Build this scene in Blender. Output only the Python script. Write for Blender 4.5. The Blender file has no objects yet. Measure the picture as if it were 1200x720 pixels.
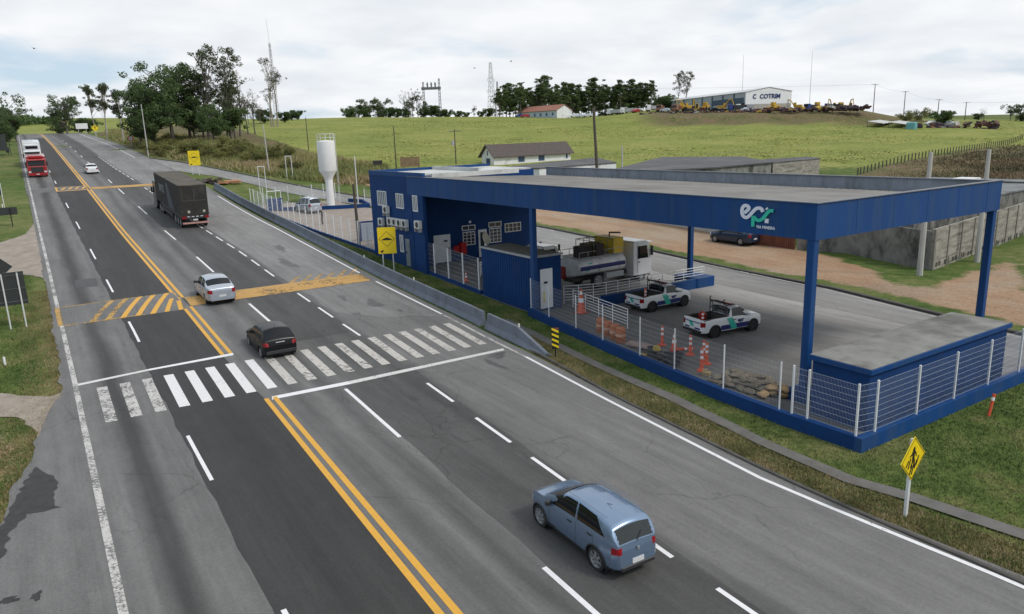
import bpy, math, random
import numpy as np
from mathutils import Vector, Matrix
R = math.radians
SC = bpy.context.scene
COL = SC.collection
# ---------------------------------------------------------------- camera
cam_d = bpy.data.cameras.new('camera'); cam = bpy.data.objects.new('camera', cam_d); COL.objects.link(cam)
SC.camera = cam
F_PX = 858.958
FW = Vector((0.52395847, 0.82038258, -0.2289977)); RT = Vector((0.83806201, -0.5445555, -0.0333373)); UP = Vector((0.1520513, 0.17444691, 0.97285594))
m = Matrix((RT, UP, -FW)).transposed().to_4x4(); m.translation = Vector((0, 0, 10)); cam.matrix_world = m
cam_d.sensor_width = 36; cam_d.lens = F_PX / 1200 * 36; cam_d.clip_start = .3; cam_d.clip_end = 20000
# ---------------------------------------------------------------- light
SUN_EL, SUN_AZ = 48, 150          # azimuth measured from +Y clockwise
w = bpy.data.worlds.new('World'); SC.world = w; w.use_nodes = True
nt = w.node_tree; nt.nodes.clear()
def N(t, **k):
    n = nt.nodes.new(t)
    for a, b in k.items(): setattr(n, a, b)
    return n
L = lambda a, b: nt.links.new(a, b)
sky = N('ShaderNodeTexSky', sky_type='NISHITA', sun_disc=False); sky.sun_elevation = R(SUN_EL); sky.sun_rotation = R(SUN_AZ)
tc = N('ShaderNodeTexCoord'); sep = N('ShaderNodeSeparateXYZ'); L(tc.outputs['Generated'], sep.inputs[0])
# clouds laid out on a plane high above: direction / (z + c)
add = N('ShaderNodeMath', operation='ADD'); L(sep.outputs['Z'], add.inputs[0]); add.inputs[1].default_value = .16
mx = N('ShaderNodeMath', operation='MAXIMUM'); L(add.outputs[0], mx.inputs[0]); mx.inputs[1].default_value = .06
dv = []
for ax in 'XY':
    d = N('ShaderNodeMath', operation='DIVIDE'); L(sep.outputs[ax], d.inputs[0]); L(mx.outputs[0], d.inputs[1]); dv.append(d)
cb = N('ShaderNodeCombineXYZ'); L(dv[0].outputs[0], cb.inputs[0]); L(dv[1].outputs[0], cb.inputs[1])
n1 = N('ShaderNodeTexNoise'); n1.inputs['Scale'].default_value = .95; n1.inputs['Detail'].default_value = 9; n1.inputs['Roughness'].default_value = .5; n1.inputs['Distortion'].default_value = .15
mp = N('ShaderNodeMapping'); mp.inputs['Location'].default_value = (3.1, 1.7, 0); L(cb.outputs[0], mp.inputs[0]); L(mp.outputs[0], n1.inputs['Vector'])
# cover rises towards the right-hand side of the view
cov = N('ShaderNodeMapRange'); L(sep.outputs['X'], cov.inputs[0]); cov.inputs[1].default_value = -.25; cov.inputs[2].default_value = .55; cov.inputs[3].default_value = -.03; cov.inputs[4].default_value = .16
sm = N('ShaderNodeMath', operation='ADD'); L(n1.outputs['Fac'], sm.inputs[0]); L(cov.outputs[0], sm.inputs[1])
cr = N('ShaderNodeValToRGB'); cr.color_ramp.elements[0].position = .42; cr.color_ramp.elements[1].position = .56; L(sm.outputs[0], cr.inputs[0])
n2 = N('ShaderNodeTexNoise'); n2.inputs['Scale'].default_value = 1.9; n2.inputs['Detail'].default_value = 8; n2.inputs['Distortion'].default_value = .1
mp2 = N('ShaderNodeMapping'); mp2.inputs['Location'].default_value = (9, 4, 0); L(cb.outputs[0], mp2.inputs[0]); L(mp2.outputs[0], n2.inputs['Vector'])
cc = N('ShaderNodeValToRGB'); e = cc.color_ramp.elements
e[0].position = .3; e[0].color = (5.7, 6.0, 6.4, 1); e[1].position = .62; e[1].color = (6.9, 7.05, 7.2, 1); L(n2.outputs['Fac'], cc.inputs[0])
# thin veil over the blue too
veil = N('ShaderNodeMixRGB'); veil.inputs[0].default_value = .82; L(sky.outputs[0], veil.inputs[1]); veil.inputs[2].default_value = (4.1, 5.1, 6.1, 1)
mxs = N('ShaderNodeMixRGB'); L(cr.outputs[0], mxs.inputs[0]); L(veil.outputs[0], mxs.inputs[1]); L(cc.outputs[0], mxs.inputs[2])
bg = N('ShaderNodeBackground'); L(mxs.outputs[0], bg.inputs[0]); bg.inputs[1].default_value = .1
out = N('ShaderNodeOutputWorld'); L(bg.outputs[0], out.inputs[0])
sd = bpy.data.lights.new('sun', 'SUN'); sd.energy = 1.4; sd.angle = R(12); sd.color = (1, .96, .9)
so = bpy.data.objects.new('sun', sd); COL.objects.link(so)
sv = Vector((math.sin(R(SUN_AZ)) * math.cos(R(SUN_EL)), math.cos(R(SUN_AZ)) * math.cos(R(SUN_EL)), math.sin(R(SUN_EL))))
so.rotation_euler = (-sv).to_track_quat('-Z', 'Y').to_euler(); so.location = (0, 0, 60)
vs = SC.view_settings; vs.view_transform = 'Standard'; vs.look = 'None'; vs.exposure = .45; vs.gamma = 1; vs.use_curve_mapping = False
# ---------------------------------------------------------------- materials
def lin(r, g, b): return tuple(((c / 255) / 12.92 if c / 255 <= .04045 else ((c / 255 + .055) / 1.055) ** 2.4) for c in (r, g, b))
MATS = {}
def mat(name, col, rough=.7, var=.15, scale=3., metal=0., bump=0., spec=None, stretch=None, dirt=None, emis=None, coat=0, fine=0):
    """procedural material: colour varied by two octaves of noise, optional stains, optional bump"""
    if name in MATS: return MATS[name]
    M = bpy.data.materials.new(name); M.use_nodes = True; t = M.node_tree; b = t.nodes['Principled BSDF']
    b.inputs['Roughness'].default_value = rough; b.inputs['Metallic'].default_value = metal
    if spec is not None: b.inputs['Specular IOR Level'].default_value = spec
    if coat: b.inputs['Coat Weight'].default_value = coat; b.inputs['Coat Roughness'].default_value = .08
    tcn = t.nodes.new('ShaderNodeTexCoord'); vec = tcn.outputs['Object']
    if stretch:
        mpn = t.nodes.new('ShaderNodeMapping'); mpn.inputs['Scale'].default_value = stretch; t.links.new(vec, mpn.inputs[0]); vec = mpn.outputs[0]
    nz = t.nodes.new('ShaderNodeTexNoise'); nz.inputs['Scale'].default_value = scale; nz.inputs['Detail'].default_value = 6; nz.inputs['Roughness'].default_value = .6
    t.links.new(vec, nz.inputs['Vector'])
    mr = t.nodes.new('ShaderNodeMapRange'); mr.inputs[1].default_value = .25; mr.inputs[2].default_value = .75; mr.inputs[3].default_value = 1 - var; mr.inputs[4].default_value = 1 + var
    t.links.new(nz.outputs['Fac'], mr.inputs[0])
    mixn = t.nodes.new('ShaderNodeMixRGB'); mixn.blend_type = 'MULTIPLY'; mixn.inputs[0].default_value = 1; mixn.inputs[1].default_value = (*col, 1)
    t.links.new(mr.outputs[0], mixn.inputs[2]); src = mixn.outputs[0]
    if fine:
        nf = t.nodes.new('ShaderNodeTexNoise'); nf.inputs['Scale'].default_value = 55; nf.inputs['Detail'].default_value = 3; t.links.new(tcn.outputs['Object'], nf.inputs['Vector'])
        mf = t.nodes.new('ShaderNodeMapRange'); mf.inputs[1].default_value = .3; mf.inputs[2].default_value = .7; mf.inputs[3].default_value = 1 - fine; mf.inputs[4].default_value = 1 + fine
        t.links.new(nf.outputs['Fac'], mf.inputs[0]); m3 = t.nodes.new('ShaderNodeMixRGB'); m3.blend_type = 'MULTIPLY'; m3.inputs[0].default_value = 1
        t.links.new(src, m3.inputs[1]); t.links.new(mf.outputs[0], m3.inputs[2]); src = m3.outputs[0]
    if dirt:
        dcol, dscale, lo, hi = dirt[:4]
        n3 = t.nodes.new('ShaderNodeTexNoise'); n3.inputs['Scale'].default_value = dscale; n3.inputs['Detail'].default_value = 8; n3.inputs['Roughness'].default_value = .65
        v2 = tcn.outputs['Object']
        if len(dirt) > 4:
            mq = t.nodes.new('ShaderNodeMapping'); mq.inputs['Scale'].default_value = dirt[4]; t.links.new(v2, mq.inputs[0]); v2 = mq.outputs[0]
        t.links.new(v2, n3.inputs['Vector'])
        m2 = t.nodes.new('ShaderNodeMapRange'); m2.inputs[1].default_value = lo; m2.inputs[2].default_value = hi; t.links.new(n3.outputs['Fac'], m2.inputs[0])
        x2 = t.nodes.new('ShaderNodeMixRGB'); t.links.new(m2.outputs[0], x2.inputs[0]); t.links.new(src, x2.inputs[1]); x2.inputs[2].default_value = (*dcol, 1); src = x2.outputs[0]
    t.links.new(src, b.inputs['Base Color'])
    if bump:
        bn = t.nodes.new('ShaderNodeBump'); bn.inputs['Strength'].default_value = min(1, bump); bn.inputs['Distance'].default_value = .02 if bump <= 1 else .02 * bump
        t.links.new(nz.outputs['Fac'], bn.inputs['Height']); t.links.new(bn.outputs[0], b.inputs['Normal'])
    if emis:
        b.inputs['Emission Color'].default_value = (*col, 1); b.inputs['Emission Strength'].default_value = emis
    MATS[name] = M; return M
# ---------------------------------------------------------------- mesh builder
class MB:
    def __init__(s): s.v = []; s.f = []
    def add(s, vs, fs):
        o = len(s.v); s.v += [tuple(float(c) for c in p) for p in vs]; s.f += [tuple(i + o for i in f) for f in fs]; return s
    def box(s, x0, x1, y0, y1, z0, z1, bev=0.):
        if bev > 0:
            b = min(bev, abs(x1 - x0) * .45, abs(y1 - y0) * .45, abs(z1 - z0) * .45); vs = []; 
            # chamfered in plan and at the top
            def ring(i, z): return [(x0 + i, y0, z), (x1 - i, y0, z), (x1, y0 + i, z), (x1, y1 - i, z), (x1 - i, y1, z), (x0 + i, y1, z), (x0, y1 - i, z), (x0, y0 + i, z)]
            def ring2(z): return [(x0 + b * 1.6, y0 + b * .6, z), (x1 - b * 1.6, y0 + b * .6, z), (x1 - b * .6, y0 + b * 1.6, z), (x1 - b * .6, y1 - b * 1.6, z), (x1 - b * 1.6, y1 - b * .6, z), (x0 + b * 1.6, y1 - b * .6, z), (x0 + b * .6, y1 - b * 1.6, z), (x0 + b * .6, y0 + b * 1.6, z)]
            rs = [ring2(z0), ring(b, z0 + b * .6), ring(b, z1 - b * .6), ring2(z1)]
            for r in rs: vs += r
            fs = [tuple(range(7, -1, -1)), tuple(range(24, 32))]
            for k in range(3):
                for i in range(8):
                    j = (i + 1) % 8; fs.append((k * 8 + i, k * 8 + j, k * 8 + 8 + j, k * 8 + 8 + i))
            return s.add(vs, fs)
        return s.add([(x0, y0, z0), (x1, y0, z0), (x1, y1, z0), (x0, y1, z0), (x0, y0, z1), (x1, y0, z1), (x1, y1, z1), (x0, y1, z1)],
                     [(0, 3, 2, 1), (4, 5, 6, 7), (0, 1, 5, 4), (1, 2, 6, 5), (2, 3, 7, 6), (3, 0, 4, 7)])
    def cbox(s, c, sz, rz=0., rx=0., ry=0.):
        h = [q / 2 for q in sz]; Mx = Matrix.Rotation(rz, 3, 'Z') @ Matrix.Rotation(ry, 3, 'Y') @ Matrix.Rotation(rx, 3, 'X'); C = Vector(c)
        vs = [C + Mx @ Vector((a * h[0], b * h[1], d * h[2])) for d in (-1, 1) for a, b in ((-1, -1), (1, -1), (1, 1), (-1, 1))]
        return s.add(vs, [(0, 3, 2, 1), (4, 5, 6, 7), (0, 1, 5, 4), (1, 2, 6, 5), (2, 3, 7, 6), (3, 0, 4, 7)])
    def tube(s, pts, r, n=8, cap=True):
        """swept tube; r may be a list"""
        pts = [Vector(p) for p in pts]; k = len(pts); rs = r if isinstance(r, (list, tuple)) else [r] * k
        vs = []; fs = []; a = None
        for i, p in enumerate(pts):
            d = (pts[min(i + 1, k - 1)] - pts[max(i - 1, 0)]).normalized()
            if a is None: a = d.orthogonal().normalized()
            a = (a - d * a.dot(d)).normalized(); b = d.cross(a)
            for j in range(n):
                t = 2 * math.pi * (j + .5) / n; vs.append(p + (a * math.cos(t) + b * math.sin(t)) * rs[i])
        for i in range(k - 1):
            for j in range(n): fs.append((i * n + j, i * n + (j + 1) % n, (i + 1) * n + (j + 1) % n, (i + 1) * n + j))
        if cap: fs += [tuple(range(n - 1, -1, -1)), tuple(range((k - 1) * n, k * n))]
        return s.add(vs, fs)
    def lathe(s, prof, c=(0, 0, 0), axis='Z', n=24, cap=True):
        """prof: list of (radius, height) about an axis through c"""
        vs = []; fs = []; k = len(prof)
        for r, h in prof:
            for j in range(n):
                t = 2 * math.pi * j / n; a, b = r * math.cos(t), r * math.sin(t)
                p = (a, b, h) if axis == 'Z' else ((h, a, b) if axis == 'X' else (b, h, a)); vs.append((c[0] + p[0], c[1] + p[1], c[2] + p[2]))
        for i in range(k - 1):
            for j in range(n): fs.append((i * n + j, i * n + (j + 1) % n, (i + 1) * n + (j + 1) % n, (i + 1) * n + j))
        if cap and prof[0][0] > 1e-4: fs.append(tuple(range(n - 1, -1, -1)))
        if cap and prof[-1][0] > 1e-4: fs.append(tuple(range((k - 1) * n, k * n)))
        return s.add(vs, fs)
    def prism(s, poly, a, b):
        """poly: list of 3D points (planar loop); extruded from offset a to offset b (vectors)"""
        a = Vector(a); b = Vector(b); n = len(poly); vs = [Vector(p) + a for p in poly] + [Vector(p) + b for p in poly]
        return s.add(vs, [tuple(range(n - 1, -1, -1)), tuple(range(n, 2 * n))] + [(i, (i + 1) % n, n + (i + 1) % n, n + i) for i in range(n)])
    def grid(s, P):
        r, c = len(P), len(P[0]); vs = [p for row in P for p in row]
        return s.add(vs, [(i * c + j, i * c + j + 1, (i + 1) * c + j + 1, (i + 1) * c + j) for i in range(r - 1) for j in range(c - 1)])
    def build(s, name, m, parent=None, smooth=False, world=None, fixn=True):
        vs = s.v
        if world is None and parent is not None and parent.get('_w'): world = True
        if world and parent is not None:
            o = parent; ox, oy, oz = 0, 0, 0
            while o is not None: ox += o.location.x; oy += o.location.y; oz += o.location.z; o = o.parent
            vs = [(x - ox, y - oy, z - oz) for x, y, z in vs]
        me = bpy.data.meshes.new(name); me.from_pydata(vs, [], s.f); me.update()
        if fixn and len(s.f) < 60000:
            import bmesh
            bm = bmesh.new(); bm.from_mesh(me); bmesh.ops.recalc_face_normals(bm, faces=bm.faces); bm.to_mesh(me); bm.free()
        if m is not None: me.materials.append(m)
        if smooth:
            me.polygons.foreach_set('use_smooth', [True] * len(me.polygons))
            try: me.set_sharp_from_angle(angle=R(40 if smooth is True else smooth))
            except Exception: pass
        o = bpy.data.objects.new(name, me); COL.objects.link(o)
        if parent is not None:
            o.parent = parent
            if parent.get('_w'): o['_w'] = 1
        return o
def tag(o, label=None, cat=None, group=None, kind=None):
    if label: o['label'] = label
    if cat: o['category'] = cat
    if group: o['group'] = group
    if kind: o['kind'] = kind
    return o
def thing(name, label, cat, loc=(0, 0, 0), rz=0., group=None, world=False):
    o = bpy.data.objects.new(name, None); COL.objects.link(o); o.location = loc; o.rotation_euler = (0, 0, rz); o.empty_display_size = .2
    tag(o, label, cat, group)
    if world: o['_w'] = 1      # parts are given in world coordinates
    return o
def struct(o): o['kind'] = 'structure'; return o
def copy_tree(o, parent=None):
    c = o.copy(); COL.objects.link(c); c.parent = parent
    if parent is None and o.parent is None: c.parent = None
    for ch in list(o.children): copy_tree(ch, c)
    return c
def dup(o, loc, rz=None, label=None, group=None, scale=None):
    c = copy_tree(o); c.location = loc
    if rz is not None: c.rotation_euler = (0, 0, rz)
    if label: c['label'] = label
    if group: c['group'] = group
    if scale: c.scale = (scale,) * 3 if not isinstance(scale, tuple) else scale
    return c
FONT = None
def text_mb(txt, size, depth=.01, bold=0., extr=True):
    """letters as mesh (XY plane, baseline at origin), returned as MB"""
    cu = bpy.data.curves.new('t', 'FONT'); cu.body = txt; cu.size = size; cu.extrude = depth; cu.offset = bold; cu.align_x = 'CENTER'; cu.resolution_u = 3
    ob = bpy.data.objects.new('t', cu); COL.objects.link(ob); dg = bpy.context.evaluated_depsgraph_get(); me = bpy.data.meshes.new_from_object(ob.evaluated_get(dg))
    mb = MB(); mb.add([tuple(v.co) for v in me.vertices], [tuple(p.vertices) for p in me.polygons])
    bpy.data.objects.remove(ob); bpy.data.curves.remove(cu); bpy.data.meshes.remove(me); return mb
def xf(mb, M4):
    mb.v = [tuple(M4 @ Vector(p)) for p in mb.v]; return mb
# ---------------------------------------------------------------- terrain
def sstep(t): t = np.clip(t, 0, 1); return t * t * (3 - 2 * t)
_y = np.arange(-400, 1200, 1.)
_zr = np.interp(_y, [-400, 33, 49, 79, 118, 139, 175, 218, 260, 295, 330, 360, 420, 520, 700, 1200], [0, 0, .65, 2.1, 4.9, 6.4, 8.6, 11.2, 13.3, 15, 16.1, 16.3, 14.5, 9, 2, 0])
_k = np.hanning(15); _k /= _k.sum(); _zr = np.convolve(np.pad(_zr, 7, 'edge'), _k, 'valid')
_zy = np.interp(_y, [-400, 36, 45, 50, 60, 71, 80, 90, 95, 105, 115, 135, 148, 162], [0, 0, .35, .6, .9, 1.15, 1.45, 1.8, 2.1, 3.0, 4.2, 6.0, 7.0, 7.8])
_zy = np.where(_y > 162, _zr, _zy); _k = np.hanning(9); _k /= _k.sum(); _zy = np.convolve(np.pad(_zy, 4, 'edge'), _k, 'valid')
def zr(y): return np.interp(y, _y, _zr)
def zy(y): return np.interp(y, _y, _zy)
RE = np.array([(-400, 14), (-40, 15.2), (0, 16.9), (6, 16.85), (12.4, 16.5), (20.4, 17.2), (27, 17.9), (35, 18.5), (46.5, 18.7), (60, 19.1), (74, 19.5), (92, 19.6), (110, 20), (162, 20), (190, 20), (240, 19.2), (295, 18.4), (340, 18), (1200, 18)])
LE = np.array([(-400, .3), (16.7, .26), (36, .27), (67, .1), (118, -.26), (139, -.46), (175, -.61), (218, -.81), (295, -1.15), (340, -1.6), (420, -4), (1200, -60)])
YE = np.array([(-400, 3), (-40, 4.3), (5, 5.8), (12.5, 6.13), (29, 6.76), (36, 6.66), (50, 6.75), (80, 6.64), (118, 6.39), (139, 6.2), (175, 6.04), (218, 5.84), (295, 5.5), (340, 5), (420, 2), (1200, -54)])
def re_(y): return np.interp(y, RE[:, 0], RE[:, 1])
def le_(y): return np.interp(y, LE[:, 0], LE[:, 1])
def ye_(y): return np.interp(y, YE[:, 0], YE[:, 1])
CAMP_V = Vector((0, 0, 10)); CAMP = np.array([0, 0, 10.]); _F, _R, _U = (np.array(q) for q in (FW, RT, UP))
def ray(px, py): return _F * F_PX + _R * (px - 600) - _U * (py - 360)
def D(px, py, d):                       # point on the sight line at forward distance d
    return CAMP + ray(px, py) * (d / F_PX)
def onZ(px, py, z): r = ray(px, py); return CAMP + r * ((z - 10) / r[2])
def onX(px, py, x): r = ray(px, py); return CAMP + r * (x / r[0])
def onY(px, py, y): r = ray(px, py); return CAMP + r * (y / r[1])
ctl = []
for px, py, d in [(300, 176, 140), (300, 165, 170), (350, 192, 128), (350, 178, 150), (400, 196, 132), (400, 170, 175), (470, 190, 140),
                  (500, 178, 160), (600, 190, 150), (600, 165, 215), (700, 165, 215), (800, 188, 145), (800, 160, 225), (900, 178, 165), (1000, 205, 110), (1000, 165, 200), (1100, 190, 122), (1100, 160, 210),
                  (1190, 170, 190), (1200, 200, 112), (1230, 200, 110), (1300, 190, 110), (1300, 150, 300), (1400, 150, 250),
                  (300, 141, 330), (360, 139, 330), (420, 138, 330), (500, 137, 330), (600, 137, 330), (700, 137, 325), (800, 137, 320), (900, 136, 320), (1000, 137, 320), (1100, 141, 320), (1180, 143, 320), (1250, 142, 330),
                  (320, 145, 430), (420, 145, 430), (600, 142, 430), (800, 141, 430), (1000, 140, 430), (1150, 140, 430), (1300, 138, 430)]:
    ctl.append(D(px, py, d))
for px, py, d in [(-60, 150, 800), (0, 146, 800), (40, 141, 760), (75, 138, 720), (100, 139, 700), (130, 140, 700), (60, 150, 560), (20, 155, 600), (200, 140, 900), (-200, 140, 900)]:
    ctl.append(D(px, py, d))
for y in (-60, 0, 30, 60, 80): ctl.append((50, y, float(zy(y)))); ctl.append((58, y, float(zy(y)) + .1))
for y in (-100, -40, 0, 40): ctl.append((95, y, .5)); ctl.append((150, y, 2.)); ctl.append((-40, y, 0)); ctl.append((-120, y, 0))
for y in (100, 130, 160, 200, 240, 280, 320): ctl.append((-35, y, float(zr(y)) + .3)); ctl.append((-110, y, float(zr(y)) + 2))
for y in (180, 220, 260, 300): ctl.append((26, y, float(zr(y)) + .4))
for y in (220, 260, 300): ctl.append((45, y, float(zr(y)) + 2.))
ctl.append((34, 176, 10.6))
for y in (170, 130, 110): ctl.append((30 + (170 - y) * .2, y, float(zy(y)) + .3)) if y < 170 else None
ctl.append((0, 450, 12.5)); ctl.append((20, 520, 9)); ctl.append((-30, 400, 14.))
for a in range(0, 360, 30): ctl.append((2600 * math.cos(R(a)), 2600 * math.sin(R(a)), 6.))
C3 = np.array(ctl, float); S0 = 100.
def _phi(d2): return np.sqrt(d2 / S0 ** 2 + .012)
_A = _phi(((C3[:, None, :2] - C3[None, :, :2]) ** 2).sum(-1)); n_ = len(C3)
_A = np.block([[_A - 6e-2 * np.eye(n_), np.ones((n_, 1))], [np.ones((1, n_)), np.zeros((1, 1))]])
_W = np.linalg.solve(_A, np.append(C3[:, 2], 0))
def Bf(x, y):
    x = np.asarray(x, float); y = np.asarray(y, float); sh = np.broadcast(x, y).shape; X = np.broadcast_to(x, sh).ravel(); Y = np.broadcast_to(y, sh).ravel(); o = np.empty(X.size)
    for i in range(0, X.size, 20000):
        d2 = (X[i:i + 20000, None] - C3[None, :, 0]) ** 2 + (Y[i:i + 20000, None] - C3[None, :, 1]) ** 2; o[i:i + 20000] = _phi(d2) @ _W[:-1] + _W[-1]
    return o.reshape(sh)
def H(x, y):
    x = np.asarray(x, float); y = np.asarray(y, float); b = Bf(x, y); far = sstep((np.hypot(x, y) - 1100) / 1200.); b = b * (1 - far) + 4 * far
    zh = zr(y); e = re_(y) + .7
    t1 = sstep((x - e) / np.maximum(22.2 - e, 1.6)); z = zh * (1 - t1) + zy(y) * t1
    x0 = np.interp(y, [0, 100, 130, 162, 400], [44, 44, 34, 21.5, 20]); t2 = sstep((x - x0) / 14.); z = z * (1 - t2) + b * t2
    t3 = sstep((-4 - x) / 22.); z = z * (1 - t3) + b * t3
    fw_ = x * .524 + y * .8204 + 2; lt = (x * .838 - y * .5446) / np.maximum(fw_, 1)   # bank under the scrap yard
    z = z + 3.1 * sstep((fw_ - 268) / 16) * sstep((lt - .09) / .12) * sstep((.52 - lt) / .05) * sstep((480 - fw_) / 80)
    t4 = sstep((y - 380) / 80.); z = z * (1 - t4) + b * t4
    return z
def Hs(x, y): return float(H(x, y))
def G(px, py, lift=0.):
    """where the sight line through a photo pixel meets the terrain"""
    r = ray(px, py); r = r / np.linalg.norm(r); t = np.concatenate([np.arange(8, 200, .5), np.arange(200, 1500, 2.)]); P = CAMP + r * t[:, None]; h = P[:, 2] - H(P[:, 0], P[:, 1]) - lift
    k = np.argmax(h < 0)
    if h[k] >= 0: return P[-1]
    a = h[k - 1] / (h[k - 1] - h[k]); q = P[k - 1] * (1 - a) + P[k] * a; return Vector(q)
def fnoise(x, y, s, seed=0):
    x = x / s; y = y / s; return (np.sin(x * 1.7 + y * .9 + seed) + np.sin(x * -.8 + y * 2.1 + seed * 2.3) + .6 * np.sin(x * 3.9 + 1.3 * y + seed) + .5 * np.sin(4.7 * y - 2.2 * x + seed * 3)) / 3.1
def inpoly(x, y, poly):
    r = np.zeros(np.shape(x), bool); n = len(poly)
    for i in range(n):
        x0, y0 = poly[i]; x1, y1 = poly[(i + 1) % n]
        c = ((y0 > y) != (y1 > y)); r ^= c & (x < (x1 - x0) * (y - y0) / (y1 - y0 + 1e-12) + x0)
    return r
# ground sheet: dense near, stretching out to the horizon
def axis(lo, hi, st, far, g=1.16):
    a = list(np.arange(lo, hi + .01, st)); s = st
    while a[-1] < far: s *= g; a.append(a[-1] + s)
    s = st
    while a[0] > -far: s *= g; a.insert(0, a[0] - s)
    return np.array(a)
gx = axis(-24, 110, .8, 9000); gy = axis(-2, 200, .9, 9000)
GX, GY = np.meshgrid(gx, gy); GZ = H(GX, GY)
micro = fnoise(GX, GY, 2.3, 1) * .03 + fnoise(GX, GY, 9, 4) * .06
onroad = (GX > le_(GY) - 3) & (GX < 46) & (GY < 165); GZ = GZ - .05 + np.where(onroad, 0, micro)
rough = sstep((GX - 44) / 40) * sstep((np.hypot(GX, GY) - 60) / 60); GZ += rough * (fnoise(GX, GY, 21, 2) * .35)
gm = MB(); gm.v = list(zip(GX.ravel().tolist(), GY.ravel().tolist(), GZ.ravel().tolist())); nc = len(gx)
gm.f = [(i * nc + j, i * nc + j + 1, (i + 1) * nc + j + 1, (i + 1) * nc + j) for i in range(len(gy) - 1) for j in range(nc - 1)]
# ground kinds stored per vertex: R dirt, G brown scrub, B pasture
PT = lambda *pp: [tuple(G(*p)[:2]) for p in pp]
nzv = fnoise(GX, GY, 3.1, 7) * .5 + fnoise(GX, GY, 1.3, 3) * .3
def soft(poly, blur=1.0):
    m_ = inpoly(GX + nzv * 1.2, GY + np.roll(nzv, 3, 0) * 1.2, poly).astype(float)
    return m_
dirt = np.zeros_like(GX)
road_e = [(42.6, 76), (42.9, 58), (42.7, 40), (41.6, 25), (40, 19.5), (37.2, 10), (33, 0), (26, -14)]
dirt_poly = road_e + [(60, -14), (70, 8)] + PT((1200, 350), (1200, 285), (1150, 318), (1090, 340), (1040, 330), (985, 300), (900, 285), (800, 262), (700, 245)) + [(52, 78), (48, 110), (43, 112)]
dirt = np.maximum(dirt, soft(dirt_poly))
# strip of grass along the kerb and tufts by the wall
strip = soft(road_e + [(b[0] + 1.1, b[1]) for b in road_e[::-1]]); dirt = dirt * (1 - .85 * strip)
dirt = np.maximum(dirt, soft(PT((405, 195), (436, 207), (440, 218), (425, 215)), .6))
# left side: worn mouths of the side tracks
dirt = np.maximum(dirt, .62 * inpoly(GX, GY, [(-3.4, 17), (-1.9, 25.5), (-1.2, 28.5), (-1.3, 31.5), (-2.6, 33), (-5, 31), (-6, 17)]))
dist = np.hypot(GX, GY)
bank = sstep((GX - np.interp(GY, [60, 100, 135, 162, 400], [46, 43, 31, 23, 22])) / 3) * (GX < 400)
past = np.maximum(bank * sstep((dist - 118) / 30), (GY > 420) * 1.)
brown = np.zeros_like(GX)
bkp = PT((262, 146), (300, 158), (345, 172), (395, 190), (430, 203), (440, 222), (330, 207), (250, 196), (175, 184)) + [(20.5, 165), (20.5, 330), (60, 330)]
bk = inpoly(GX, GY, bkp).astype(float)
brown = np.maximum(brown, bk * np.clip(.75 + nzv, 0, 1))
rb = PT((1000, 207), (1060, 190), (1130, 176), (1200, 166)); rb = rb + [(rb[-1][0] + 200, rb[-1][1] - 60), (200, 0), (90, 0), (90, 40)]
rbm = inpoly(GX, GY, rb).astype(float); brown = np.maximum(brown, rbm * .9); past *= (1 - rbm) * (1 - bk)
scr = [tuple(D(x_, y_, d_)[:2]) for x_, y_, d_ in ((752, 138, 262), (1020, 139, 262), (1180, 140, 262), (1180, 138, 300), (1015, 135, 335), (752, 135, 335))]; brown = np.maximum(brown, inpoly(GX, GY, scr).astype(float))
def blur(a, n=2):
    for _ in range(n): a = (a + np.roll(a, 1, 0) + np.roll(a, -1, 0) + np.roll(a, 1, 1) + np.roll(a, -1, 1)) / 5
    return a
dirt = blur(dirt, 3); brown = blur(brown, 6); past = blur(past, 4)
ve = rgm = gm.build('ground', None, fixn=False); struct(ve)
ca = ve.data.color_attributes.new('kinds', 'FLOAT_COLOR', 'POINT'); arr = np.stack([dirt.ravel(), brown.ravel(), past.ravel(), np.ones(dirt.size)], 1).astype(np.float32); ca.data.foreach_set('color', arr.ravel())
ve.data.polygons.foreach_set('use_smooth', [True] * len(ve.data.polygons))
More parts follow.
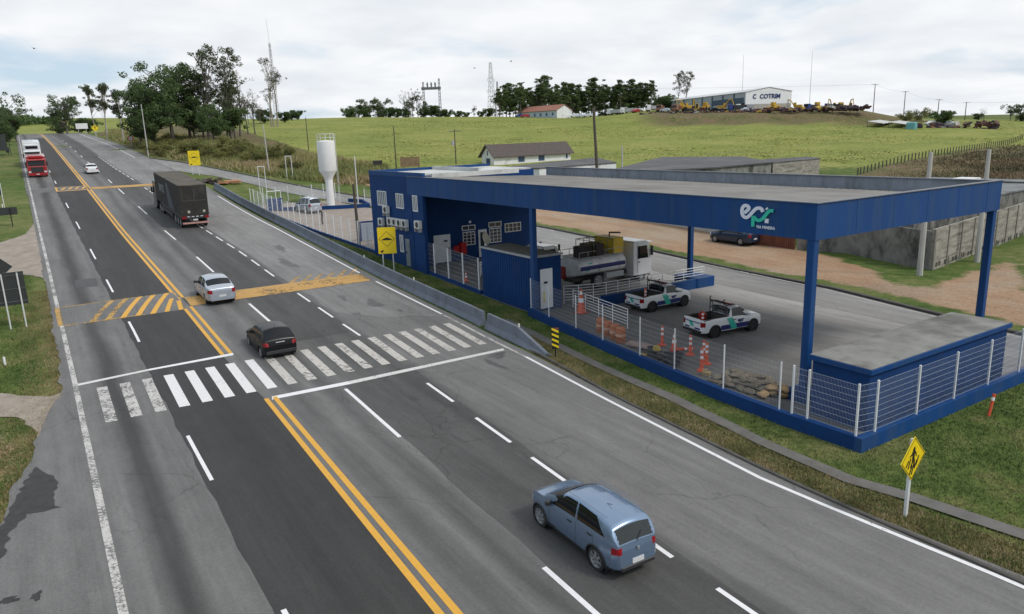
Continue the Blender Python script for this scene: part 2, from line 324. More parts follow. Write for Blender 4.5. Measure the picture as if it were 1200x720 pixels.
def ground_mat():
    M = bpy.data.materials.new('ground'); M.use_nodes = True; t = M.node_tree; b = t.nodes['Principled BSDF']; b.inputs['Roughness'].default_value = .95; b.inputs['Specular IOR Level'].default_value = .15
    def nn(ty, **k):
        n = t.nodes.new(ty)
        for a, c in k.items(): n.inputs[a].default_value = c
        return n
    lk = t.links.new; tcn = nn('ShaderNodeTexCoord'); at_ = nn('ShaderNodeAttribute'); at_.attribute_name = 'kinds'; sp = nn('ShaderNodeSeparateColor'); lk(at_.outputs['Color'], sp.inputs[0])
    def noise(sc, det=5, ro=.6, st=None):
        n = nn('ShaderNodeTexNoise', Scale=sc, Detail=det, Roughness=ro); v = tcn.outputs['Object']
        if st: mpn = nn('ShaderNodeMapping'); mpn.inputs['Scale'].default_value = st; lk(v, mpn.inputs[0]); v = mpn.outputs[0]
        lk(v, n.inputs['Vector']); return n.outputs['Fac']
    def ramp(f, *st):
        r = nn('ShaderNodeValToRGB'); el = r.color_ramp.elements
        while len(el) < len(st): el.new(.5)
        for e_, (p_, c_) in zip(el, st): e_.position = p_; e_.color = (*c_, 1)
        lk(f, r.inputs[0]); return r.outputs[0]
    def mix(f, a, c, mode='MIX'):
        x = nn('ShaderNodeMixRGB'); x.blend_type = mode
        if isinstance(f, float): x.inputs[0].default_value = f
        else: lk(f, x.inputs[0])
        lk(a, x.inputs[1]); lk(c, x.inputs[2]); return x.outputs[0]
    def math_(op, a, c):
        x = nn('ShaderNodeMath'); x.operation = op
        for i, q in enumerate((a, c)):
            if isinstance(q, (int, float)): x.inputs[i].default_value = q
            else: lk(q, x.inputs[i])
        return x.outputs[0]
    def thr(mask, nz, k=.55, w_=.12):
        s_ = math_('ADD', mask, math_('MULTIPLY', math_('SUBTRACT', nz, .5), k)); x = nn('ShaderNodeMapRange'); lk(s_, x.inputs[0]); x.inputs[1].default_value = .5 - w_; x.inputs[2].default_value = .5 + w_; return x.outputs[0]
    big = noise(.11, 6, .62); mid = noise(.9, 6, .65); fin = noise(6, 6, .8); vf = noise(38, 2, .6)
    lawn = mix(.5, ramp(mid, (.34, (.045, .075, .016)), (.5, (.09, .14, .03)), (.64, (.19, .185, .07))), ramp(big, (.35, (.05, .09, .018)), (.52, (.10, .125, .034)), (.68, (.2, .18, .08))))
    pas = mix(.5, ramp(noise(.05, 6, .6, (1, 1.8, 1)), (.34, (.115, .155, .032)), (.5, (.2, .225, .05)), (.66, (.3, .285, .09))), ramp(mid, (.36, (.08, .12, .026)), (.5, (.2, .225, .052)), (.64, (.31, .3, .1))))
    bro = mix(.45, ramp(mid, (.36, (.045, .05, .022)), (.5, (.105, .09, .042)), (.64, (.19, .14, .085))), ramp(noise(.18, 6, .65), (.38, (.1, .12, .035)), (.5, (.15, .13, .06)), (.62, (.2, .125, .08))))
    dr = mix(.5, ramp(big, (.38, (.32, .18, .10)), (.5, (.34, .22, .14)), (.6, (.30, .24, .18))), ramp(noise(.5, 7, .62, (1, .35, 1)), (.35, (.27, .165, .10)), (.5, (.36, .25, .165)), (.65, (.40, .32, .235))))
    c = mix(thr(sp.outputs[2], mid), lawn, pas); c = mix(thr(sp.outputs[1], mid), c, bro); c = mix(thr(sp.outputs[0], mid, .7, .1), c, dr)
    fm = nn('ShaderNodeMapRange'); lk(fin, fm.inputs[0]); fm.inputs[1].default_value = .3; fm.inputs[2].default_value = .7; fm.inputs[3].default_value = .55; fm.inputs[4].default_value = 1.45; c = mix(.8, c, fm.outputs[0], 'MULTIPLY')
    lk(c, b.inputs['Base Color']); bn = nn('ShaderNodeBump'); bn.inputs['Strength'].default_value = .7; bn.inputs['Distance'].default_value = .08; lk(math_('ADD', fin, math_('MULTIPLY', vf, .4)), bn.inputs['Height']); lk(bn.outputs[0], b.inputs['Normal'])
    return M
ve.data.materials.append(ground_mat())
# ---------------------------------------------------------------- highway
def sheet(fl, fr, y0, y1, dz=0., n=6, st=1.5, zf=zr):
    ys = np.arange(y0, y1 + st, st) if y1 - y0 > st * 1.5 else np.linspace(y0, y1, 3); ys[-1] = y1
    return [[(float(fl(y) + (fr(y) - fl(y)) * j / n), float(y), float(zf(y)) + dz) for j in range(n + 1)] for y in ys]
def asphalt(name, kind):
    M = bpy.data.materials.new(name); M.use_nodes = True; t = M.node_tree; b = t.nodes['Principled BSDF']; b.inputs['Roughness'].default_value = .78; b.inputs['Specular IOR Level'].default_value = .35
    lk = t.links.new
    def nn(ty, **k):
        n = t.nodes.new(ty)
        for a, c in k.items(): n.inputs[a].default_value = c
        return n
    tcn = nn('ShaderNodeTexCoord'); ob = tcn.outputs['Object']
    def noise(sc, det=5, ro=.6, st=None, dist=0):
        n = nn('ShaderNodeTexNoise', Scale=sc, Detail=det, Roughness=ro, Distortion=dist); v = ob
        if st: q = nn('ShaderNodeMapping'); q.inputs['Scale'].default_value = st; lk(v, q.inputs[0]); v = q.outputs[0]
        lk(v, n.inputs['Vector']); return n.outputs['Fac']
    def mr(f, a, c, lo, hi): x = nn('ShaderNodeMapRange'); lk(f, x.inputs[0]); x.inputs[1].default_value = a; x.inputs[2].default_value = c; x.inputs[3].default_value = lo; x.inputs[4].default_value = hi; return x.outputs[0]
    def mul(a, c):
        x = nn('ShaderNodeMixRGB'); x.blend_type = 'MULTIPLY'; x.inputs[0].default_value = 1; lk(a, x.inputs[1]); lk(c, x.inputs[2]); return x.outputs[0]
    uv = nn('ShaderNodeUVMap'); sx = nn('ShaderNodeSeparateXYZ'); lk(uv.outputs[0], sx.inputs[0])
    wob = nn('ShaderNodeMath'); wob.operation = 'MULTIPLY_ADD'; lk(noise(.5, 4, .6, (1, .25, 1)), wob.inputs[0]); wob.inputs[1].default_value = .035; lk(sx.outputs[0], wob.inputs[2])
    r = nn('ShaderNodeValToRGB'); el = r.color_ramp.elements; stops = kind
    while len(el) < len(stops): el.new(.5)
    for e_, (p_, g_) in zip(el, stops): e_.position = p_; e_.color = (*([g_ * .95, g_ * .92, g_ * .89] if not isinstance(g_, tuple) else g_), 1)
    lk(wob.outputs[0], r.inputs[0]); c = r.outputs[0]
    c = mul(c, mr(noise(.22, 6, .6, (1, .3, 1)), .34, .66, .84, 1.14)); c = mul(c, mr(noise(2.2, 6, .7, (1, .4, 1)), .3, .7, .9, 1.1)); c = mul(c, mr(noise(2.6, 5, .65, (1, .03, 1)), .34, .66, .86, 1.13)); c = mul(c, mr(noise(10, 6, .8), .34, .66, .86, 1.14)); c = mul(c, mr(noise(55, 3, .7), .34, .66, .76, 1.24))
    # long scuffs and sealed cracks
    vo = nn('ShaderNodeTexVoronoi'); vo.feature = 'DISTANCE_TO_EDGE'; vo.inputs['Scale'].default_value = .55
    q = nn('ShaderNodeMapping'); q.inputs['Scale'].default_value = (1, .35, 1); ad = nn('ShaderNodeMixRGB'); ad.blend_type = 'ADD'; ad.inputs[0].default_value = .9; lk(ob, ad.inputs[1]); n5 = nn('ShaderNodeTexNoise', Scale=.8, Detail=6); lk(ob, n5.inputs['Vector']); lk(n5.outputs['Color'], ad.inputs[2]); lk(ad.outputs[0], q.inputs[0]); lk(q.outputs[0], vo.inputs['Vector'])
    ck = mr(vo.outputs['Distance'], 0, .012, .68, 1); gate = mr(noise(.12, 3, .5), .46, .56, 0, 1)
    x = nn('ShaderNodeMixRGB'); lk(gate, x.inputs[0]); x.inputs[1].default_value = (1, 1, 1, 1); lk(ck, x.inputs[2]); c = mul(c, x.outputs[0])
    # scattered tar spots
    sp = mr(noise(1.6, 7, .75, (1, .6, 1)), .7, .8, 1, .85); c = mul(c, sp)
    lk(c, b.inputs['Base Color']); bn = nn('ShaderNodeBump'); bn.inputs['Strength'].default_value = .35; bn.inputs['Distance'].default_value = .01; lk(noise(60, 3, .7), bn.inputs['Height']); lk(bn.outputs[0], b.inputs['Normal'])
    return M
def uv_x(o, fx):
    me = o.data; ul = me.uv_layers.new(name='UVMap'); co = np.empty(len(me.vertices) * 3); me.vertices.foreach_get('co', co); co = co.reshape(-1, 3); li = np.empty(len(me.loops), int); me.loops.foreach_get('vertex_index', li)
    u = fx(co[:, 0], co[:, 1]); uvs = np.stack([u[li], co[li, 1] * .02], 1).astype(np.float32); ul.data.foreach_set('uv', uvs.ravel())
# across the highway: u=0 left edge line .. 1 right edge line
ur = lambda x, y: (x - le_(y)) / (re_(y) - le_(y))
PB = .17
tone = [(0, .150), (.04, .16), (.06, .15), (.085, .062), (.1, .06), (.13, .15), (.2, .145), (.36, .16), (.40, .155), (.44, .1), (.475, .16), (.51, .09), (.55, .15), (.575, .125), (.62, .085), (.66, .12), (.70, .085), (.735, .12), (.755, .165), (.82, .15), (.87, .17), (.92, .155), (1., .165)]
hw = MB(); hw.grid(sheet(lambda y: le_(y) - .35, lambda y: re_(y) + .45, -60, 420, 0, 12)); o = struct(hw.build('highway', asphalt('aged_asphalt', tone), fixn=False)); uv_x(o, ur)
# fresh dark overlay on the inner lane of the left carriageway
fresh = asphalt('fresh_asphalt', [(0, .043), (.23, .046), (.28, .038), (.33, .046), (1, .043)])
jog = lambda y: float(np.interp(y, [-30, 14.8, 23, 30.5, 47, 72, 114], [2.9, 3.0, 3.06, 3.15, 3.13, 3.02, 2.62])) + .03 * math.sin(y * 1.3) + .02 * math.sin(y * 3.1)
def patch(fl, fr, y0, y1, m_, name='road_patch', dz=.004, st=1.):
    mb = MB(); mb.grid(sheet(fl, fr, y0, y1, dz, 3, st)); o = struct(mb.build(name, m_, fixn=False)); uv_x(o, ur); return o
patch(jog, lambda y: ye_(y) - .22, -30, 114.5, fresh)
patch(lambda y: 2.7, lambda y: ye_(y) - .2, 119.9, 268, fresh)
# darker resurfaced lane 4 near and mid distance
dk = asphalt('worn_dark_asphalt', [(0, .08), (.55, .084), (.62, .068), (.66, .086), (.7, .07), (.76, .09), (1, .08)])
l34 = np.array([(-60, 6.8), (5, 8.45), (12, 8.75), (22, 9.3), (28.3, 9.6), (40, 9.95), (62, 10.2), (90, 10.1), (120, 9.75), (160, 9.4), (240, 9.1), (330, 8.7)])
l45 = np.array([(-60, 9.6), (5, 11.2), (11, 11.5), (18, 12.0), (26.5, 12.6), (35, 13.1), (46, 13.25), (62, 13.6), (90, 13.4), (125, 12.8), (143, 12.3), (240, 12), (330, 11.6)])
f34 = lambda y: np.interp(y, l34[:, 0], l34[:, 1]); f45 = lambda y: np.interp(y, l45[:, 0], l45[:, 1])
patch(lambda y: f34(y) + .08 + .05 * math.sin(y), lambda y: f45(y) + .22 + .04 * math.sin(y * .7), -30, 28.6, dk)
patch(lambda y: f34(y) + .15, lambda y: f45(y) + .1 + .08 * math.sin(y * .5), 36.2, 46.8, dk)
patch(lambda y: f34(y) + .1, lambda y: f45(y) - .1, 49.6, 300, dk)
# concrete-like pale climbing lane, ends in a ragged edge before the crossing
pale = asphalt('pale_concrete_lane', [(0, .2), (.75, .21), (.84, .19), (.9, .22), (1, .2)])
def ragged(y): return f45(y) + .45 + .1 * math.sin(y * 1.3) + max(0, 40.2 - y) * .9
patch(lambda y: f45(y) + .35, lambda y: re_(y) - .15, 49.4, 310, pale, st=2)
mbp = MB(); P = []
for y in np.arange(36.4, 47, .4): P.append([(float(np.clip(ragged(y) + (.9 if y < 37.2 else 0), 0, 17.9) * (1 - k) + (re_(y) - .35) * k), float(y), float(zr(y)) + .004) for k in (0, .5, 1)])
mbp.grid(P); o = struct(mbp.build('road_patch', pale, fixn=False)); uv_x(o, ur)
# paved left shoulder, worn and patched
shl = np.array([(-40, -6), (15, -4), (20, -3.0), (23.3, -2.2), (25.9, -1.9), (27.9, -1.3), (31, -1.15), (33, -.7), (35, -.3), (36, -.24), (50, -.17), (58, -.1), (61, -.3), (90, -.15), (118, -.75), (175, -1.15), (218, -1.4), (295, -1.8)])
fsh = lambda y: np.interp(y, shl[:, 0], shl[:, 1]) + .07 * math.sin(y * 1.1 + math.sin(y * .37) * 2) + .05 * math.sin(y * 3.7 + 2 * math.sin(y * .9)) + .03 * math.sin(y * 9.1)
so_ = MB(); so_.grid(sheet(fsh, lambda y: le_(y) - .3, -40, 300, -.006, 8, .5)); o = struct(so_.build('road_shoulder', asphalt('shoulder_asphalt', [(0, .165), (1, .15)]), fixn=False)); uv_x(o, lambda x, y: .5 + 0 * x)
GRV = mat('pale_gravel', (.29, .245, .2), .95, .25, 1.3, fine=.3, dirt=((.2, .165, .13), .9, .55, .75))
MO1 = [(-.1, 35.1), (-.7, 34.7), (-1.55, 35.4), (-2.5, 36.5), (-8, 42), (-14, 47), (-15, 40), (-9, 37), (-4.5, 34.4), (-2.4, 33.4), (-1.7, 32.6), (-1.2, 30.6), (-1.15, 28.2), (-.1, 28)]
MO2 = [(-.05, 57.5), (-.35, 61.3), (-1.35, 63), (-2.9, 64.9), (-7, 67), (-14, 70), (-14, 88), (-6, 82), (-3.1, 79.6), (-1.2, 83), (-.4, 89), (0, 93)]
# broken tarmac patch on the left shoulder
def blob(cx, cy, rx, ry, seed, n=48, j=.28):
    rr = random.Random(seed); a = [rr.uniform(0, 6.28) for _ in range(5)]
    return [(cx + rx * math.cos(t) * (1 + j * (.5 * math.sin(2 * t + a[0]) + .5 * math.sin(3 * t + a[1]) + .35 * math.sin(5 * t + a[2]) + .2 * math.sin(11 * t + a[3]))), cy + ry * math.sin(t) * (1 + j * (.5 * math.sin(2 * t + a[0]) + .5 * math.sin(3 * t + a[1]) + .35 * math.sin(5 * t + a[2]) + .2 * math.sin(11 * t + a[3])))) for t in [6.2832 * k / n for k in range(n)]]
def flat(poly, dz, name, m_, zf=None):
    from mathutils.geometry import tessellate_polygon
    vs = [Vector((x, y, (Hs(x, y) if zf is None else float(zf(y))) + dz)) for x, y in poly]; mb = MB(); mb.add(vs, [tuple(t) for t in tessellate_polygon([[Vector((v.x, v.y, 0)) for v in vs]])]); o = struct(mb.build(name, m_)); return o
def jag(poly, seed, st=.35, a=.09):
    r_ = random.Random(seed); o_ = []
    for i in range(len(poly)):
        p, q = Vector(poly[i]), Vector(poly[(i + 1) % len(poly)]); n = max(1, int((q - p).length / st)); d = (q - p).normalized(); nr = Vector((-d.y, d.x))
        for k in range(n): v = p.lerp(q, k / n) + nr * r_.uniform(-a, a) * (1 if p.x < -.15 else .1); o_.append((v.x, v.y))
    return o_
for k, mo in enumerate((MO1, MO2)):
    mb = MB(); fl = jag(mo, k); o = flat(fl, -.012, 'gravel_track', GRV)
M_TAR = mat('broken_tarmac', (.035, .034, .034), .8, .4, 3, bump=.5)
flat(jag([(-1.29, 27.1), (-1.1, 26.36), (-.73, 25.7), (-.86, 23.8), (-.7, 23.34), (-1.49, 23.5), (-1.88, 22.6), (-2.05, 21.3), (-2.3, 20.5), (-2.6, 22), (-2.1, 23.3), (-1.8, 24.87), (-1.56, 26.1)], 5, .2, .07), .003, 'road_patch', M_TAR)
for c_ in [(-1.9, 18.9, .22, .12, 5), (-1.35, 18.7, .12, .15, 6), (-3.2, 15.6, .2, .5, 7), (-.55, 15.2, .1, 1.1, 9), (-1.0, 13.2, .15, .5, 10)]:
    flat(blob(*c_[:4], c_[4], j=.5), .003, 'road_patch', M_TAR)
for c_ in [(3.0 - 1.0, 57.5, .75, 1.5, 2)]:
    flat([(1.45, 56.2), (2.75, 56.0), (2.8, 58.8), (1.5, 58.9)], .009, 'road_patch', mat('dark_square_patch', (.07, .07, .07), .8, .2, 3), zr)
stain = mat('oil_stain', (.085, .083, .082), .6, .3, 2)
for c_ in [(16.3, 41, .3, 1.2, 21), (15.2, 43.5, .18, .7, 22), (17.0, 28.0, .45, .35, 23), (16.2, 27.0, .18, .7, 24), (14.6, 39.4, .15, .2, 25), (16.9, 38.6, .14, .2, 26), (15.5, 56, .4, 1.6, 27), (16.8, 62.5, .3, 1.6, 28), (15.9, 84, 1.6, .25, 29)]:
    flat(blob(*c_[:4], c_[4], j=.45), .007, 'road_stain', stain, zr)
# ---------------------------------------------------------------- markings
def paint(name, col, wear=.5, sc=6.):
    M = bpy.data.materials.new(name); M.use_nodes = True; t = M.node_tree; b = t.nodes['Principled BSDF']; b.inputs['Roughness'].default_value = .6; lk = t.links.new
    tcn = t.nodes.new('ShaderNodeTexCoord'); n1 = t.nodes.new('ShaderNodeTexNoise'); n1.inputs['Scale'].default_value = sc; n1.inputs['Detail'].default_value = 9; n1.inputs['Roughness'].default_value = .75; lk(tcn.outputs['Object'], n1.inputs['Vector'])
    n2 = t.nodes.new('ShaderNodeTexNoise'); n2.inputs['Scale'].default_value = .7; n2.inputs['Detail'].default_value = 3; lk(tcn.outputs['Object'], n2.inputs['Vector'])
    ad = t.nodes.new('ShaderNodeMath'); ad.operation = 'MULTIPLY_ADD'; lk(n2.outputs['Fac'], ad.inputs[0]); ad.inputs[1].default_value = .5; lk(n1.outputs['Fac'], ad.inputs[2])
    mr = t.nodes.new('ShaderNodeMapRange'); lk(ad.outputs[0], mr.inputs[0]); c0 = 1.12 - wear * .52; mr.inputs[1].default_value = c0 - .07; mr.inputs[2].default_value = c0 + .07; mr.inputs[3].default_value = 0; mr.inputs[4].default_value = 1
    x = t.nodes.new('ShaderNodeMixRGB'); x.inputs[1].default_value = (*col, 1); x.inputs[2].default_value = (col[0] * .62, col[1] * .6, col[2] * .6, 1); lk(n1.outputs['Fac'], x.inputs[0]); lk(x.outputs[0], b.inputs['Base Color'])
    tr = t.nodes.new('ShaderNodeBsdfTransparent'); ms = t.nodes.new('ShaderNodeMixShader'); lk(mr.outputs[0], ms.inputs[0]); lk(b.outputs[0], ms.inputs[1]); lk(tr.outputs[0], ms.inputs[2]); lk(ms.outputs[0], t.nodes['Material Output'].inputs[0]); return M
P_W = paint('white_road_paint', (.9, .9, .9), .25); P_WW = paint('worn_white_paint', (.62, .6, .57), .62, 9); P_X = paint('crossing_paint', (.74, .73, .70), .55, 7)
P_Y = paint('yellow_road_paint', (.80, .42, .045), .28); P_YW = paint('worn_yellow_paint', (.55, .32, .07), .62, 5); P_YP = paint('hump_yellow_paint', (.58, .33, .08), .52, 4)
def line(fc, wd, y0, y1, mb, dz=.008):
    ys = np.linspace(y0, y1, max(2, int((y1 - y0) / 2) + 1)); mb.grid([[(float(fc(y)) - wd / 2, float(y), float(zr(y)) + dz), (float(fc(y)) + wd / 2, float(y), float(zr(y)) + dz)] for y in ys])
mb = MB(); line(lambda y: le_(y), .2, -30, 300, mb); struct(mb.build('edge_line', P_WW))
mb = MB(); line(lambda y: re_(y), .14, -30, 27, mb); line(lambda y: re_(y), .14, 36.5, 46.4, mb); line(lambda y: re_(y), .14, 49.6, 100, mb); line(lambda y: re_(y) - 2, .14, 165, 300, mb); struct(mb.build('edge_line', P_W))
mb = MB(); line(lambda y: re_(y), .14, 27, 36.5, mb); struct(mb.build('edge_line', P_WW))
mb = MB()
for s_ in (-.17, .17):
    line(lambda y: ye_(y) + s_, .18, -30, 28.9, mb); line(lambda y: ye_(y) + s_ * 1.12, .18, 36.15, 46.8, mb); line(lambda y: ye_(y) + s_ * 1.08, .19, 49.4, 330, mb)
struct(mb.build('centre_line', P_Y))
mb = MB()
for a, b_ in [(22.5, 26.75), (10.5, 14.8), (40.8, 45.3), (53.5, 57.8), (66.3, 71.4), (83.3, 88), (98.5, 103), (124, 128), (141, 145), (158, 162)]: line(lambda y: np.interp(y, [0, 24, 43, 70, 85, 100, 160], [3.15, 3.26, 3.41, 3.35, 3.3, 3.13, 2.7]), .12, a, b_, mb)
for a, b_ in [(-6, 0), (6.4, 12.75), (22, 28.0), (40, 45.4), (56, 62.6), (72, 78), (89.3, 95.8), (108, 114), (121, 126), (138, 143), (155, 160), (172, 177), (189, 194), (206, 211), (223, 228), (240, 245)]: line(f34, .14, a, b_, mb)
struct(mb.build('lane_marking', P_W))
mb = MB()
for y in (-13.2, -9.1, -5, -.9, 3.2, 7.2, 11.28, 15.3, 19.3, 23.9): line(f45, .13, y, y + 2.62, mb)
y = 35.25
while y < 170:
    if not (44.6 < y < 49.6 or 112.2 < y < 119.6): line(f45, .13, y, y + 2.6, mb)
    y += 4.2
struct(mb.build('lane_marking', P_W))
def quad(mb, c4, dz=.008): mb.add([(x, y, float(zr(y)) + dz) for x, y in c4], [(0, 1, 2, 3)])
# zebra crossing
ms, mw, m7 = MB(), MB(), MB()
for k in range(20):
    x0 = 1.18 + k * .862; dx = -.02 - .012 * k; mb = mw if k < 3 else (ms if k < 8 else m7)
    if x0 > 17.9: break
    quad(mb, [(x0 - .2 + dx * .5, 30.05), (x0 + .2 + dx * .5, 30.02), (x0 + .2 - dx, 34.6), (x0 - .2 - dx, 34.63)])
struct(ms.build('zebra_crossing', paint('bright_crossing_paint', (.84, .84, .82), .32, 7))); struct(m7.build('zebra_crossing', paint('cream_crossing_paint', (.6, .57, .52), .5, 5))); struct(mw.build('zebra_crossing', P_WW))
ms, mw = MB(), MB()
quad(mw, [(.35, 35.4), (3.2, 35.75), (3.2, 36.0), (.35, 35.7)]); quad(ms, [(3.2, 35.75), (6.9, 35.8), (6.95, 36.15), (3.2, 36.0)]); quad(ms, [(6.75, 28.62), (10, 28.45), (10, 28.85), (6.85, 29.0)]); quad(mw, [(10, 28.45), (17.7, 28.5), (17.8, 28.8), (10, 28.85)])
struct(ms.build('stop_line', P_W)); struct(mw.build('stop_line', paint('half_worn_paint', (.75, .74, .71), .42)))
# speed humps: real low mounds with painted chevrons
def hump(y0, y1, x0, x1, m_, h=.07):
    mb = MB(); P = []
    for t in np.linspace(0, 1, 9):
        y = y0 + (y1 - y0) * t; P.append([(x, y, float(zr(y)) + .006 + h * math.sin(math.pi * t) ** 1.0) for x in np.linspace(x0, x1, 14)])
    mb.grid(P); o = struct(mb.build('speed_hump', m_, smooth=True, fixn=False)); uv_x(o, ur); return o
agedH = asphalt('hump_asphalt', [(0, .15), (.37, .15), (.38, .12), (1, .13)])
def hz(y, y0, y1, h=.07): return float(zr(y)) + .012 + h * math.sin(math.pi * min(1, max(0, (y - y0) / (y1 - y0))))
def hstripe(mb, a, b_, y0, y1, w_):
    P = []
    for t in np.linspace(0, 1, 9): y = y0 + (y1 - y0) * t; x = a + (b_ - a) * t; P.append([(x, y, hz(y, y0, y1)), (x + w_, y, hz(y, y0, y1))])
    mb.grid(P)
hump(46.3, 51.2, .3, 6.6, agedH); hump(46.8, 49.4, 6.9, 18.6, agedH)
mw, my = MB(), MB()
for k in range(7): hstripe(my if k > 1 else mw, 1.5 + k * .78 - (0 if k else 0), 3.0 + k * .78, 46.3, 51.2, .3) if 3.0 + k * .78 < 6.6 else hstripe(my, 1.5 + k * .78, 6.5, 46.3, 51.2 - (3.0 + k * .78 - 6.6) * 1.5, .26)
P = [[(x, y, hz(y, 46.3, 51.2)) for x in np.linspace(.35, 4.4, 8)] for y in (46.35, 46.5)]; mw.grid(P); P = [[(x, y, hz(y, 46.3, 51.2)) for x in np.linspace(.35, 5.6, 8)] for y in (51.0, 51.15)]; mw.grid(P)
struct(my.build('hump_marking', P_Y)); struct(mw.build('hump_marking', P_YW))
my = MB(); P = [[(x, y, hz(y, 46.8, 49.4) + .002) for x in np.linspace(6.95, 18.5, 12)] for y in np.linspace(46.85, 49.3, 7)]; my.grid(P); struct(my.build('hump_marking', P_YP))
my = MB()
for k in range(6): quad(my, [(13.6 + k * .85, 49.4), (13.95 + k * .85, 49.4), (15.0 + k * .85, 51.1), (14.8 + k * .85, 51.1)])
quad(my, [(.05, 46.4), (.35, 46.4), (.3, 51.2), (.02, 51.2)]); struct(my.build('hump_marking', P_YW))
hump(114.6, 119.6, -.1, 6.2, agedH); hump(114.8, 117.4, 6.4, 19.5, agedH)
mw, my = MB(), MB()
P = [[(x, y, hz(y, 114.8, 117.4) + .003) for x in np.linspace(6.5, 19.3, 12)] for y in np.linspace(114.9, 117.3, 5)]; mw.grid(P)
for k in range(4): hstripe(my, 2.9 + k * .8, 3.9 + k * .8, 115, 119.2, .32)
for a, b_ in ((114.7, 115.0), (119.2, 119.5)): my.grid([[(x, y, hz(y, 114.6, 119.6) + .002) for x in np.linspace(2.6, 6.2, 5)] for y in (a, b_)])
my.grid([[(2.6, y, hz(y, 114.6, 119.6) + .002), (2.8, y, hz(y, 114.6, 119.6) + .002)] for y in np.linspace(114.8, 119.4, 6)])
struct(my.build('hump_marking', P_Y)); struct(mw.build('hump_marking', P_YP))
# raised reflectors
for y in np.arange(8, 160, 13.1): pass
# ---------------------------------------------------------------- access road, yard slab, footpath, kerbs
def ribbon(pl, pr, dz, name, m_, st=1.5, n=4):
    pl = np.array(pl, float); pr = np.array(pr, float)
    def rs(p, k):
        d = np.r_[0, np.cumsum(np.hypot(*np.diff(p[:, :2], axis=0).T))]; t = np.linspace(0, d[-1], k); return np.stack([np.interp(t, d, p[:, 0]), np.interp(t, d, p[:, 1])], 1)
    k = max(4, int(np.hypot(*np.diff(pl[:, :2], axis=0).T).sum() / st)); a = rs(pl, k); b_ = rs(pr, k); P = []
    for i in range(k):
        row = [a[i] * (1 - j / n) + b_[i] * (j / n) for j in range(n + 1)]; P.append([(float(q[0]), float(q[1]), Hs(*q) + dz) for q in row])
    mb = MB(); mb.grid(P); o = struct(mb.build(name, m_, fixn=False)); return o
conc = asphalt('pale_access_concrete', [(0, .24), (.3, .25), (.5, .22), (.7, .25), (1, .24)])
acc_l = [(30, -14), (34, 2), (35.5, 14), (36.6, 30), (36.6, 60), (37, 75), (36, 86), (33.5, 96), (29.5, 107), (24.5, 126), (20.2, 134)]
acc_r = [(33, -14), (36, 6), (38.9, 19.8), (40.6, 27), (41.6, 40), (41.9, 58), (41.5, 76), (40, 91), (36.6, 101), (31.5, 115), (26.7, 135), (23.6, 148), (20.2, 162)]
o = ribbon(acc_l, acc_r, .004, 'access_road', conc); uv_x(o, lambda x, y: .5 + .4 * np.sin(y * .11))
mb = MB(); P = [(x - .35, y, Hs(x, y) + .012) for x, y in acc_r[1:8]]; Q = [(x + .12, y, z) for x, y, z in P]; mb.grid([[a, b_] for a, b_ in zip(P, Q)]); struct(mb.build('edge_line', P_WW))
def strip_solid(pts, wd, h, base=-.2, off=0.):
    """kerb following the ground"""
    mb = MB(); sec = []
    for i, (x, y) in enumerate(pts):
        a = Vector(pts[max(0, i - 1)]); b_ = Vector(pts[min(len(pts) - 1, i + 1)]); d = (b_ - a).normalized(); nrm = Vector((d.y, -d.x)); z = Hs(x, y)
        p0 = Vector((x, y)) + nrm * off; p1 = p0 + nrm * wd; sec.append([(p0.x, p0.y, z + base), (p0.x, p0.y, z + h * .75), (p0.x + nrm.x * .03, p0.y + nrm.y * .03, z + h), (p1.x - nrm.x * .03, p1.y - nrm.y * .03, z + h), (p1.x, p1.y, z + h * .75), (p1.x, p1.y, z + base)])
    mb.grid(sec); return mb
def dens(pts, st=1.5):
    p = np.array(pts, float); d = np.r_[0, np.cumsum(np.hypot(*np.diff(p, axis=0).T))]; t = np.linspace(0, d[-1], max(3, int(d[-1] / st))); return list(zip(np.interp(t, d, p[:, 0]).tolist(), np.interp(t, d, p[:, 1]).tolist()))
KRB = [(15.6, -30), (16.6, 0), (16.95, 6), (16.88, 9.5), (16.98, 12.8), (17.62, 20.5), (18.3, 25), (18.9, 30)]
kx = lambda y: np.interp(y, [b_ for a, b_ in KRB], [a for a, b_ in KRB])
M_KERB = mat('dark_kerb_concrete', (.075, .07, .062), .9, .35, 2, bump=.3)
struct(strip_solid(dens(acc_r[1:13]), .3, .14).build('kerb', M_KERB))
struct(strip_solid(dens(KRB), .13, .06).build('kerb', M_KERB))
wet_shade = asphalt('yard_pavement', [(0, .125), (.2, .14), (.38, .19), (.5, .25), (.6, .2), (.72, .31), (.82, .3), (1, .36)])  # darker highway side: wet floor, plus canopy shade deepened in the colour
yl = [(21.2, 12.6), (21.2, 20), (22.0, 26), (22.9, 32), (22.9, 45), (22.9, 70), (22.9, 98)]; yr = [(36.3, 12.6), (36.3, 20), (36.3, 26), (36.7, 32), (36.7, 45), (37, 70), (33.5, 96)]
o = ribbon(yl, yr, .0, 'yard_pavement', wet_shade, 1., 12); uv_x(o, lambda x, y: np.clip((x - 21) / 15.3, 0, 1))
o = ribbon([(22.9, 58), (22.9, 96)], [(37.1, 58), (33.6, 96)], .006, 'parking_area', mat('parking_gravel', (.27, .225, .19), .9, .25, 1.2, fine=.2), 2.)
path = [(17.6, 34), (17.9, 29), (18.35, 25), (18.3, 22), (18.0, 17), (17.9, 12), (18.1, 7), (18.5, 2), (19, -10)]
pp = [G(573 + 28, 373 + 8)[:2]]
fp_l = [(20.55, 33.5), (20.1, 30.3), (19.28, 23.4), (18.95, 19.2), (18.4, 15), (18.2, 13), (18.12, 11.3), (18.4, 9.9), (18.62, 8.6), (18.8, 7), (20.2, -8)]
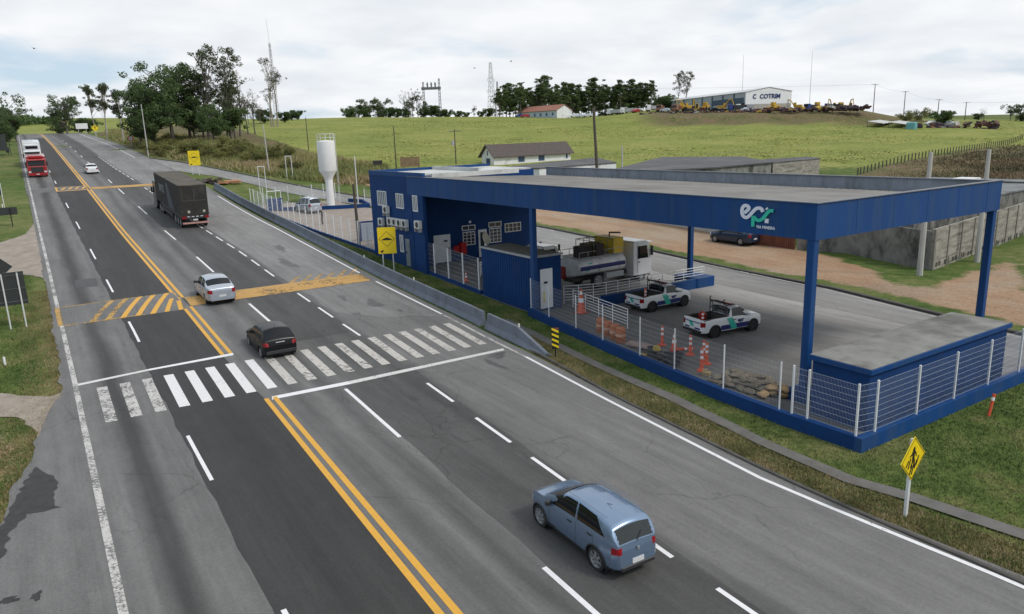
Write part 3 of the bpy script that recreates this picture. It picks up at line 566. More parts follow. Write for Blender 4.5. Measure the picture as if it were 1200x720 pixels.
fp_l = [(a + .1 + .03 * math.sin(b_ * 2.1), b_) for a, b_ in dens(fp_l[::-1], .5)][::-1]; fp = [(a + .52 + .04 * math.sin(b_ * 3.3 + 1), b_) for a, b_ in fp_l]
ribbon(fp_l, fp, .006, 'footpath', mat('footpath_concrete', (.125, .118, .108), .9, .25, 1.5, fine=.15), 1.5)
# ---------------------------------------------------------------- operations building with canopy
NAVY = (.0045, .05, .18)
M_BLUE = mat('blue_paint', NAVY, .55, .14, .35, spec=.25, stretch=(1, 1, .3), dirt=((.022, .062, .16), 1.8, .46, .66, (1, 1, .1)))
M_BLUEW = mat('blue_wall_paint', (.006, .04, .145), .7, .18, .6, spec=.2, dirt=((.03, .05, .11), .9, .58, .85, (1, 1, .35)))
M_WHITE = mat('white_paint', (.8, .81, .82), .5, .06, 2.)
M_POST = mat('galvanised_post', (.66, .67, .68), .45, .08, 4.)
M_DECK = mat('corrugated_roof_sheet', (.19, .18, .165), .6, .12, .5, dirt=((.11, .10, .088), .35, .42, .68))
M_PARA = mat('parapet_render', (.2, .225, .26), .85, .2, 1.2, dirt=((.12, .125, .135), 1.5, .5, .75, (1, 1, .25)))
M_GLASS = mat('window_glass', (.03, .04, .05), .08, .1, 2., spec=.8)
M_GREYGLASS = mat('pale_window_glass', (.22, .25, .28), .12, .25, 3., spec=.8)
M_CONCTOP = mat('weathered_concrete', (.25, .245, .225), .9, .25, .8, dirt=((.12, .118, .105), .7, .42, .66), fine=.1)
M_GREY = mat('grey_plastic', (.38, .39, .4), .5, .08, 3.); M_DARK = mat('black_plastic', (.02, .02, .022), .5, .1, 3.)
X0, X1, Y0, Y1, ZB, ZT = 22.84, 36.06, 15.77, 49.4, 6.0, 7.3
st = thing('service_building', 'long blue highway service building with a wide pillared canopy over the yard', 'building', (X0, Y0, 0), world=True)
mb = MB(); t_ = .12
mb.box(X0, X0 + t_, Y0, Y1, ZB, ZT); mb.box(X0 + t_, X1, Y0, Y0 + t_, ZB, ZT)
for i in range(1, 14): mb.box(X0 - .006, X0 + .01, Y0 + i * 2.4 - .012, Y0 + i * 2.4 + .012, ZB + .01, ZT - .01)
for i in range(1, 6): mb.box(X0 + i * 2.4 - .012, X0 + i * 2.4 + .012, Y0 - .006, Y0 + .01, ZB + .01, ZT - .01)
f = mb.build('fascia', M_BLUE, st)
mb = MB(); mb.box(X1 - t_, X1, Y0 + t_ + .003, 50.3, 6.0, 7.27); mb.build('back_fascia', M_PARA, st)
mb = MB(); mb.box(X0 - .05, X0 + .17, Y0 - .05, Y1, ZT, ZT + .03); mb.box(X0 + .17, X1 + .05, Y0 - .05, Y0 + .17, ZT, ZT + .03); mb.box(X1 - .2, X1 + .05, Y0 + .17, 50.3, 7.273, 7.31); mb.build('parapet_cap', mat('pale_cap', (.17, .18, .2), .6, .15, 2), st)
# corrugated deck falling to the back gutter
mb = MB(); P = []
ys = np.arange(Y0 + .14, Y1 - .02, .11)
for i, y in enumerate(ys): P.append([(x, float(y), 7.24 - (x - X0) / (X1 - X0) * .62 + (.03 if i % 2 else 0)) for x in np.linspace(X0 + .14, X1 - .45, 6)])
mb.grid(P); mb.build('roof_deck', M_DECK, st)
mb = MB(); mb.box(X1 - .46, X1 - .13, Y0 + .14, Y1, 6.42, 6.5); mb.box(X0 + .13, X1 - .2, Y0 + .13, Y0 + .4, 6.3, 6.45); mb.build('gutter', M_PARA, st)
mb = MB()
mb.grid([[(X1 - .6, y, 6.66 + (.05 if i % 2 else 0)), (X1 - .42, y, 6.6 + (.06 if i % 2 else 0))] for i, y in enumerate(np.arange(Y0 + .5, Y1 - 1, .21))])
mb.build('flashing', mat('white_flashing', (.7, .7, .68), .5, .15, 5), st)
mb = MB(); mb.grid([[(x, y, 6.05) for x in (X0 + .13, X1 - .13)] for y in (Y0 + .13, Y1)]); mb.build('canopy_ceiling', mat('soffit_paint', (.12, .13, .16), .8, .1, 1), st)  # soffit in one dark blue-grey paint
for (x, y, zb) in [(X0 + .17, Y0 + .2, .4), (X0 + .15, 33.55, .3), (X1 - .2, Y0 + .2, 0.), (X1 - .2, 34.0, .33)]:
    mb = MB(); mb.box(x - .15, x + .15, y - .15, y + .15, zb, ZB, .02); o = mb.build('pillar', M_BLUE, st)
mb = MB(); mb.box(X0 - .28, X0 + .62, Y0 - .25, Y0 + .65, -.05, .42, .03); mb.build('pillar_footing', M_BLUEW, st)
# two-storey block at the far end
BY0, BY1 = 49.4, 56.4; ZW = 7.55
mb = MB(); mb.box(X0, X1 - 2, BY0, BY1, .2, ZW - .3); mb.build('wall', M_BLUEW, st)
mb = MB(); mb.box(X0 - .02, X0 + .22, 46.93, BY0 - .003, .3, ZB - .004); mb.box(X0 - .05, X0 + .25, 48.7, 48.95, .3, ZB - .006); mb.build('wing_wall', M_BLUEW, st)
mb = MB(); mb.box(X0 - .02, X0 + .18, BY0 + .003, BY1, ZW - .303, ZW + .04); mb.box(X0 + .18, X1 - 2, BY1 - .2, BY1 + .003, ZW - .303, ZW + .03); mb.box(X0 - .02, X0 + .18, 46.7, BY0, 7.335, ZW + .04); mb.build('block_parapet', M_BLUE, st)
mb = MB(); mb.box(X0 + .18, X1 - 2.2, BY0 + .1, BY1 - .2, ZW - .295, ZW - .18); mb.box(X0 + 1.5, X0 + 9, BY0 - 1.2, BY0 - 1.0, 7.1, 7.42); mb.box(X0 + 5.5, X0 + 5.7, BY0 - 1, BY1 - .3, ZW - .18, ZW + .1); mb.build('block_roof', mat('white_roof_screed', (.52, .52, .5), .8, .2, .7, dirt=((.25, .25, .24), .6, .5, .7)), st)
M_FR = mat('white_window_frame', (.75, .76, .77), .4, .05, 3)
def win_x(x, y0, y1, z0, z1, nv=3, nh=0, glass=M_GREYGLASS, name='window'):
    """window on a wall facing -X"""
    mb = MB(); mb.box(x - .012, x - .003, y0 + .03, y1 - .03, z0 + .03, z1 - .03); g = mb.build(name, glass, st)
    mb = MB(); mb.box(x - .05, x - .004, y0, y1, z0, z0 + .06); mb.box(x - .05, x - .004, y0, y1, z1 - .06, z1); mb.box(x - .05, x - .004, y0, y0 + .06, z0 + .06, z1 - .06); mb.box(x - .05, x - .004, y1 - .06, y1, z0 + .06, z1 - .06)
    for i in range(1, nv): yy = y0 + (y1 - y0) * i / nv; mb.box(x - .04, x - .013, yy - .02, yy + .02, z0 + .06, z1 - .06)
    for i in range(1, nh + 1): zz = z0 + (z1 - z0) * i / (nh + 1); mb.box(x - .035, x - .014, y0 + .06, y1 - .06, zz - .015, zz + .015)
    mb.build('frame', M_FR, g); return g
def win_y(y, x0, x1, z0, z1, nv=3, nh=0, glass=M_GLASS, name='window', frm=None, par=None):
    """window on a wall facing -Y"""
    mb = MB(); mb.box(x0 + .03, x1 - .03, y - .012, y - .003, z0 + .03, z1 - .03); g = mb.build(name, glass, par or st)
    mb = MB(); mb.box(x0, x1, y - .05, y - .004, z0, z0 + .06); mb.box(x0, x1, y - .05, y - .004, z1 - .06, z1); mb.box(x0, x0 + .06, y - .05, y - .004, z0 + .06, z1 - .06); mb.box(x1 - .06, x1, y - .05, y - .004, z0 + .06, z1 - .06)
    for i in range(1, nv): xx = x0 + (x1 - x0) * i / nv; mb.box(xx - .02, xx + .02, y - .04, y - .013, z0 + .06, z1 - .06)
    for i in range(1, nh + 1): zz = z0 + (z1 - z0) * i / (nh + 1); mb.box(x0 + .06, x1 - .06, y - .035, y - .014, zz - .015, zz + .015)
    mb.build('frame', frm or M_FR, g); return g
xw = X0 - .003
win_x(xw, 53.2, 54.95, 4.9, 6.05, 5); win_x(xw, 50.1, 51.4, 4.9, 6.0, 4); win_x(xw - .02, 47.7, 48.5, 4.85, 6.0, 3)
win_x(xw, 50.6, 51.2, 1.6, 2.9, 2)
def door(axis, at_, a0, a1, z0, z1, m_=None, handle=True, fixed=1):
    mb = MB(); m_ = m_ or M_WHITE
    if axis == 'y': mb.box(a0, a1, at_ - .05, at_ - .004, z0, z1)
    else: mb.box(at_ - .05, at_ - .004, a0, a1, z0, z1)
    d = mb.build('door', m_, st); mb = MB()
    if axis == 'y': mb.box(a1 - .16, a1 - .1, at_ - .11, at_ - .052, z0 + .95, z0 + 1.1); MB().box(a0 + (a1 - a0) * .6, a0 + (a1 - a0) * .82, at_ - .062, at_ - .052, z1 - .55, z1 - .42).build('door_plate', M_DARK, d)
    else: mb.box(at_ - .11, at_ - .052, a1 - .16, a1 - .1, z0 + .95, z0 + 1.1)
    mb.build('handle', M_DARK, d); return d
door('y', BY0, 24.73, 26.15, .68, 2.78); door('x', X0, 49.5, 50.2, .65, 2.7, M_GREYGLASS); door('x', X0, 47.2, 47.9, .6, 2.6, M_GREYGLASS) if 0 else None
win_y(BY0, 27.25, 28.35, 1.75, 2.8, 3, 3); win_y(BY0, 27.2, 28.4, 2.9, 3.3, 2)
gd = door('y', BY0, 28.65, 29.4, .7, 2.85); 
mb = MB(); mb.box(28.8, 29.25, BY0 - .06, BY0 - .052, 1.1, 2.65); mb.build('door_pane', M_GLASS, gd)
win_y(BY0, 29.65, 30.75, 1.7, 2.85, 3, 3); win_y(BY0, 29.6, 30.8, 2.92, 3.35, 2); win_y(BY0, 31.1, 32.65, 2.4, 3.12, 4, 1)
mb = MB(); mb.lathe([(.0, 0), (.09, 0), (.12, .08), (.06, .16)], (27.9, BY0 - .17, 3.55), 'Y', 10); mb.build('wall_lamp', M_WHITE, st)
# logo on the fascia: strokes in the plane of the band
def smooth_path(p, n=10):
    p = [Vector(q) for q in p]; p = [p[0] * 2 - p[1]] + p + [p[-1] * 2 - p[-2]]; out_ = []
    for i in range(1, len(p) - 2):
        for k in range(n):
            t = k / n; a, b_, c, d = p[i - 1:i + 3]; out_.append(.5 * ((2 * b_) + (c - a) * t + (2 * a - 5 * b_ + 4 * c - d) * t * t + (3 * b_ - a - 3 * c + d) * t ** 3))
    return out_ + [p[-2]]
def LZ(x, y): q = onX(820 + x / 8.571, 220 + y / 8.571, X0 - .01); return (q[1], q[2])
sy = abs(LZ(500, 280)[0] - LZ(600, 280)[0]) / 100; sz = abs(LZ(600, 250)[1] - LZ(600, 350)[1]) / 100
lo = LZ(570, 290)
def L2(x, y): return (lo[0] - (x - 570) * sy, lo[1] - (y - 290) * sz - (x - 570) * sz * .02)
def stroke(mb, pts, wd, x, sm=True, th=.03):
    ps = smooth_path([Vector((a, b_)) for a, b_ in pts]) if sm else [Vector(q) for q in pts]; l_, r_ = [], []
    for i, q in enumerate(ps):
        d = (ps[min(i + 1, len(ps) - 1)] - ps[max(0, i - 1)]).normalized(); nr = Vector((-d.y, d.x)) * wd / 2; l_.append(q + nr); r_.append(q - nr)
    A = [(x - th, *L2(*a)) for a in l_]; B = [(x - th, *L2(*a)) for a in r_]; A2 = [(x, *L2(*a)) for a in l_]; B2 = [(x, *L2(*a)) for a in r_]
    mb.grid([A2, A, B, B2]); 
M_LW = mat('logo_white', (.72, .74, .84), .4, .02, 3); M_LG = mat('logo_green', (.03, .5, .36), .4, .03, 3)
lg = MB(); stroke(lg, [(448, 268), (492, 222), (482, 196), (455, 190), (430, 212), (423, 255), (436, 297), (467, 312), (497, 294), (560, 218), (597, 203), (622, 214), (634, 238)], 33, X0 - .008)
stroke(lg, [(675, 345), (675, 322), (676, 300)], 36, X0 - .008, False); stroke(lg, [(664, 212), (672, 200), (684, 192)], 16, X0 - .008, False)
lgo = lg.build('logo', M_LW, st)
lg = MB(); stroke(lg, [(545, 394), (545, 330), (545, 285)], 32, X0 - .038, False); stroke(lg, [(550, 292), (575, 318), (604, 326), (640, 305), (690, 235), (712, 217), (742, 218)], 33, X0 - .0385); lg.build('logo_green_letter', M_LG, lgo)
tm = text_mb('VIA MINEIRA', .15, .004, .004); q = L2(665, 404)
xf(tm, Matrix.Translation((X0 - .02, q[0], q[1])) @ Matrix(((0, 0, -1, 0), (-1, 0, 0, 0), (0, 1, 0, 0), (0, 0, 0, 1)))); tm.build('logo_lettering', M_LW, lgo)
# air conditioners on the facade
M_ACW = mat('pale_casing', (.6, .6, .58), .5, .1, 3)
def aircon(label, loc, rz=0):
    t = thing('air_conditioner', label, 'air conditioner', loc, rz, 'air conditioners on the blue facade')
    MB().box(-.02, .28, -.38, .38, 0, .55, .02).build('casing', M_ACW, t); MB().lathe([(.0, 0), (.2, 0), (.21, .02), (0, .025)], (-.045, -.1, .28), 'X', 20).build('fan_grille', M_DARK, t)
    MB().box(-.02, .26, -.35, -.3, -.25, -.005).build('bracket', M_GREY, t); MB().box(-.02, .26, .3, .35, -.25, -.005).build('bracket', M_GREY, t); return t
acs = [(53.9, 4.0, 'topmost air conditioner, beneath the far upper window'), (54.6, 3.2, 'lower left air conditioner at the far end of the facade row'), (53.5, 3.15, 'second air conditioner from the left in the facade row'), (52.2, 3.15, 'third air conditioner from the left in the facade row'), (51.2, 3.12, 'fourth air conditioner from the left in the facade row'), (50.2, 3.1, 'last air conditioner of the facade row, beside the pilaster'), (48.0, 3.25, 'grey air conditioner alone on the wing wall next to the canopy recess')]
for (px_, py_), (y, z, lb) in zip([(453, 250), (447.5, 264), (458, 263.5), (463.5, 264.5), (469, 265.5), (475, 266.5), (490.5, 268)], acs): q = onX(px_, py_, X0 - .2); aircon(lb, (X0 - .36, q[1], q[2]))
mb = MB()
for a, b_ in [(54.6, 3.2), (53.6, 3.2), (53.0, 3.3)]: mb.tube([(X0 - .06, a, b_ + .3), (X0 - .09, a - .1, b_ - .5), (X0 - .08, a - .05, 1.2)], .035, 6)
mb.tube([(X0 - .08, 54, 3.9), (X0 - .1, 53.2, 3.7), (X0 - .1, 53.1, 1.2)], .06, 6); tag(mb.build('pipe', M_DARK), 'dark pipes running down the blue facade under the air conditioners', 'pipe')
# booth
bt = thing('equipment_booth', 'blue flat-roofed booth with a white door beside the middle pillar', 'booth', (23, 33.8, 0), world=True)
mb = MB(); mb.box(23.02, 25.05, 33.8, 39.4, -.1, 3.2)
for i in range(22): y = 33.9 + i * .25; mb.box(22.995, 23.021, y, y + .12, 0, 3.15)
mb.build('wall', M_BLUEW, bt)
MB().box(22.98, 25.09, 33.76, 39.44, 3.2, 3.25).build('roof', mat('booth_roof', (.085, .078, .062), .9, .3, 1.5), bt)
MB().box(22.93, 22.977, 33.71, 39.49, 3.15, 3.28).box(22.98, 25.14, 33.71, 33.757, 3.15, 3.28).build('roof_edge', mat('zinc_edge', (.3, .31, .33), .5, .1, 3), bt)
d = MB().box(23.55, 24.4, 33.75, 33.797, .15, 2.45).build('door', M_WHITE, bt); MB().box(23.78, 24.02, 33.72, 33.748, 1.6, 1.72).build('handle', M_DARK, d); MB().box(23.72, 23.84, 33.742, 33.749, .5, 1.15).build('warning_sticker', mat('yellow_sticker', (.7, .6, .2), .5), d)
# low solid block in the near corner
bl = thing('low_block', 'low solid blue block with a bare concrete top in the near corner of the yard', 'block', (23, 13.5, 0), world=True)
MB().box(21.95, 31.2, 12.85, 14.95, -.05, 2.02).build('wall', M_BLUEW, bl); MB().box(21.83, 31.32, 12.73, 15.07, 2.0, 2.19, .02).build('roof_band', M_BLUE, bl); MB().box(21.87, 31.28, 12.77, 15.03, 2.19, 2.205).build('roof', M_CONCTOP, bl)
# kerb walls round the yard
def wallstrip(pts, wd, h, base, zf=Hs):
    mb = MB(); sec = []
    for i, (x, y) in enumerate(pts):
        a = Vector(pts[max(0, i - 1)]); b_ = Vector(pts[min(len(pts) - 1, i + 1)]); d = (b_ - a).normalized(); nr = Vector((d.y, -d.x)) * wd; z = zf(x, y)
        sec.append([(x, y, z + base), (x, y, z + h), (x + nr.x, y + nr.y, z + h), (x + nr.x, y + nr.y, z + base)])
    mb.grid(sec); n = len(sec) - 1; mb.add(sec[0], [(0, 1, 2, 3)]); mb.add(sec[n], [(0, 1, 2, 3)]); return mb
WP = [(20.42, 12.3), (20.36, 15), (20.55, 18.5), (20.86, 21.5), (21.4, 26), (21.95, 30), (22.5, 33.6)]
kw = thing('kerb_wall', 'low blue wall along the yard with a pale strip on top, facing the highway', 'low wall', (20.4, 12.3, 0), world=True)
wallstrip(dens(WP, 1.2), .26, .42, -.3).build('wall', M_BLUEW, kw)
mb = MB(); mb.box(20.42, 42, 12.04, 12.3, -.3, .42); mb.build('side_wall', M_BLUE, kw)
far_fence = [(22.95, y) for y in np.arange(39.6, 98, 2.2)]
kw2 = tag(wallstrip(far_fence, .2, .22, -.3).build('kerb_wall', M_BLUEW), 'thin blue kerb under the wire fence beyond the booth', 'low wall')
kw3 = thing('kerb_wall', 'short low blue wall behind the white pickups, under the white pipe railing', 'low wall', (28, 32.6, 0), world=True)
MB().box(27.0, 34.7, 32.3, 32.6, -.05, .62).box(34.7, 36.3, 32.25, 34.3, -.05, .64, .03).build('wall', M_BLUE, kw3)
# wire fences
M_WIRE = mat('white_wire', (.62, .63, .65), .4, .05, 3); M_WIREB = mat('grey_wire', (.45, .47, .5), .4, .05, 3)
def fence(label, pts, zb, h, wm, pitch=.05, wr=.0028, post=.03, hw=.2, hr=.004, zf=lambda x, y: 0., name='wire_fence', panels=True):
    t = thing(name, label, 'fence', (pts[0][0], pts[0][1], zf(*pts[0]) + zb), world=True)
    for x, y in pts: z = zf(x, y) + zb; MB().box(x - post, x + post, y - post, y + post, z - .04, z + h, .008).build('post', M_POST, t)
    if panels:
        for a, b_ in zip(pts[:-1], pts[1:]):
            mb = MB(); A = Vector((*a, zf(*a) + zb)); B = Vector((*b_, zf(*b_) + zb)); n = max(2, int((B - A).length / pitch))
            for i in range(1, n): p = A.lerp(B, i / n); mb.tube([p + Vector((0, 0, .06)), p + Vector((0, 0, h - .06))], wr, 3, False)
            for k in range(int(h / hw) + 1): zz = Vector((0, 0, min(h - .05, .06 + k * hw))); mb.tube([A + zz, B + zz], hr, 3, False)
            mb.build('mesh_panel', wm, t)
    return t
fence('bare fence posts with hair-thin wire along the blue yard wall, facing the highway', [(20.55, 15.2), (20.68, 17.8), (20.95, 20.6), (21.18, 22.9), (21.5, 25.8), (21.85, 28.3), (22.2, 31.1), (22.62, 33.4)], .42, 1.72, M_WIREB, .06, .0018, .024, .2, .0028)
fence('white wire mesh fence round the corner in front of the low concrete-topped block', [(20.56, 14.7), (20.56, 14.1), (20.52, 12.32), (21.3, 12.17), (23.7, 12.17), (26.1, 12.17), (28.5, 12.17), (30.9, 12.17), (33.3, 12.17), (35.7, 12.17)], .42, 1.72, mat('bluish_wire', (.34, .38, .46), .5, .05, 3), .05, .0032, .032, .2, .0052)
fence('long run of white fence posts beyond the booth, beside the concrete barrier', [(23.05, float(y)) for y in np.arange(39.9, 97, 2.05)], .2, 2.1, M_WIRE, .1, .0024, .042, .3, .004, Hs)
xb = [(23.2 + 1.6 * i, 97.5) for i in range(8)]
fence('far end fence of white posts closing off the parking area', xb, .1, 2.0, M_WIRE, .12, .003, .04, .3, .003, Hs)
fence('white post fence between the parking area and the access road', [(36.2 - (y - 60) * .012, float(y)) for y in np.arange(62, 92, 2.6)], .1, 1.9, M_WIRE, .12, .003, .035, .3, .003, Hs)
# white pipe railings
def railing(label, pts, h=1.05, zf=lambda x, y: 0., nb=5, step=1.2, r=.022):
    t = thing('pipe_railing', label, 'railing', (pts[0][0], pts[0][1], zf(*pts[0])), world=True); P = dens(pts, step)
    mb = MB()
    for x, y in P: z = zf(x, y); mb.tube([(x, y, z), (x, y, z + h)], r, 6)
    mb.build('upright', M_WHITE, t)
    mb = MB()
    for k in range(nb): zz = h - k * (h - .12) / (nb - .2); mb.tube([(x, y, zf(x, y) + zz) for x, y in P], r * (1 if k == 0 else .75), 6)
    mb.build('rail', M_WHITE, t); return t
railing('long white pipe railing in front of the tank truck', [(25.6, 34.3), (27.5, 33.4), (36.2, 33.1)], 1.1, lambda x, y: .02 if x < 26.9 else .05, 6, .8)
railing('short white pipe railing beside the big cone and the orange barrels', [(25.6, 33.4), (24.75, 27.7)], 1.05, nb=6, step=1.1)
railing('small white pipe railing by the building entrance behind the booth', [(25.3, 41.4), (25.6, 44.5), (27.6, 45.0)], 1.05, lambda x, y: .3, 6, 1.)
# concrete barriers, New Jersey profile, following the road edge
M_BAR = mat('barrier_concrete', (.15, .168, .2), .88, .15, .7, dirt=((.1, .105, .115), 1.1, .5, .72, (1, 1, .5)), fine=.1)
def barrier(label, y0, y1, taper=False):
    ys = np.linspace(y0, y1, max(4, int((y1 - y0) / 1.5))); xc = lambda y: float(re_(y)) + .95 + .25 * min(1, max(0, (y - 40) / 40)); prof = [(-.30, 0), (-.30, .08), (-.13, .32), (-.08, .82), (.08, .82), (.13, .32), (.30, .08), (.30, 0)]
    t = thing('concrete_barrier', label, 'concrete barrier', (xc(y0), y0, float(zr(y0))), world=True); mb = MB(); sec = []
    for y in ys:
        k = 1 if not taper else min(1, .16 + (y - y0) / 3.3); sec.append([(xc(y) + a, float(y), float(zr(y)) - .06 + b_ * k * (1 if b_ > .1 else 1)) for a, b_ in prof])
    if taper:
        ys = np.r_[np.linspace(y0, y0 + 3, 8), np.linspace(y0 + 3.5, y1, 5)]; sec = []
        for y in ys: k = min(1, .14 + .86 * (y - y0) / 2.8); sec.append([(xc(y) + a, float(y), float(zr(y)) - .03 + b_ * k) for a, b_ in prof])
    mb.grid(sec); mb.add(sec[0], [tuple(range(8))]); mb.add(sec[-1], [tuple(range(8))]); mb.build('barrier_body', M_BAR, t); return t
barrier('long grey concrete barrier following the highway edge up to the truck', 33.1, 108.)
barrier('short grey concrete barrier with a sloped near end beside the crossing', 26.5, 32.5, True)
for i, (y, lb) in enumerate([(29.2, 'small pale reflector on top of the short barrier'), (42.2, 'small pale reflector on the long barrier, nearest the crossing'), (51, 'small pale reflector on the long barrier by the yellow hump sign')]):
    x = float(re_(y)) + .95; t = tag(MB().box(x - .03, x + .03, y - .05, y + .05, float(zr(y)) + .76, float(zr(y)) + .95, .01).build('barrier_reflector', mat('reflector_pale', (.7, .68, .6), .4)), lb, 'reflector', 'reflectors on the barriers')
# ---------------------------------------------------------------- signs, cones, drums, sacks
M_YEL = mat('sign_yellow', (.82, .60, .01), .45, .04, 3); M_BLK = mat('sign_black', (.012, .012, .012), .5, .1, 3); M_SPOST = mat('sign_post_white', (.6, .61, .6), .5, .1, 3); M_SBACK = mat('sign_back_dark', (.025, .03, .03), .6, .15, 3)
def panel_frame(px_r, up=Vector((0, 0, 1))): pass
def sign_obj(name, label, cat, base, ang, posts, hp, group=None, pr=.045, pm=None):
    """sign facing local -Y; ang turns it"""
    t = thing(name, label, cat, tuple(base), ang, group)
    for x in posts: MB().tube([(x, .06, -.2), (x, .06, hp)], pr, 8).build('post', pm or M_SPOST, t)
    return t
def flatpoly(mb, poly, y0, y1): # poly in x,z
    return mb.prism([(a, 0, b_) for a, b_ in poly], (0, y0, 0), (0, y1, 0))
def band(mb, pts, wd, y, closed=False):
    n = len(pts); 
    for i in range(n if closed else n - 1):
        a = Vector(pts[i]); b_ = Vector(pts[(i + 1) % n]); d = (b_ - a).normalized(); nr = Vector((-d.y, d.x)) * wd / 2; e_ = d * wd * .35
        flatpoly(mb, [tuple(a + nr - e_), tuple(b_ + nr + e_), tuple(b_ - nr + e_), tuple(a - nr - e_)], y, y + .003)
def hump_sign(label, base, ang, W=1.5, Hh=2.0, zb=1.5):
    t = sign_obj('warning_sign', label, 'road sign', base, ang, (-W * .28, W * .28), zb + Hh * .9, 'yellow speed hump signs')
    p = MB().box(-W / 2, W / 2, -.02, .01, zb, zb + Hh, .01).build('panel', M_YEL, t)
    zc = zb + Hh * .56; s_ = W * .42; mb = MB(); band(mb, [(0, zc + s_), (s_, zc), (0, zc - s_), (-s_, zc)], .028, -.025, True)
    hp_ = [(-.36 * W, zc - .05)] + [(W * (-.33 + .66 * k / 14), zc - .05 + .14 * Hh / 2 * max(0, math.sin(math.pi * k / 14)) ** 1.2 + .02) for k in range(15)] + [(.36 * W, zc - .05), (.3 * W, zc - .09), (-.3 * W, zc - .09)]
    hp_ = [(a * .82, b_) for a, b_ in hp_]; flatpoly(mb, hp_, -.027, -.023)
    flatpoly(mb, [(-W * .38, zb + .1), (-W * .2, zb + .1), (-W * .26, zb + .16), (-W * .19, zb + .26), (-W * .25, zb + .3), (-W * .31, zb + .21), (-W * .38, zb + .26)], -.027, -.023)
    mb.build('pictogram', M_BLK, p); return t
def face(p, q=(0, 0)): return math.atan2(p[0] - q[0], -(p[1] - q[1]))
b1 = G(456, 318.5); hump_sign('large yellow speed hump sign on two posts behind the long barrier', b1, -.5, 1.3, 1.9, 1.32)
b2 = Vector(D(231, 213, 118)); b2.z = Hs(b2.x, b2.y); hump_sign('small far yellow speed hump sign on two posts, above the dark truck', b2, -.38, 1.75, 2.3, 1.5)
# pedestrian crossing diamond
bp = G(1061, 603)
t = thing('warning_sign', 'yellow diamond pedestrian crossing sign on a pale square post', 'road sign', tuple(bp), .04)
MB().box(-.05, .05, -.035, .035, -.2, 2.12).build('post', M_SPOST, t)
s_ = .6; zc = 1.6; p = flatpoly(MB(), [(0, zc + s_), (s_, zc), (0, zc - s_), (-s_, zc)], -.06, -.038).build('panel', M_YEL, t)
mb = MB(); band(mb, [(0, zc + s_ * .93), (s_ * .93, zc), (0, zc - s_ * .93), (-s_ * .93, zc)], .014, -.065, True)
flatpoly(mb, [(.01 + .035 * math.cos(a), zc + .285 + .04 * math.sin(a)) for a in np.linspace(0, 6.28, 11)[:-1]], -.066, -.061)
for q in [([(.0, zc + .24), (-.01, zc + .03)], .085), ([(.02, zc + .21), (.1, zc + .13), (.13, zc + .05)], .035), ([(-.03, zc + .22), (-.1, zc + .12), (-.17, zc + .09)], .035), ([(-.02, zc + .05), (-.04, zc - .1), (-.1, zc - .22)], .05), ([(.0, zc + .05), (.05, zc - .08), (.06, zc - .22)], .05)]: band(mb, q[0], q[1] * 1.3, -.066)
for x0, a0, a1 in [(-.3, -.02, -.1), (-.2, .02, -.18), (-.1, -.2, -.36), (.0, -.12, -.38), (.12, -.1, -.24), (.2, .0, -.16)]: band(mb, [(x0 + .06, zc + a0), (x0 - .03, zc + a1 - .04)], .052, -.066)
mb.build('pictogram', M_BLK, p)
# striped hazard board
bh = G(651, 418)
t = thing('hazard_marker', 'small black and yellow striped hazard board by the end of the short barrier', 'road marker', tuple(bh), -.55); MB().box(-.03, .03, -.02, .02, -.2, .5).build('post', M_BLK, t)
p = MB().box(-.16, .16, -.05, -.022, .38, 1.3, .005).build('panel', M_BLK, t); mb = MB()
for k in range(4): z = .42 + k * .24; flatpoly(mb, [(-.155, z + .14), (-.155, z + .02 + .22), (.155, z + .1), (.155, z - .02)] if z > .4 else [], -.056, -.051)
mb.build('stripe', M_YEL, p); MB().box(-.17, .17, -.055, -.018, 1.3, 1.37).build('cap', mat('red_lens', (.2, .05, .05), .4), t)
bs = G(1159, 486); t = thing('delineator_post', 'short leaning orange delineator post in the grass by the side wall', 'delineator', tuple(bs), 0); t.rotation_euler = (.0, .28, 0)
M_ORG = mat('orange_plastic', (.62, .085, .025), .45, .1, 3); M_WB = mat('white_reflective_band', (.75, .75, .75), .35, .03, 3)
MB().tube([(0, 0, -.1), (0, 0, .75)], .05, 10).build('post_body', M_ORG, t); MB().tube([(0, 0, .5), (0, 0, .62)], .054, 10).build('band', M_WB, t)
# backs of the signs on the left verge
t = thing('direction_sign', 'large dark back of a road sign on two pale posts on the left verge', 'road sign', (-1.42, 47.65, Hs(-1.42, 47.65)), .04)
for x in (-.72, 0.): MB().tube([(x, -.06, -.2), (x, -.06, 3.0)], .042, 8).build('post', M_SPOST, t)
MB().box(-2.8, .3, 0, .04, 1.25, 3.05, .01).build('panel', M_SBACK, t); MB().box(-2.8, .3, -.03, -.001, 1.42, 1.46).box(-2.8, .3, -.03, -.001, 2.12, 2.15).box(-2.8, .3, -.03, -.001, 2.86, 2.89).build('stiffener', mat('sign_rail', (.09, .095, .1), .5), t)
flatpoly(MB(), [(-1.0, 3.06), (-.45, 3.06), (-.12, 3.35), (-.6, 3.85), (-1.1, 3.95)], .0, .03).build('route_marker_panel', M_SBACK, t)
def backsign(label, px, py, w_, h_, zb, ang=0., np_=1, off=0., pm=None, d=None):
    b_ = G(px, py); t = thing('road_sign', label, 'road sign', (b_.x, b_.y, b_.z), ang)
    for x in ([0] if np_ == 1 else [-w_ * .3, w_ * .3]): MB().tube([(x, -.05, -.2), (x, -.05, zb + h_ * .9)], .05, 8).build('post', pm or M_SPOST, t)
    MB().box(-w_ / 2 + off, w_ / 2 + off, 0, .04, zb, zb + h_, .01).build('panel', M_SBACK, t); return t
backsign('wide dark back of a low board on a thin dark post, up the left verge', 15, 265, 3.2, .75, 1.1, .05, 1, -1.0, M_BLK)
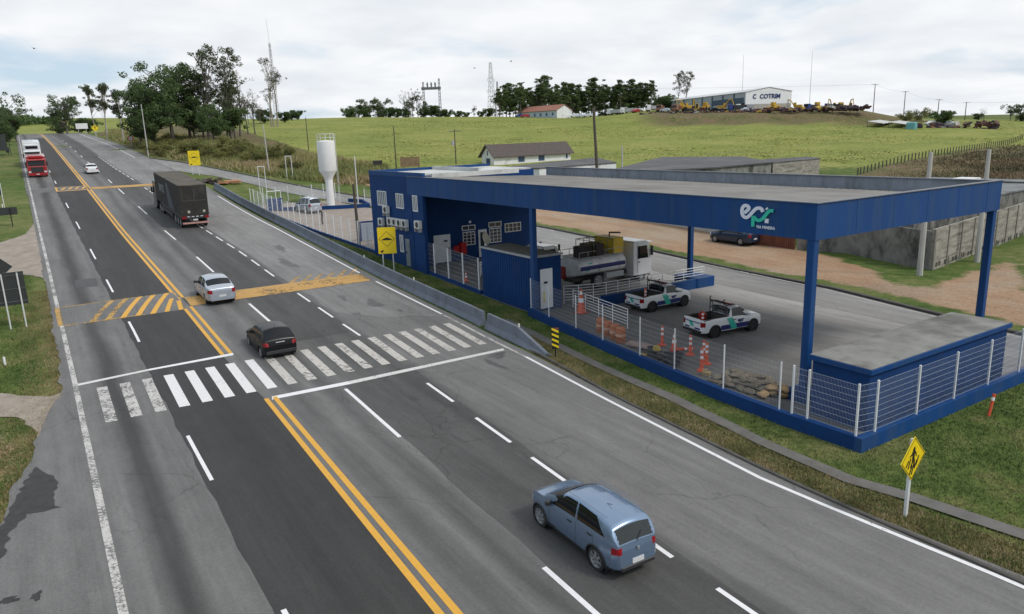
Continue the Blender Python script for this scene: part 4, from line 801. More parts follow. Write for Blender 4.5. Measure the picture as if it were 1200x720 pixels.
backsign('dark back of a road sign on a pale post at the left picture edge', 5.5, 245, 1.2, 1.5, 1.6, .05, 1, -.55)
backsign('large dark billboard back among the trees on the far left', 2, 184, 5.5, 3.2, 1.2, 0, 2, -1.5, M_BLK)
tq = backsign('pair of small dark sign backs beside the far left shoulder', 10, 182, .7, 1.1, .5, .4, 1, 0, M_BLK)
# far signs on the right
def farsign(name, label, px, py, d, ang, post=True):
    P_ = D(px, py, d); z = Hs(P_[0], P_[1]); return thing(name, label, 'road sign', (P_[0], P_[1], z), ang)
t = farsign('direction_sign', 'small white rectangular board at the far right-hand road edge', 97, 156, 265, -.1)
for x in (-1.2, 1.2): MB().tube([(x, .05, -.2), (x, .05, 3.4)], .07, 6).build('post', M_SPOST, t)
MB().box(-1.9, 1.9, -.05, 0, 1.6, 3.5).build('panel', M_WHITE, t)
t = farsign('warning_sign', 'small yellow diamond warning sign far along the right road edge', 113, 161, 225, -.1); MB().tube([(0, .05, -.2), (0, .05, 2.6)], .07, 6).build('post', M_SPOST, t)
p = flatpoly(MB(), [(0, 3.7), (1, 2.7), (0, 1.7), (-1, 2.7)], -.05, 0).build('panel', M_YEL, t); band(mb := MB(), [(0, 3.2), (0, 2.3)], .16, -.06); band(mb, [(-.3, 2.9), (0, 3.1), (.3, 2.9)], .12, -.06); mb.build('pictogram', M_BLK, p)
t = farsign('speed_limit_sign', 'round red and white speed limit sign on the scrub bank', 155, 176, 178, -.2); MB().tube([(0, .05, -.2), (0, .05, 2.)], .05, 6).build('post', M_SPOST, t)
p = MB().lathe([(0, 0), (.62, 0), (.62, -.03), (0, -.03)], (0, 0, 1.9), 'Y', 20).build('panel', mat('sign_red', (.55, .02, .02), .5), t); MB().lathe([(0, 0), (.43, 0), (.43, -.01), (0, -.01)], (0, -.031, 1.9), 'Y', 20).build('disc', M_WHITE, p)
tm = text_mb('80', .5, .004, .01); xf(tm, Matrix.Translation((0, -.05, 1.73)) @ Matrix.Rotation(R(90), 4, 'X')); tm.build('numerals', M_BLK, p)
# traffic cones
def cone_parts(t, h=.75, r=.2, tall=False):
    if tall:
        MB().lathe([(.2, 0), (.2, .05), (.085, .09), (.06, h * .55), (.055, h - .03), (0, h)], n=14).build('cone_body', M_ORG, t, smooth=True)
        for a, b_ in ((.52, .64), (.76, .88)): MB().lathe([(.064, h * a), (.066, h * a + .01), (.064, h * b_)], n=14).build('band', M_WB, t)
    else:
        MB().box(-r, r, -r, r, 0, .04, .02).build('base', mat('cone_base', (.3, .04, .02), .7), t); MB().lathe([(r * .8, .04), (r * .72, .08), (.035, h), (0, h)], n=16).build('cone_body', M_ORG, t, smooth=True)
        rr = lambda z: r * .72 + (.035 - r * .72) * (z - .08) / (h - .08) + .004
        for a, b_ in ((.45, .62), (.76, .9)): MB().lathe([(rr(h * a), h * a), (rr(h * b_), h * b_)], n=16).build('band', M_WB, t)
def cone(label, loc, h=.75, r=.2, tall=False, group='traffic cones in the yard', name='traffic_cone', cat='traffic cone'):
    t = thing(name, label, cat, loc, random.uniform(0, 1), group); cone_parts(t, h, r, tall); return t
random.seed(4)
cone('giant orange cone with white bands beside the short pipe railing', (25.1, 32.0, 0), 1.4, .36)
cone('small orange cone alone near the building entrance', (23.9, 43.1, .3), .7, .18)
gr = 'tall thin traffic delineators in the yard'
for lb, px, py, h in [('tall thin orange delineator furthest left of the loose group by the yard wall', 776, 405, 1.0), ('tall thin orange delineator behind the black debris, right of the lying one', 809, 416, .95), ('tall thin orange delineator nearest the yard wall', 822, 435, 1.05), ('tall thin orange delineator just behind the one nearest the wall', 828, 427, 1.0), ('tall thin orange delineator between two others at the right end of the group', 824.5, 423, .95)]:
    b_ = G(px, py); cone(lb, (b_.x, b_.y, b_.z), h, .2, True, gr, 'delineator_post', 'delineator')
b_ = G(790, 411); cone('orange cone in the middle of the loose group of delineators', (b_.x, b_.y, 0), .85, .2)
b_ = G(796, 412); t = cone('orange delineator lying on its side on the yard floor', (b_.x - .3, b_.y + .1, .12), 1.0, .16, True, gr, 'delineator_post', 'delineator'); t.rotation_euler = (0, R(88), R(-35))
# orange drums behind the wall
M_DRUM = mat('faded_orange_drum', (.45, .14, .05), .7, .2, 3)
for lb, px, py in [('leftmost faded orange drum behind the yard wall', 698, 392), ('second faded orange drum from the left behind the wall', 706, 396), ('third faded orange drum from the left behind the wall', 714, 400), ('rightmost faded orange drum behind the wall, next to a fence post', 721, 404)]:
    b_ = G(px, py - 1); t = thing('orange_drum', lb, 'drum', (b_.x + .35, b_.y, 0), 0, 'orange drums behind the yard wall'); t.scale = (.86, .86, .86); MB().lathe([(.27, 0), (.29, .04), (.28, .3), (.295, .32), (.27, .6), (.285, .63), (.26, .85), (.22, .88), (0, .88)], n=18).build('drum_body', M_DRUM, t, smooth=True); MB().lathe([(.298, .40), (.30, .41), (.29, .52)], n=18).build('band', mat('dull_band', (.5, .3, .2), .6), t)
# sack pile
rs = random.Random(11); M_SACK = mat('pale_sack', (.15, .125, .09), .95, .5, 5, bump=1); M_SACKB = mat('tan_sack', (.3, .2, .1), .9, .3, 4, bump=.8)
def sack_mb(l_=.62, w_=.36, h_=.17, seed=0):
    r_ = random.Random(seed); mb = MB(); P = []; a = [r_.uniform(0, 6) for _ in range(4)]
    for i in range(9):
        u = -1 + 2 * i / 8; row = []
        for j in range(12):
            t = 2 * math.pi * j / 12; k = (1 - abs(u) ** 3.2) ** .5 if abs(u) < 1 else .0; k = max(k, .12); row.append((u * l_ / 2 + .02 * math.sin(t * 2 + a[0]), math.cos(t) * w_ / 2 * k * (1 + .08 * math.sin(3 * u + a[1])), h_ / 2 + math.sin(t) * h_ / 2 * k * (1 + .22 * math.sin(4 * u + 2 * t + a[2]) + .12 * math.sin(9 * u + 5 * t + a[3]))))
        row.append(row[0]); P.append(row)
    return mb.grid(P)
sacks = []
for k in range(3): t = sack_mb(seed=k).build('sandbag', M_SACK, smooth=True); sacks.append(t.data); bpy.data.objects.remove(t)
import itertools
c0, c1 = Vector((22.4, 19.5, 0)), Vector((22.7, 16.9, 0)); sk = 0
for lay, rows, n_ in ((0, 4, 6), (1, 3, 6), (2, 2, 5)):
    for r_ in range(rows):
        for i in range(n_):
            u = (i + .5 + rs.uniform(-.2, .2)) / n_; u = .5 + (u - .5) * (1 - lay * .13); p = c0.lerp(c1, u) + Vector(((r_ - (rows - 1) / 2) * .42 + rs.uniform(-.06, .06), 0, .005 + lay * .15)); o = bpy.data.objects.new('sandbag', sacks[sk % 3]); COL.objects.link(o); o.location = p; o.rotation_euler = (rs.uniform(-.2, .2), rs.uniform(-.25, .25), 1.45 + rs.uniform(-.8, .8)); o.scale = (1, 1, rs.uniform(.9, 1.15)); sk += 1
            tag(o, 'pale sack in the %s of the grey heap, %s' % (['bottom layer', 'second layer', 'third layer', 'top layer'][lay], ['towards the delineators', 'in its middle', 'towards the pillar'][min(2, int(u * 3))]), 'sandbag', 'sandbags heaped beside the yard wall')
for k in range(5): o = bpy.data.objects.new('sandbag', sack_mb(.5, .4, .25, 9 + k).build('sandbag', M_SACKB, smooth=True).data) if 0 else sack_mb(.5, .4, .25, 9 + k).build('sandbag', M_SACKB, smooth=True); o.location = (22.25 + rs.uniform(-.3, .5), 16.75 + rs.uniform(-.35, .35), .01 + (k // 3) * .2); o.rotation_euler = (0, 0, rs.uniform(0, 3)); tag(o, 'brown dirty sack at the near end of the heap beside the yard wall', 'sandbag', 'brown sacks at the end of the heap')
# scrap beside the wall
jk = thing('scrap_heap', 'untidy heap of dark plastic and boards between the delineators and the yard wall', 'scrap heap', (22.4, 23.2, 0), 0, world=True)
mb = MB(); 
for k in range(9): mb.cbox((22.2 + rs.uniform(-.4, .7), 22.6 + rs.uniform(-1.2, 1.1), .1 + rs.uniform(0, .15)), (rs.uniform(.3, 1.), rs.uniform(.2, .6), rs.uniform(.04, .14)), rs.uniform(0, 3), rs.uniform(-.3, .3), rs.uniform(-.3, .3))
mb.build('dark_panel', M_DARK, jk); mb = MB(); mb.cbox((22.9, 24.6, .16), (.6, 1.5, .07), .3, .05); mb.build('tan_board', mat('tan_board', (.33, .22, .19), .8, .2, 3), jk)
mb = MB(); mb.lathe([(.1, 0), (.22, .02), (.24, .1), (.12, .12)], (22.6, 23.4, .25), 'X', 14); mb.cbox((21.9, 23.6, .1), (.35, .5, .12), .5); mb.build('yellow_hose_reel', mat('dull_yellow', (.4, .28, .05), .7), jk)
t = tag(MB().cbox((22.3, 20.1, .08), (.3, .3, .14), .4).cbox((22.35, 20.2, .17), (.16, .2, .1), .9).build('rubble_lump', mat('ochre_rubble', (.3, .22, .1), .9, .3, 4)), 'small ochre lump of rubble between the delineators and the sack heap', 'rubble')
# red extinguishers cabinet and dish by entrance
t = thing('fire_cabinet', 'pair of red fire cabinets on the dark wall by the entrance', 'fire cabinet', (26.9, 49.2, 1.2), 0); M_RED = mat('fire_red', (.45, .012, .012), .4); MB().box(-.15, .3, -.5, 0, 0, .9, .04).build('cabinet', M_RED, t); MB().lathe([(.0, 0), (.26, 0), (.28, .2), (0, .22)], (-.45, -.35, .45), 'Y', 16).build('hose_reel', M_RED, t)
t = thing('satellite_dish', 'pale round dish on a post behind the booth roof', 'satellite dish', (25.6, 43.2, .3), 0); MB().tube([(0, 0, 0), (0, 0, 2.6)], .06, 8).build('post', M_WHITE, t); q = MB().lathe([(.0, 0), (.25, .03), (.42, .1), (.44, .13), (.3, .06), (0, .03)], (0, 0, 0), 'Z', 20); xf(q, Matrix.Translation((-.1, -.1, 2.8)) @ Matrix.Rotation(R(70), 4, 'X') @ Matrix.Rotation(.5, 4, 'Y')); q.build('dish', mat('cream_dish', (.6, .56, .45), .5), t, smooth=True)
# ---------------------------------------------------------------- cars
M_TYRE = mat('tyre_rubber', (.018, .018, .018), .85, .2, 8); M_RIM = mat('alloy_rim', (.42, .43, .45), .35, .05, 5, metal=.6); M_CGL = mat('car_glass', (.006, .008, .01), .05, .1, 2, spec=.42)
M_CLAD = mat('black_trim', (.025, .025, .027), .55, .1, 5); M_TAIL = mat('red_tail_lens', (.25, .006, .01), .2, .1, 5); M_HEADL = mat('headlamp_lens', (.6, .62, .65), .12, .05, 5); M_PLATE = mat('licence_plate', (.6, .6, .6), .5, .05, 20)
M_BED = mat('bed_liner', (.06, .06, .055), .85, .2, 5)
def paintm(name, col, metal=.35, rough=.32): return mat(name, col, rough, .04, 1.2, metal=metal, coat=.6, dirt=((col[0] * .6 + .03, col[1] * .6 + .028, col[2] * .6 + .024), 1.1, .55, .85, (1, 1, 2.5)))
def wheel(par, x, y, r, w_, rim=M_RIM, spokes=7):
    s = 1 if x > 0 else -1; t = MB().lathe([(r * .62, -w_ / 2), (r * .93, -w_ / 2), (r, -w_ * .36), (r, w_ * .36), (r * .93, w_ / 2), (r * .62, w_ / 2)], (0, 0, 0), 'X', 26, False).lathe([(r * .62, w_ / 2), (r * .6, w_ * .1), (r * .6, -w_ * .1), (r * .62, -w_ / 2)], (0, 0, 0), 'X', 26, False).build('wheel', M_TYRE, par, smooth=35); t.location = (x, y, r)
    mb = MB().lathe([(0, .10 * s * w_ * 2), (r * .16, .1 * s * w_ * 2), (r * .2, .02 * s)], (0, 0, 0), 'X', 12); mb.lathe([(r * .7, w_ * .505 * s), (r * .66, w_ * .52 * s), (r * .58, w_ * .38 * s), (r * .6, w_ * .1 * s)], (0, 0, 0), 'X', 26, False)
    for k in range(spokes):
        a = 2 * math.pi * k / spokes; c, d = math.cos(a), math.sin(a); xo = s * w_ * .36; q = [(-.12 * r, .1 * r), (.12 * r, .1 * r), (.085 * r, .6 * r), (-.085 * r, .6 * r)]
        mb.prism([(xo, c * u - d * v, d * u + c * v) for u, v in q], (0, 0, 0), (s * .03, 0, 0))
    mb.build('rim', rim, t, smooth=30)
    MB().lathe([(r * .6, w_ * .05 * s), (0, w_ * .05 * s)], (0, 0, 0), 'X', 20).build('brake_disc', M_CLAD, t); return t
def make_car(name, label, cat, sp, paint, group=None):
    """sp: profile lists in the car's frame, +Y forward, wheels on z=0"""
    t = thing(name, label, cat, (0, 0, 0), 0, group); L_ = sp['L']; top = np.array(sp['top'], float); st_ = sp.get('step', .04)
    d = np.r_[0, np.cumsum(np.hypot(*np.diff(top, axis=0).T))]; n = int(d[-1] / st_); tt = np.linspace(0, d[-1], n)
    ty = np.interp(tt, d, top[:, 0]); tz = np.interp(tt, d, top[:, 1]); k = np.hanning(7); k /= k.sum()
    tz = np.convolve(np.pad(tz, 3, 'edge'), k, 'valid'); tz[0] = top[0, 1]; tz[-1] = top[-1, 1]
    for i in range(1, n): ty[i] = max(ty[i], ty[i - 1] + .0015)
    I = lambda key, y: np.interp(y, *np.array(sp[key], float).T)
    bz, wz, tb = I('belt', ty), I('wid', ty), sp.get('tumble', .30); zb = I('bot', ty)
    colsA = [(0, 0.), (.5, 0.), (.86, .0), (.965, .06), (.99, .2), (1., .42), (1., .62), (.992, .8), (.975, .93), (.95, 1.)]
    NA, NG, NR = 26, 12, 16; V = []; ncol = NA + NG + NR
    ua = np.linspace(0, len(colsA) - 1, NA + 1)[:-1]
    for i in range(n):
        w_, s_, T, b_ = wz[i], min(bz[i], tz[i] - .015), tz[i], zb[i]; row = []
        ax = np.interp(ua, range(len(colsA)), [c[0] * w_ for c in colsA]); az = np.interp(ua, range(len(colsA)), [b_ + c[1] * (s_ - b_) for c in colsA])
        row += list(zip(ax, az)); h = T - s_; x0 = .95 * w_; xr = x0 - tb * h; g = min(1, h / .3)
        p0 = Vector((x0, s_)); p1 = Vector((xr + .012 * g, T - .13 * h)); rc = .15 * g + .07
        for k_ in range(NG): q = p0.lerp(p1, k_ / NG); row.append((q.x + .012 * g * math.sin(math.pi * k_ / NG), q.y))
        e0 = p1; e1 = Vector((xr + .01 * g - .02, T - .03 * g)); e2 = Vector((max(.1, xr - rc), T)); cr = .035 * min(1, .4 + g)
        for k_ in range(NR + 1):
            u = k_ / NR
            if u < .35: v = u / .35; a = e0.lerp(e1, v); c_ = e1.lerp(e2, v); q = a.lerp(c_, v); row.append((q.x, q.y))
            else: v = (u - .35) / .65; row.append((e2.x * (1 - v), T + cr * (1 - (1 - v) ** 2)))
        V.append(row)
    V = np.array(V); n, m_ = V.shape[:2]; full = np.concatenate([V * 1., V[:, ::-1][:, 1:] * np.array([-1, 1])], 1); M2 = full.shape[1]
    vs = [(float(full[i, j, 0]), float(ty[i]), float(full[i, j, 1])) for i in range(n) for j in range(M2)]
    parts = {}; r = sp['r']; wy = sp['wheels']; bed = sp.get('bed')
    def cls(x, y, z, jj, gl):
        ax_ = abs(x)
        for yw in wy:
            if ax_ > sp['wx'] - .28 and (y - yw) ** 2 + (z - r) ** 2 < (r + .055) ** 2: return None
        if bed and bed[0] < y < bed[1] and z > bed[2] - .05 and ax_ < float(I('wid', y)) * .95 - .09: return None
        for (y0, y1, z0, z1, xm, nm) in sp.get('lights', []):
            if y0 <= y <= y1 and z0 <= z <= z1 and ax_ >= xm: return nm + (' R' if x > 0 else ' L')
        if gl == 1:
            for wi, (ya, yb, yc, yd) in enumerate(sp['side']):   # bottom rear, bottom front, top front, top rear (y)
                u = (z - float(np.interp(y, ty, bz))) / max(.01, float(np.interp(y, ty, tz)) - float(np.interp(y, ty, bz))) / .87
                if .07 < u < .97 and ya + (yd - ya) * u < y < yb + (yc - yb) * u: return 'side_window %d %s' % (wi, x > 0)
        ws, rw = sp.get('wind'), sp.get('rearw')
        if ws and ws[0] < y < ws[1] and gl and ax_ < (lambda: (sp['wx'] * ws[2] + (ws[3] - ws[2]) * sp['wx'] * (ws[1] - y) / (ws[1] - ws[0])))(): return 'windscreen'
        if rw and rw[0] < y < rw[1] and gl == 2 and ax_ < sp['wx'] * rw[2]: return 'rear_window'
        if z < sp.get('clad', 0) and (ax_ > .3 or True): return 'lower_cladding'
        if sp.get('roofdark') and gl == 2 and z > sp['roofdark']: return 'roof_panel'
        return 'body'
    for i in range(n - 1):
        for j in range(M2 - 1):
            jj = j if j < m_ - 1 else M2 - 2 - j; gl = 0 if jj < NA else (1 if jj < NA + NG + 1 else 2)
            a, b_, c, e_ = i * M2 + j, i * M2 + j + 1, (i + 1) * M2 + j + 1, (i + 1) * M2 + j; x = (vs[a][0] + vs[c][0]) / 2; y = (vs[a][1] + vs[c][1]) / 2; z = (vs[a][2] + vs[c][2]) / 2
            k_ = cls(x, y, z, jj, gl)
            if k_: parts.setdefault(k_, []).append((a, b_, c, e_))
    parts['body'] += [tuple(range(M2 - 1, -1, -1)), tuple(range((n - 1) * M2, n * M2))]
    mm = {'body': paint, 'windscreen': M_CGL, 'rear_window': sp.get('rg', M_CGL), 'side_window': M_CGL, 'lower_cladding': M_CLAD, 'headlight': M_HEADL, 'taillight': M_TAIL, 'roof_panel': M_CLAD, 'fog_light': M_CLAD}
    # parts share the body's vertex normals, so glass and lights sit flush in one smooth shell
    sm = bpy.data.meshes.new('tmp'); sm.from_pydata(vs, [], [f for fs in parts.values() for f in fs]); sm.update(); nrm = np.array([tuple(v.normal) for v in sm.vertices]) if 0 else None; bpy.data.meshes.remove(sm)
    for k_, fs in parts.items():
        us = sorted({i for f in fs for i in f}); mp_ = {v: i for i, v in enumerate(us)}; mb = MB(); mb.add([vs[i] for i in us], [tuple(mp_[i] for i in f) for f in fs]); nm = k_.split(' ')[0]
        o = mb.build(nm, mm[nm], t, smooth=50, fixn=(nm == 'body'))
        if nm != 'body':
            bm = __import__('bmesh').new(); bm.from_mesh(o.data); __import__('bmesh').ops.recalc_face_normals(bm, faces=bm.faces); cen = Vector((0, 0, .7)); fcs = list(bm.faces); sgn = sum((f.normal.dot(f.calc_center_median() - cen)) for f in fcs)
            if sgn < 0: __import__('bmesh').ops.reverse_faces(bm, faces=fcs)
            bm.to_mesh(o.data); bm.free()
    surf = lambda y, z: float(np.interp(z, full[int(np.argmin(abs(ty - y))), 3:NA, 1], full[int(np.argmin(abs(ty - y))), 3:NA, 0]))
    # wheels, arches, liners
    for yw in wy:
        for s in (-1, 1):
            wheel(t, s * (sp['wx'] - .11), yw, r, .2, sp.get('rim', M_RIM), sp.get('spokes', 7))
            MB().lathe([(r + .06, -.24 * s), (r + .06, .02 * s)], (s * (sp['wx'] - .05), yw, r), 'X', 28, False).lathe([(0, -.25 * s), (r + .08, -.25 * s)], (s * (sp['wx'] - .05), yw, r), 'X', 28).build('wheel_well', M_CLAD, t)
            arc = [(s * (surf(min(L_ / 2 - .03, max(-L_ / 2 + .03, yw + (r + .06) * math.cos(a))), r + (r + .06) * math.sin(a)) + .002), yw + (r + .06) * math.cos(a), r + (r + .06) * math.sin(a)) for a in np.linspace(-.12, math.pi + .12, 22)]
            MB().tube(arc, .03 if sp.get('clad', 0) > .3 else .018, 5).build('wheel_arch', M_CLAD if sp.get('clad', 0) > .3 else paint, t, smooth=60)
    # seams, handles
    for k_, ys_ in enumerate(sp.get('seams', [])):
        for s in (-1, 1):
            zz = np.linspace(.28, float(I('belt', ys_)) - .02, 9); MB().tube([(s * (surf(ys_, z) + .001), ys_ + (.0), z) for z in zz], .006, 4).build('door_gap', M_CLAD, t)
    for yh in sp.get('handles', []):
        for s in (-1, 1): z = float(I('belt', yh)) - .13; x = surf(yh, z); MB().cbox((s * (x + .014), yh, z), (.028, .17, .03)).build('door_handle', sp.get('hm', M_CLAD), t)
    ym, zm = sp['mirror']
    for s in (-1, 1): x = float(I('wid', ym)); MB().box(min(s * (x - .06), s * (x + .15)), max(s * (x - .06), s * (x + .15)), ym - .05, ym + .06, zm, zm + .14, .03).build('mirror', sp.get('mm', paint), t, smooth=30)
    yp, zp, up = sp['plate']; MB().cbox((0, -L_ / 2 + yp, zp), (.42, .02, .13)).build('licence_plate', M_PLATE, t)
    for k_ in sp.get('bars', []): MB().cbox(*k_[:2]).build(k_[2], k_[3], t)
    MB().box(-sp['wx'] + .2, sp['wx'] - .2, -L_ / 2 + .3, L_ / 2 - .3, .16, .3).build('underbody', M_CLAD, t)
    if bed:
        wb = float(I('wid', (bed[0] + bed[1]) / 2)) * .95 - .09; mb = MB(); y0, y1, zt = bed; zf_ = zt - .48
        mb.add([(-wb, y0, zf_), (wb, y0, zf_), (wb, y1, zf_), (-wb, y1, zf_), (-wb, y0, zt), (wb, y0, zt), (wb, y1, zt), (-wb, y1, zt)], [(0, 1, 2, 3), (0, 1, 5, 4), (3, 2, 6, 7), (0, 3, 7, 4), (1, 2, 6, 5)]); mb.build('cargo_bed', M_BED, t, fixn=False)
        mb = MB(); e_ = .035
        for q in [((-wb - .05, y0, zt), (-wb - .05, y1, zt)), ((wb + .05, y0, zt), (wb + .05, y1, zt)), ((-wb, y0, zt), (wb, y0, zt)), ((-wb, y1, zt), (wb, y1, zt))]: mb.tube(q, e_, 6)
        mb.build('bed_rim', M_CLAD, t)
    return t
HATCH = dict(L=3.98, step=.02, r=.325, wheels=[-1.22, 1.3], wx=.865, clad=.36, tumble=.34,
    top=[(-1.99, .42), (-1.985, .62), (-1.965, .8), (-1.93, 1.0), (-1.90, 1.05), (-1.7, 1.38), (-1.6, 1.455), (-1.2, 1.515), (-.4, 1.545), (.1, 1.51), (.38, 1.44), (1.08, 1.06), (1.2, 1.03), (1.55, .98), (1.78, .88), (1.9, .76), (1.96, .6), (1.98, .45)],
    belt=[(-2, 1.08), (-1.2, 1.06), (.9, .97), (1.3, .92), (1.99, .82)], wid=[(-1.99, .62), (-1.93, .72), (-1.8, .81), (-1.4, .865), (0, .865), (1.3, .865), (1.7, .80), (1.9, .68), (1.99, .55)], bot=[(-1.99, .33), (-1.6, .2), (1.6, .2), (1.99, .3)],
    side=[(-1.58, -.41, -.37, -1.12), (-.34, .88, .2, -.3)], wind=(.30, 1.06, .74, .93), rearw=(-1.925, -1.72, .72), lights=[(-2, -1.8, .76, .93, .56, 'taillight'), (1.72, 2, .62, .8, .45, 'headlight')],
    seams=[-.39, .82, -1.12], handles=[-.98, -.12], mirror=(.78, .93), plate=(-.004, .5, 1), mm=M_CLAD, rg=mat('rear_glass_hazy', (.02, .026, .028), .1, .2, 3, spec=.5), hm=M_CLAD)
t = make_car('hatchback', 'blue-grey hatchback with black lower trim driving away in the near right lane', 'car', HATCH, paintm('blue_grey_paint', (.185, .265, .385), .6, .26)); t.location = (10.42, 13.08, 0); t.rotation_euler = (0, 0, R(-2.4)); t.scale = (.79, .95, .9)
MB().tube([(-.1, -.9, 1.56), (-.1, -1.1, 1.62)], .008, 5).build('antenna', M_CLAD, t)
for s in (-1, 1): MB().tube([(s * .61, -1.45, 1.55), (s * .63, -.8, 1.575), (s * .63, -.1, 1.575), (s * .6, .2, 1.545)], .009, 6).build('roof_rail', MATS['blue_grey_paint'], t)
MB().cbox((0, -1.995, .83), (.08, .02, .08)).build('badge', M_RIM, t); MB().tube([(0, -1.96, 1.02), (.25, -1.86, 1.18)], .012, 5).build('rear_wiper', M_CLAD, t); MB().box(-.62, .62, -2.02, -1.93, .3, .42, .03).build('rear_bumper', M_CLAD, t); MB().box(-.3, .3, -2.005, -1.98, .56, .6).build('bumper_trim', M_CLAD, t) if 0 else None
H2 = dict(HATCH); H2.update(L=3.9, step=.04, r=.29, wheels=[-1.2, 1.27], wx=.82, clad=.0, wid=[(-1.95, .64), (-1.88, .74), (-1.7, .80), (-1.3, .82), (1.3, .82), (1.65, .77), (1.85, .66), (1.95, .5)],
    top=[(-1.95, .3), (-1.95, .62), (-1.90, .82), (-1.86, .93), (-1.42, 1.34), (-1.3, 1.39), (-.6, 1.42), (.05, 1.40), (.3, 1.34), (.95, .97), (1.1, .94), (1.6, .86), (1.83, .75), (1.93, .6), (1.95, .4)],
    belt=[(-1.95, .88), (.9, .85), (1.95, .72)], bot=[(-1.95, .22), (-1.6, .17), (1.6, .17), (1.95, .25)], side=[(-1.42, -.5, -.45, -1.1), (-.42, .78, .2, -.36)], wind=(.2, .93, .72, .9), rearw=(-1.84, -1.45, .8), lights=[(-2, -1.75, .68, .84, .55, 'taillight'), (1.7, 2, .55, .7, .42, 'headlight')], seams=[-.46, .75], handles=[-.98, -.2], mirror=(.7, .86), plate=(.055, .78, 1), rg=M_CGL)
PBK = mat('black_paint', (.004, .0045, .006), .28, .1, 1.2, spec=.28)
t = make_car('hatchback', 'small black hatchback in front of the zebra crossing', 'car', H2, PBK); t.location = (8.75, 35.98, .01); t.rotation_euler = (0, 0, R(-1)); MB().box(-.7, .7, -1.99, -1.93, .3, .46, .03).build('rear_bumper', M_CLAD, t); MB().tube([(0, -1.0, 1.4), (0, -1.15, 1.58)], .008, 4).build('antenna', M_CLAD, t)
SED = dict(HATCH); SED.update(L=4.3, step=.04, r=.3, wheels=[-1.27, 1.36], wx=.86, clad=0, wid=[(-2.15, .68), (-2.08, .77), (-1.9, .83), (-1.4, .86), (1.3, .86), (1.8, .8), (2.05, .66), (2.15, .5)],
    top=[(-2.15, .35), (-2.15, .72), (-2.11, .95), (-2.05, 1.0), (-1.62, 1.04), (-1.5, 1.06), (-.95, 1.38), (-.8, 1.43), (-.3, 1.47), (.25, 1.45), (.5, 1.39), (1.15, .99), (1.3, .96), (1.8, .88), (2.03, .78), (2.13, .6), (2.15, .4)],
    belt=[(-2.15, .94), (.9, .88), (2.15, .74)], bot=[(-2.15, .25), (-1.7, .18), (1.7, .18), (2.15, .25)], side=[(-1.3, -.33, -.3, -.95), (-.25, .95, .4, -.2)], wind=(.4, 1.14, .74, .92), rearw=(-1.49, -.98, .8), lights=[(-2.2, -1.93, .68, .92, .56, 'taillight'), (1.85, 2.2, .58, .75, .42, 'headlight')], seams=[-.29, .93], handles=[-.9, -.02], mirror=(.9, .88), plate=(.0, .52, 1), mm=M_CLAD, rg=M_CGL)
PSL = paintm('silver_paint', (.42, .46, .52), .5); PWH = paintm('white_car_paint', (.7, .71, .72), 0., .35); PBL = paintm('navy_car_paint', (.02, .04, .08), .3, .3)
t = make_car('sedan', 'silver sedan passing over the yellow speed hump', 'car', SED, PSL); t.location = (8.62, 48.1, .68); t.rotation_euler = (R(2), 0, R(1))
t = make_car('sedan', 'small white car climbing away far up the highway', 'car', dict(SED, step=.08), PWH); t.location = (8.4, 137.2, float(zr(137.2))); t.rotation_euler = (R(3), 0, 0)
t = make_car('sedan', 'dark blue sedan parked on the dirt road behind the canopy', 'car', dict(SED, step=.07), PBL); t.location = (50.1, 42.5, Hs(50.1, 42.5)); t.rotation_euler = (R(.5), 0, R(4))
VAN = dict(HATCH); VAN.update(L=4.2, step=.06, clad=0, top=[(-2.1, .35), (-2.1, .9), (-2.05, 1.1), (-1.85, 1.72), (-1.7, 1.8), (0, 1.84), (.5, 1.78), (1.25, 1.2), (1.4, 1.1), (1.8, 1.0), (2.0, .85), (2.1, .5)], belt=[(-2.1, 1.08), (2.1, .85)], wid=[(-2.1, .74), (-1.9, .84), (1.5, .86), (1.9, .78), (2.1, .6)], bot=[(-2.1, .28), (2.1, .28)], side=[(-1.7, -.9, -.85, -1.55), (-.8, .2, .2, -.75), (.28, 1.0, .62, .28)], wind=(.55, 1.25, .8, .92), rearw=(-2.04, -1.87, .8), lights=[(-2.2, -1.95, .8, 1.1, .6, 'taillight'), (1.8, 2.2, .7, .85, .45, 'headlight')], wheels=[-1.3, 1.35], seams=[.24], handles=[.1], mirror=(.95, 1.05), plate=(.0, .6, 1))
t = make_car('minivan', 'silver minivan parked near the water tower', 'van', VAN, PSL); p = G(361, 251.5); t.location = (p.x + .7, p.y + 2, Hs(p.x, p.y + 2) + .01); t.rotation_euler = (0, 0, R(8))
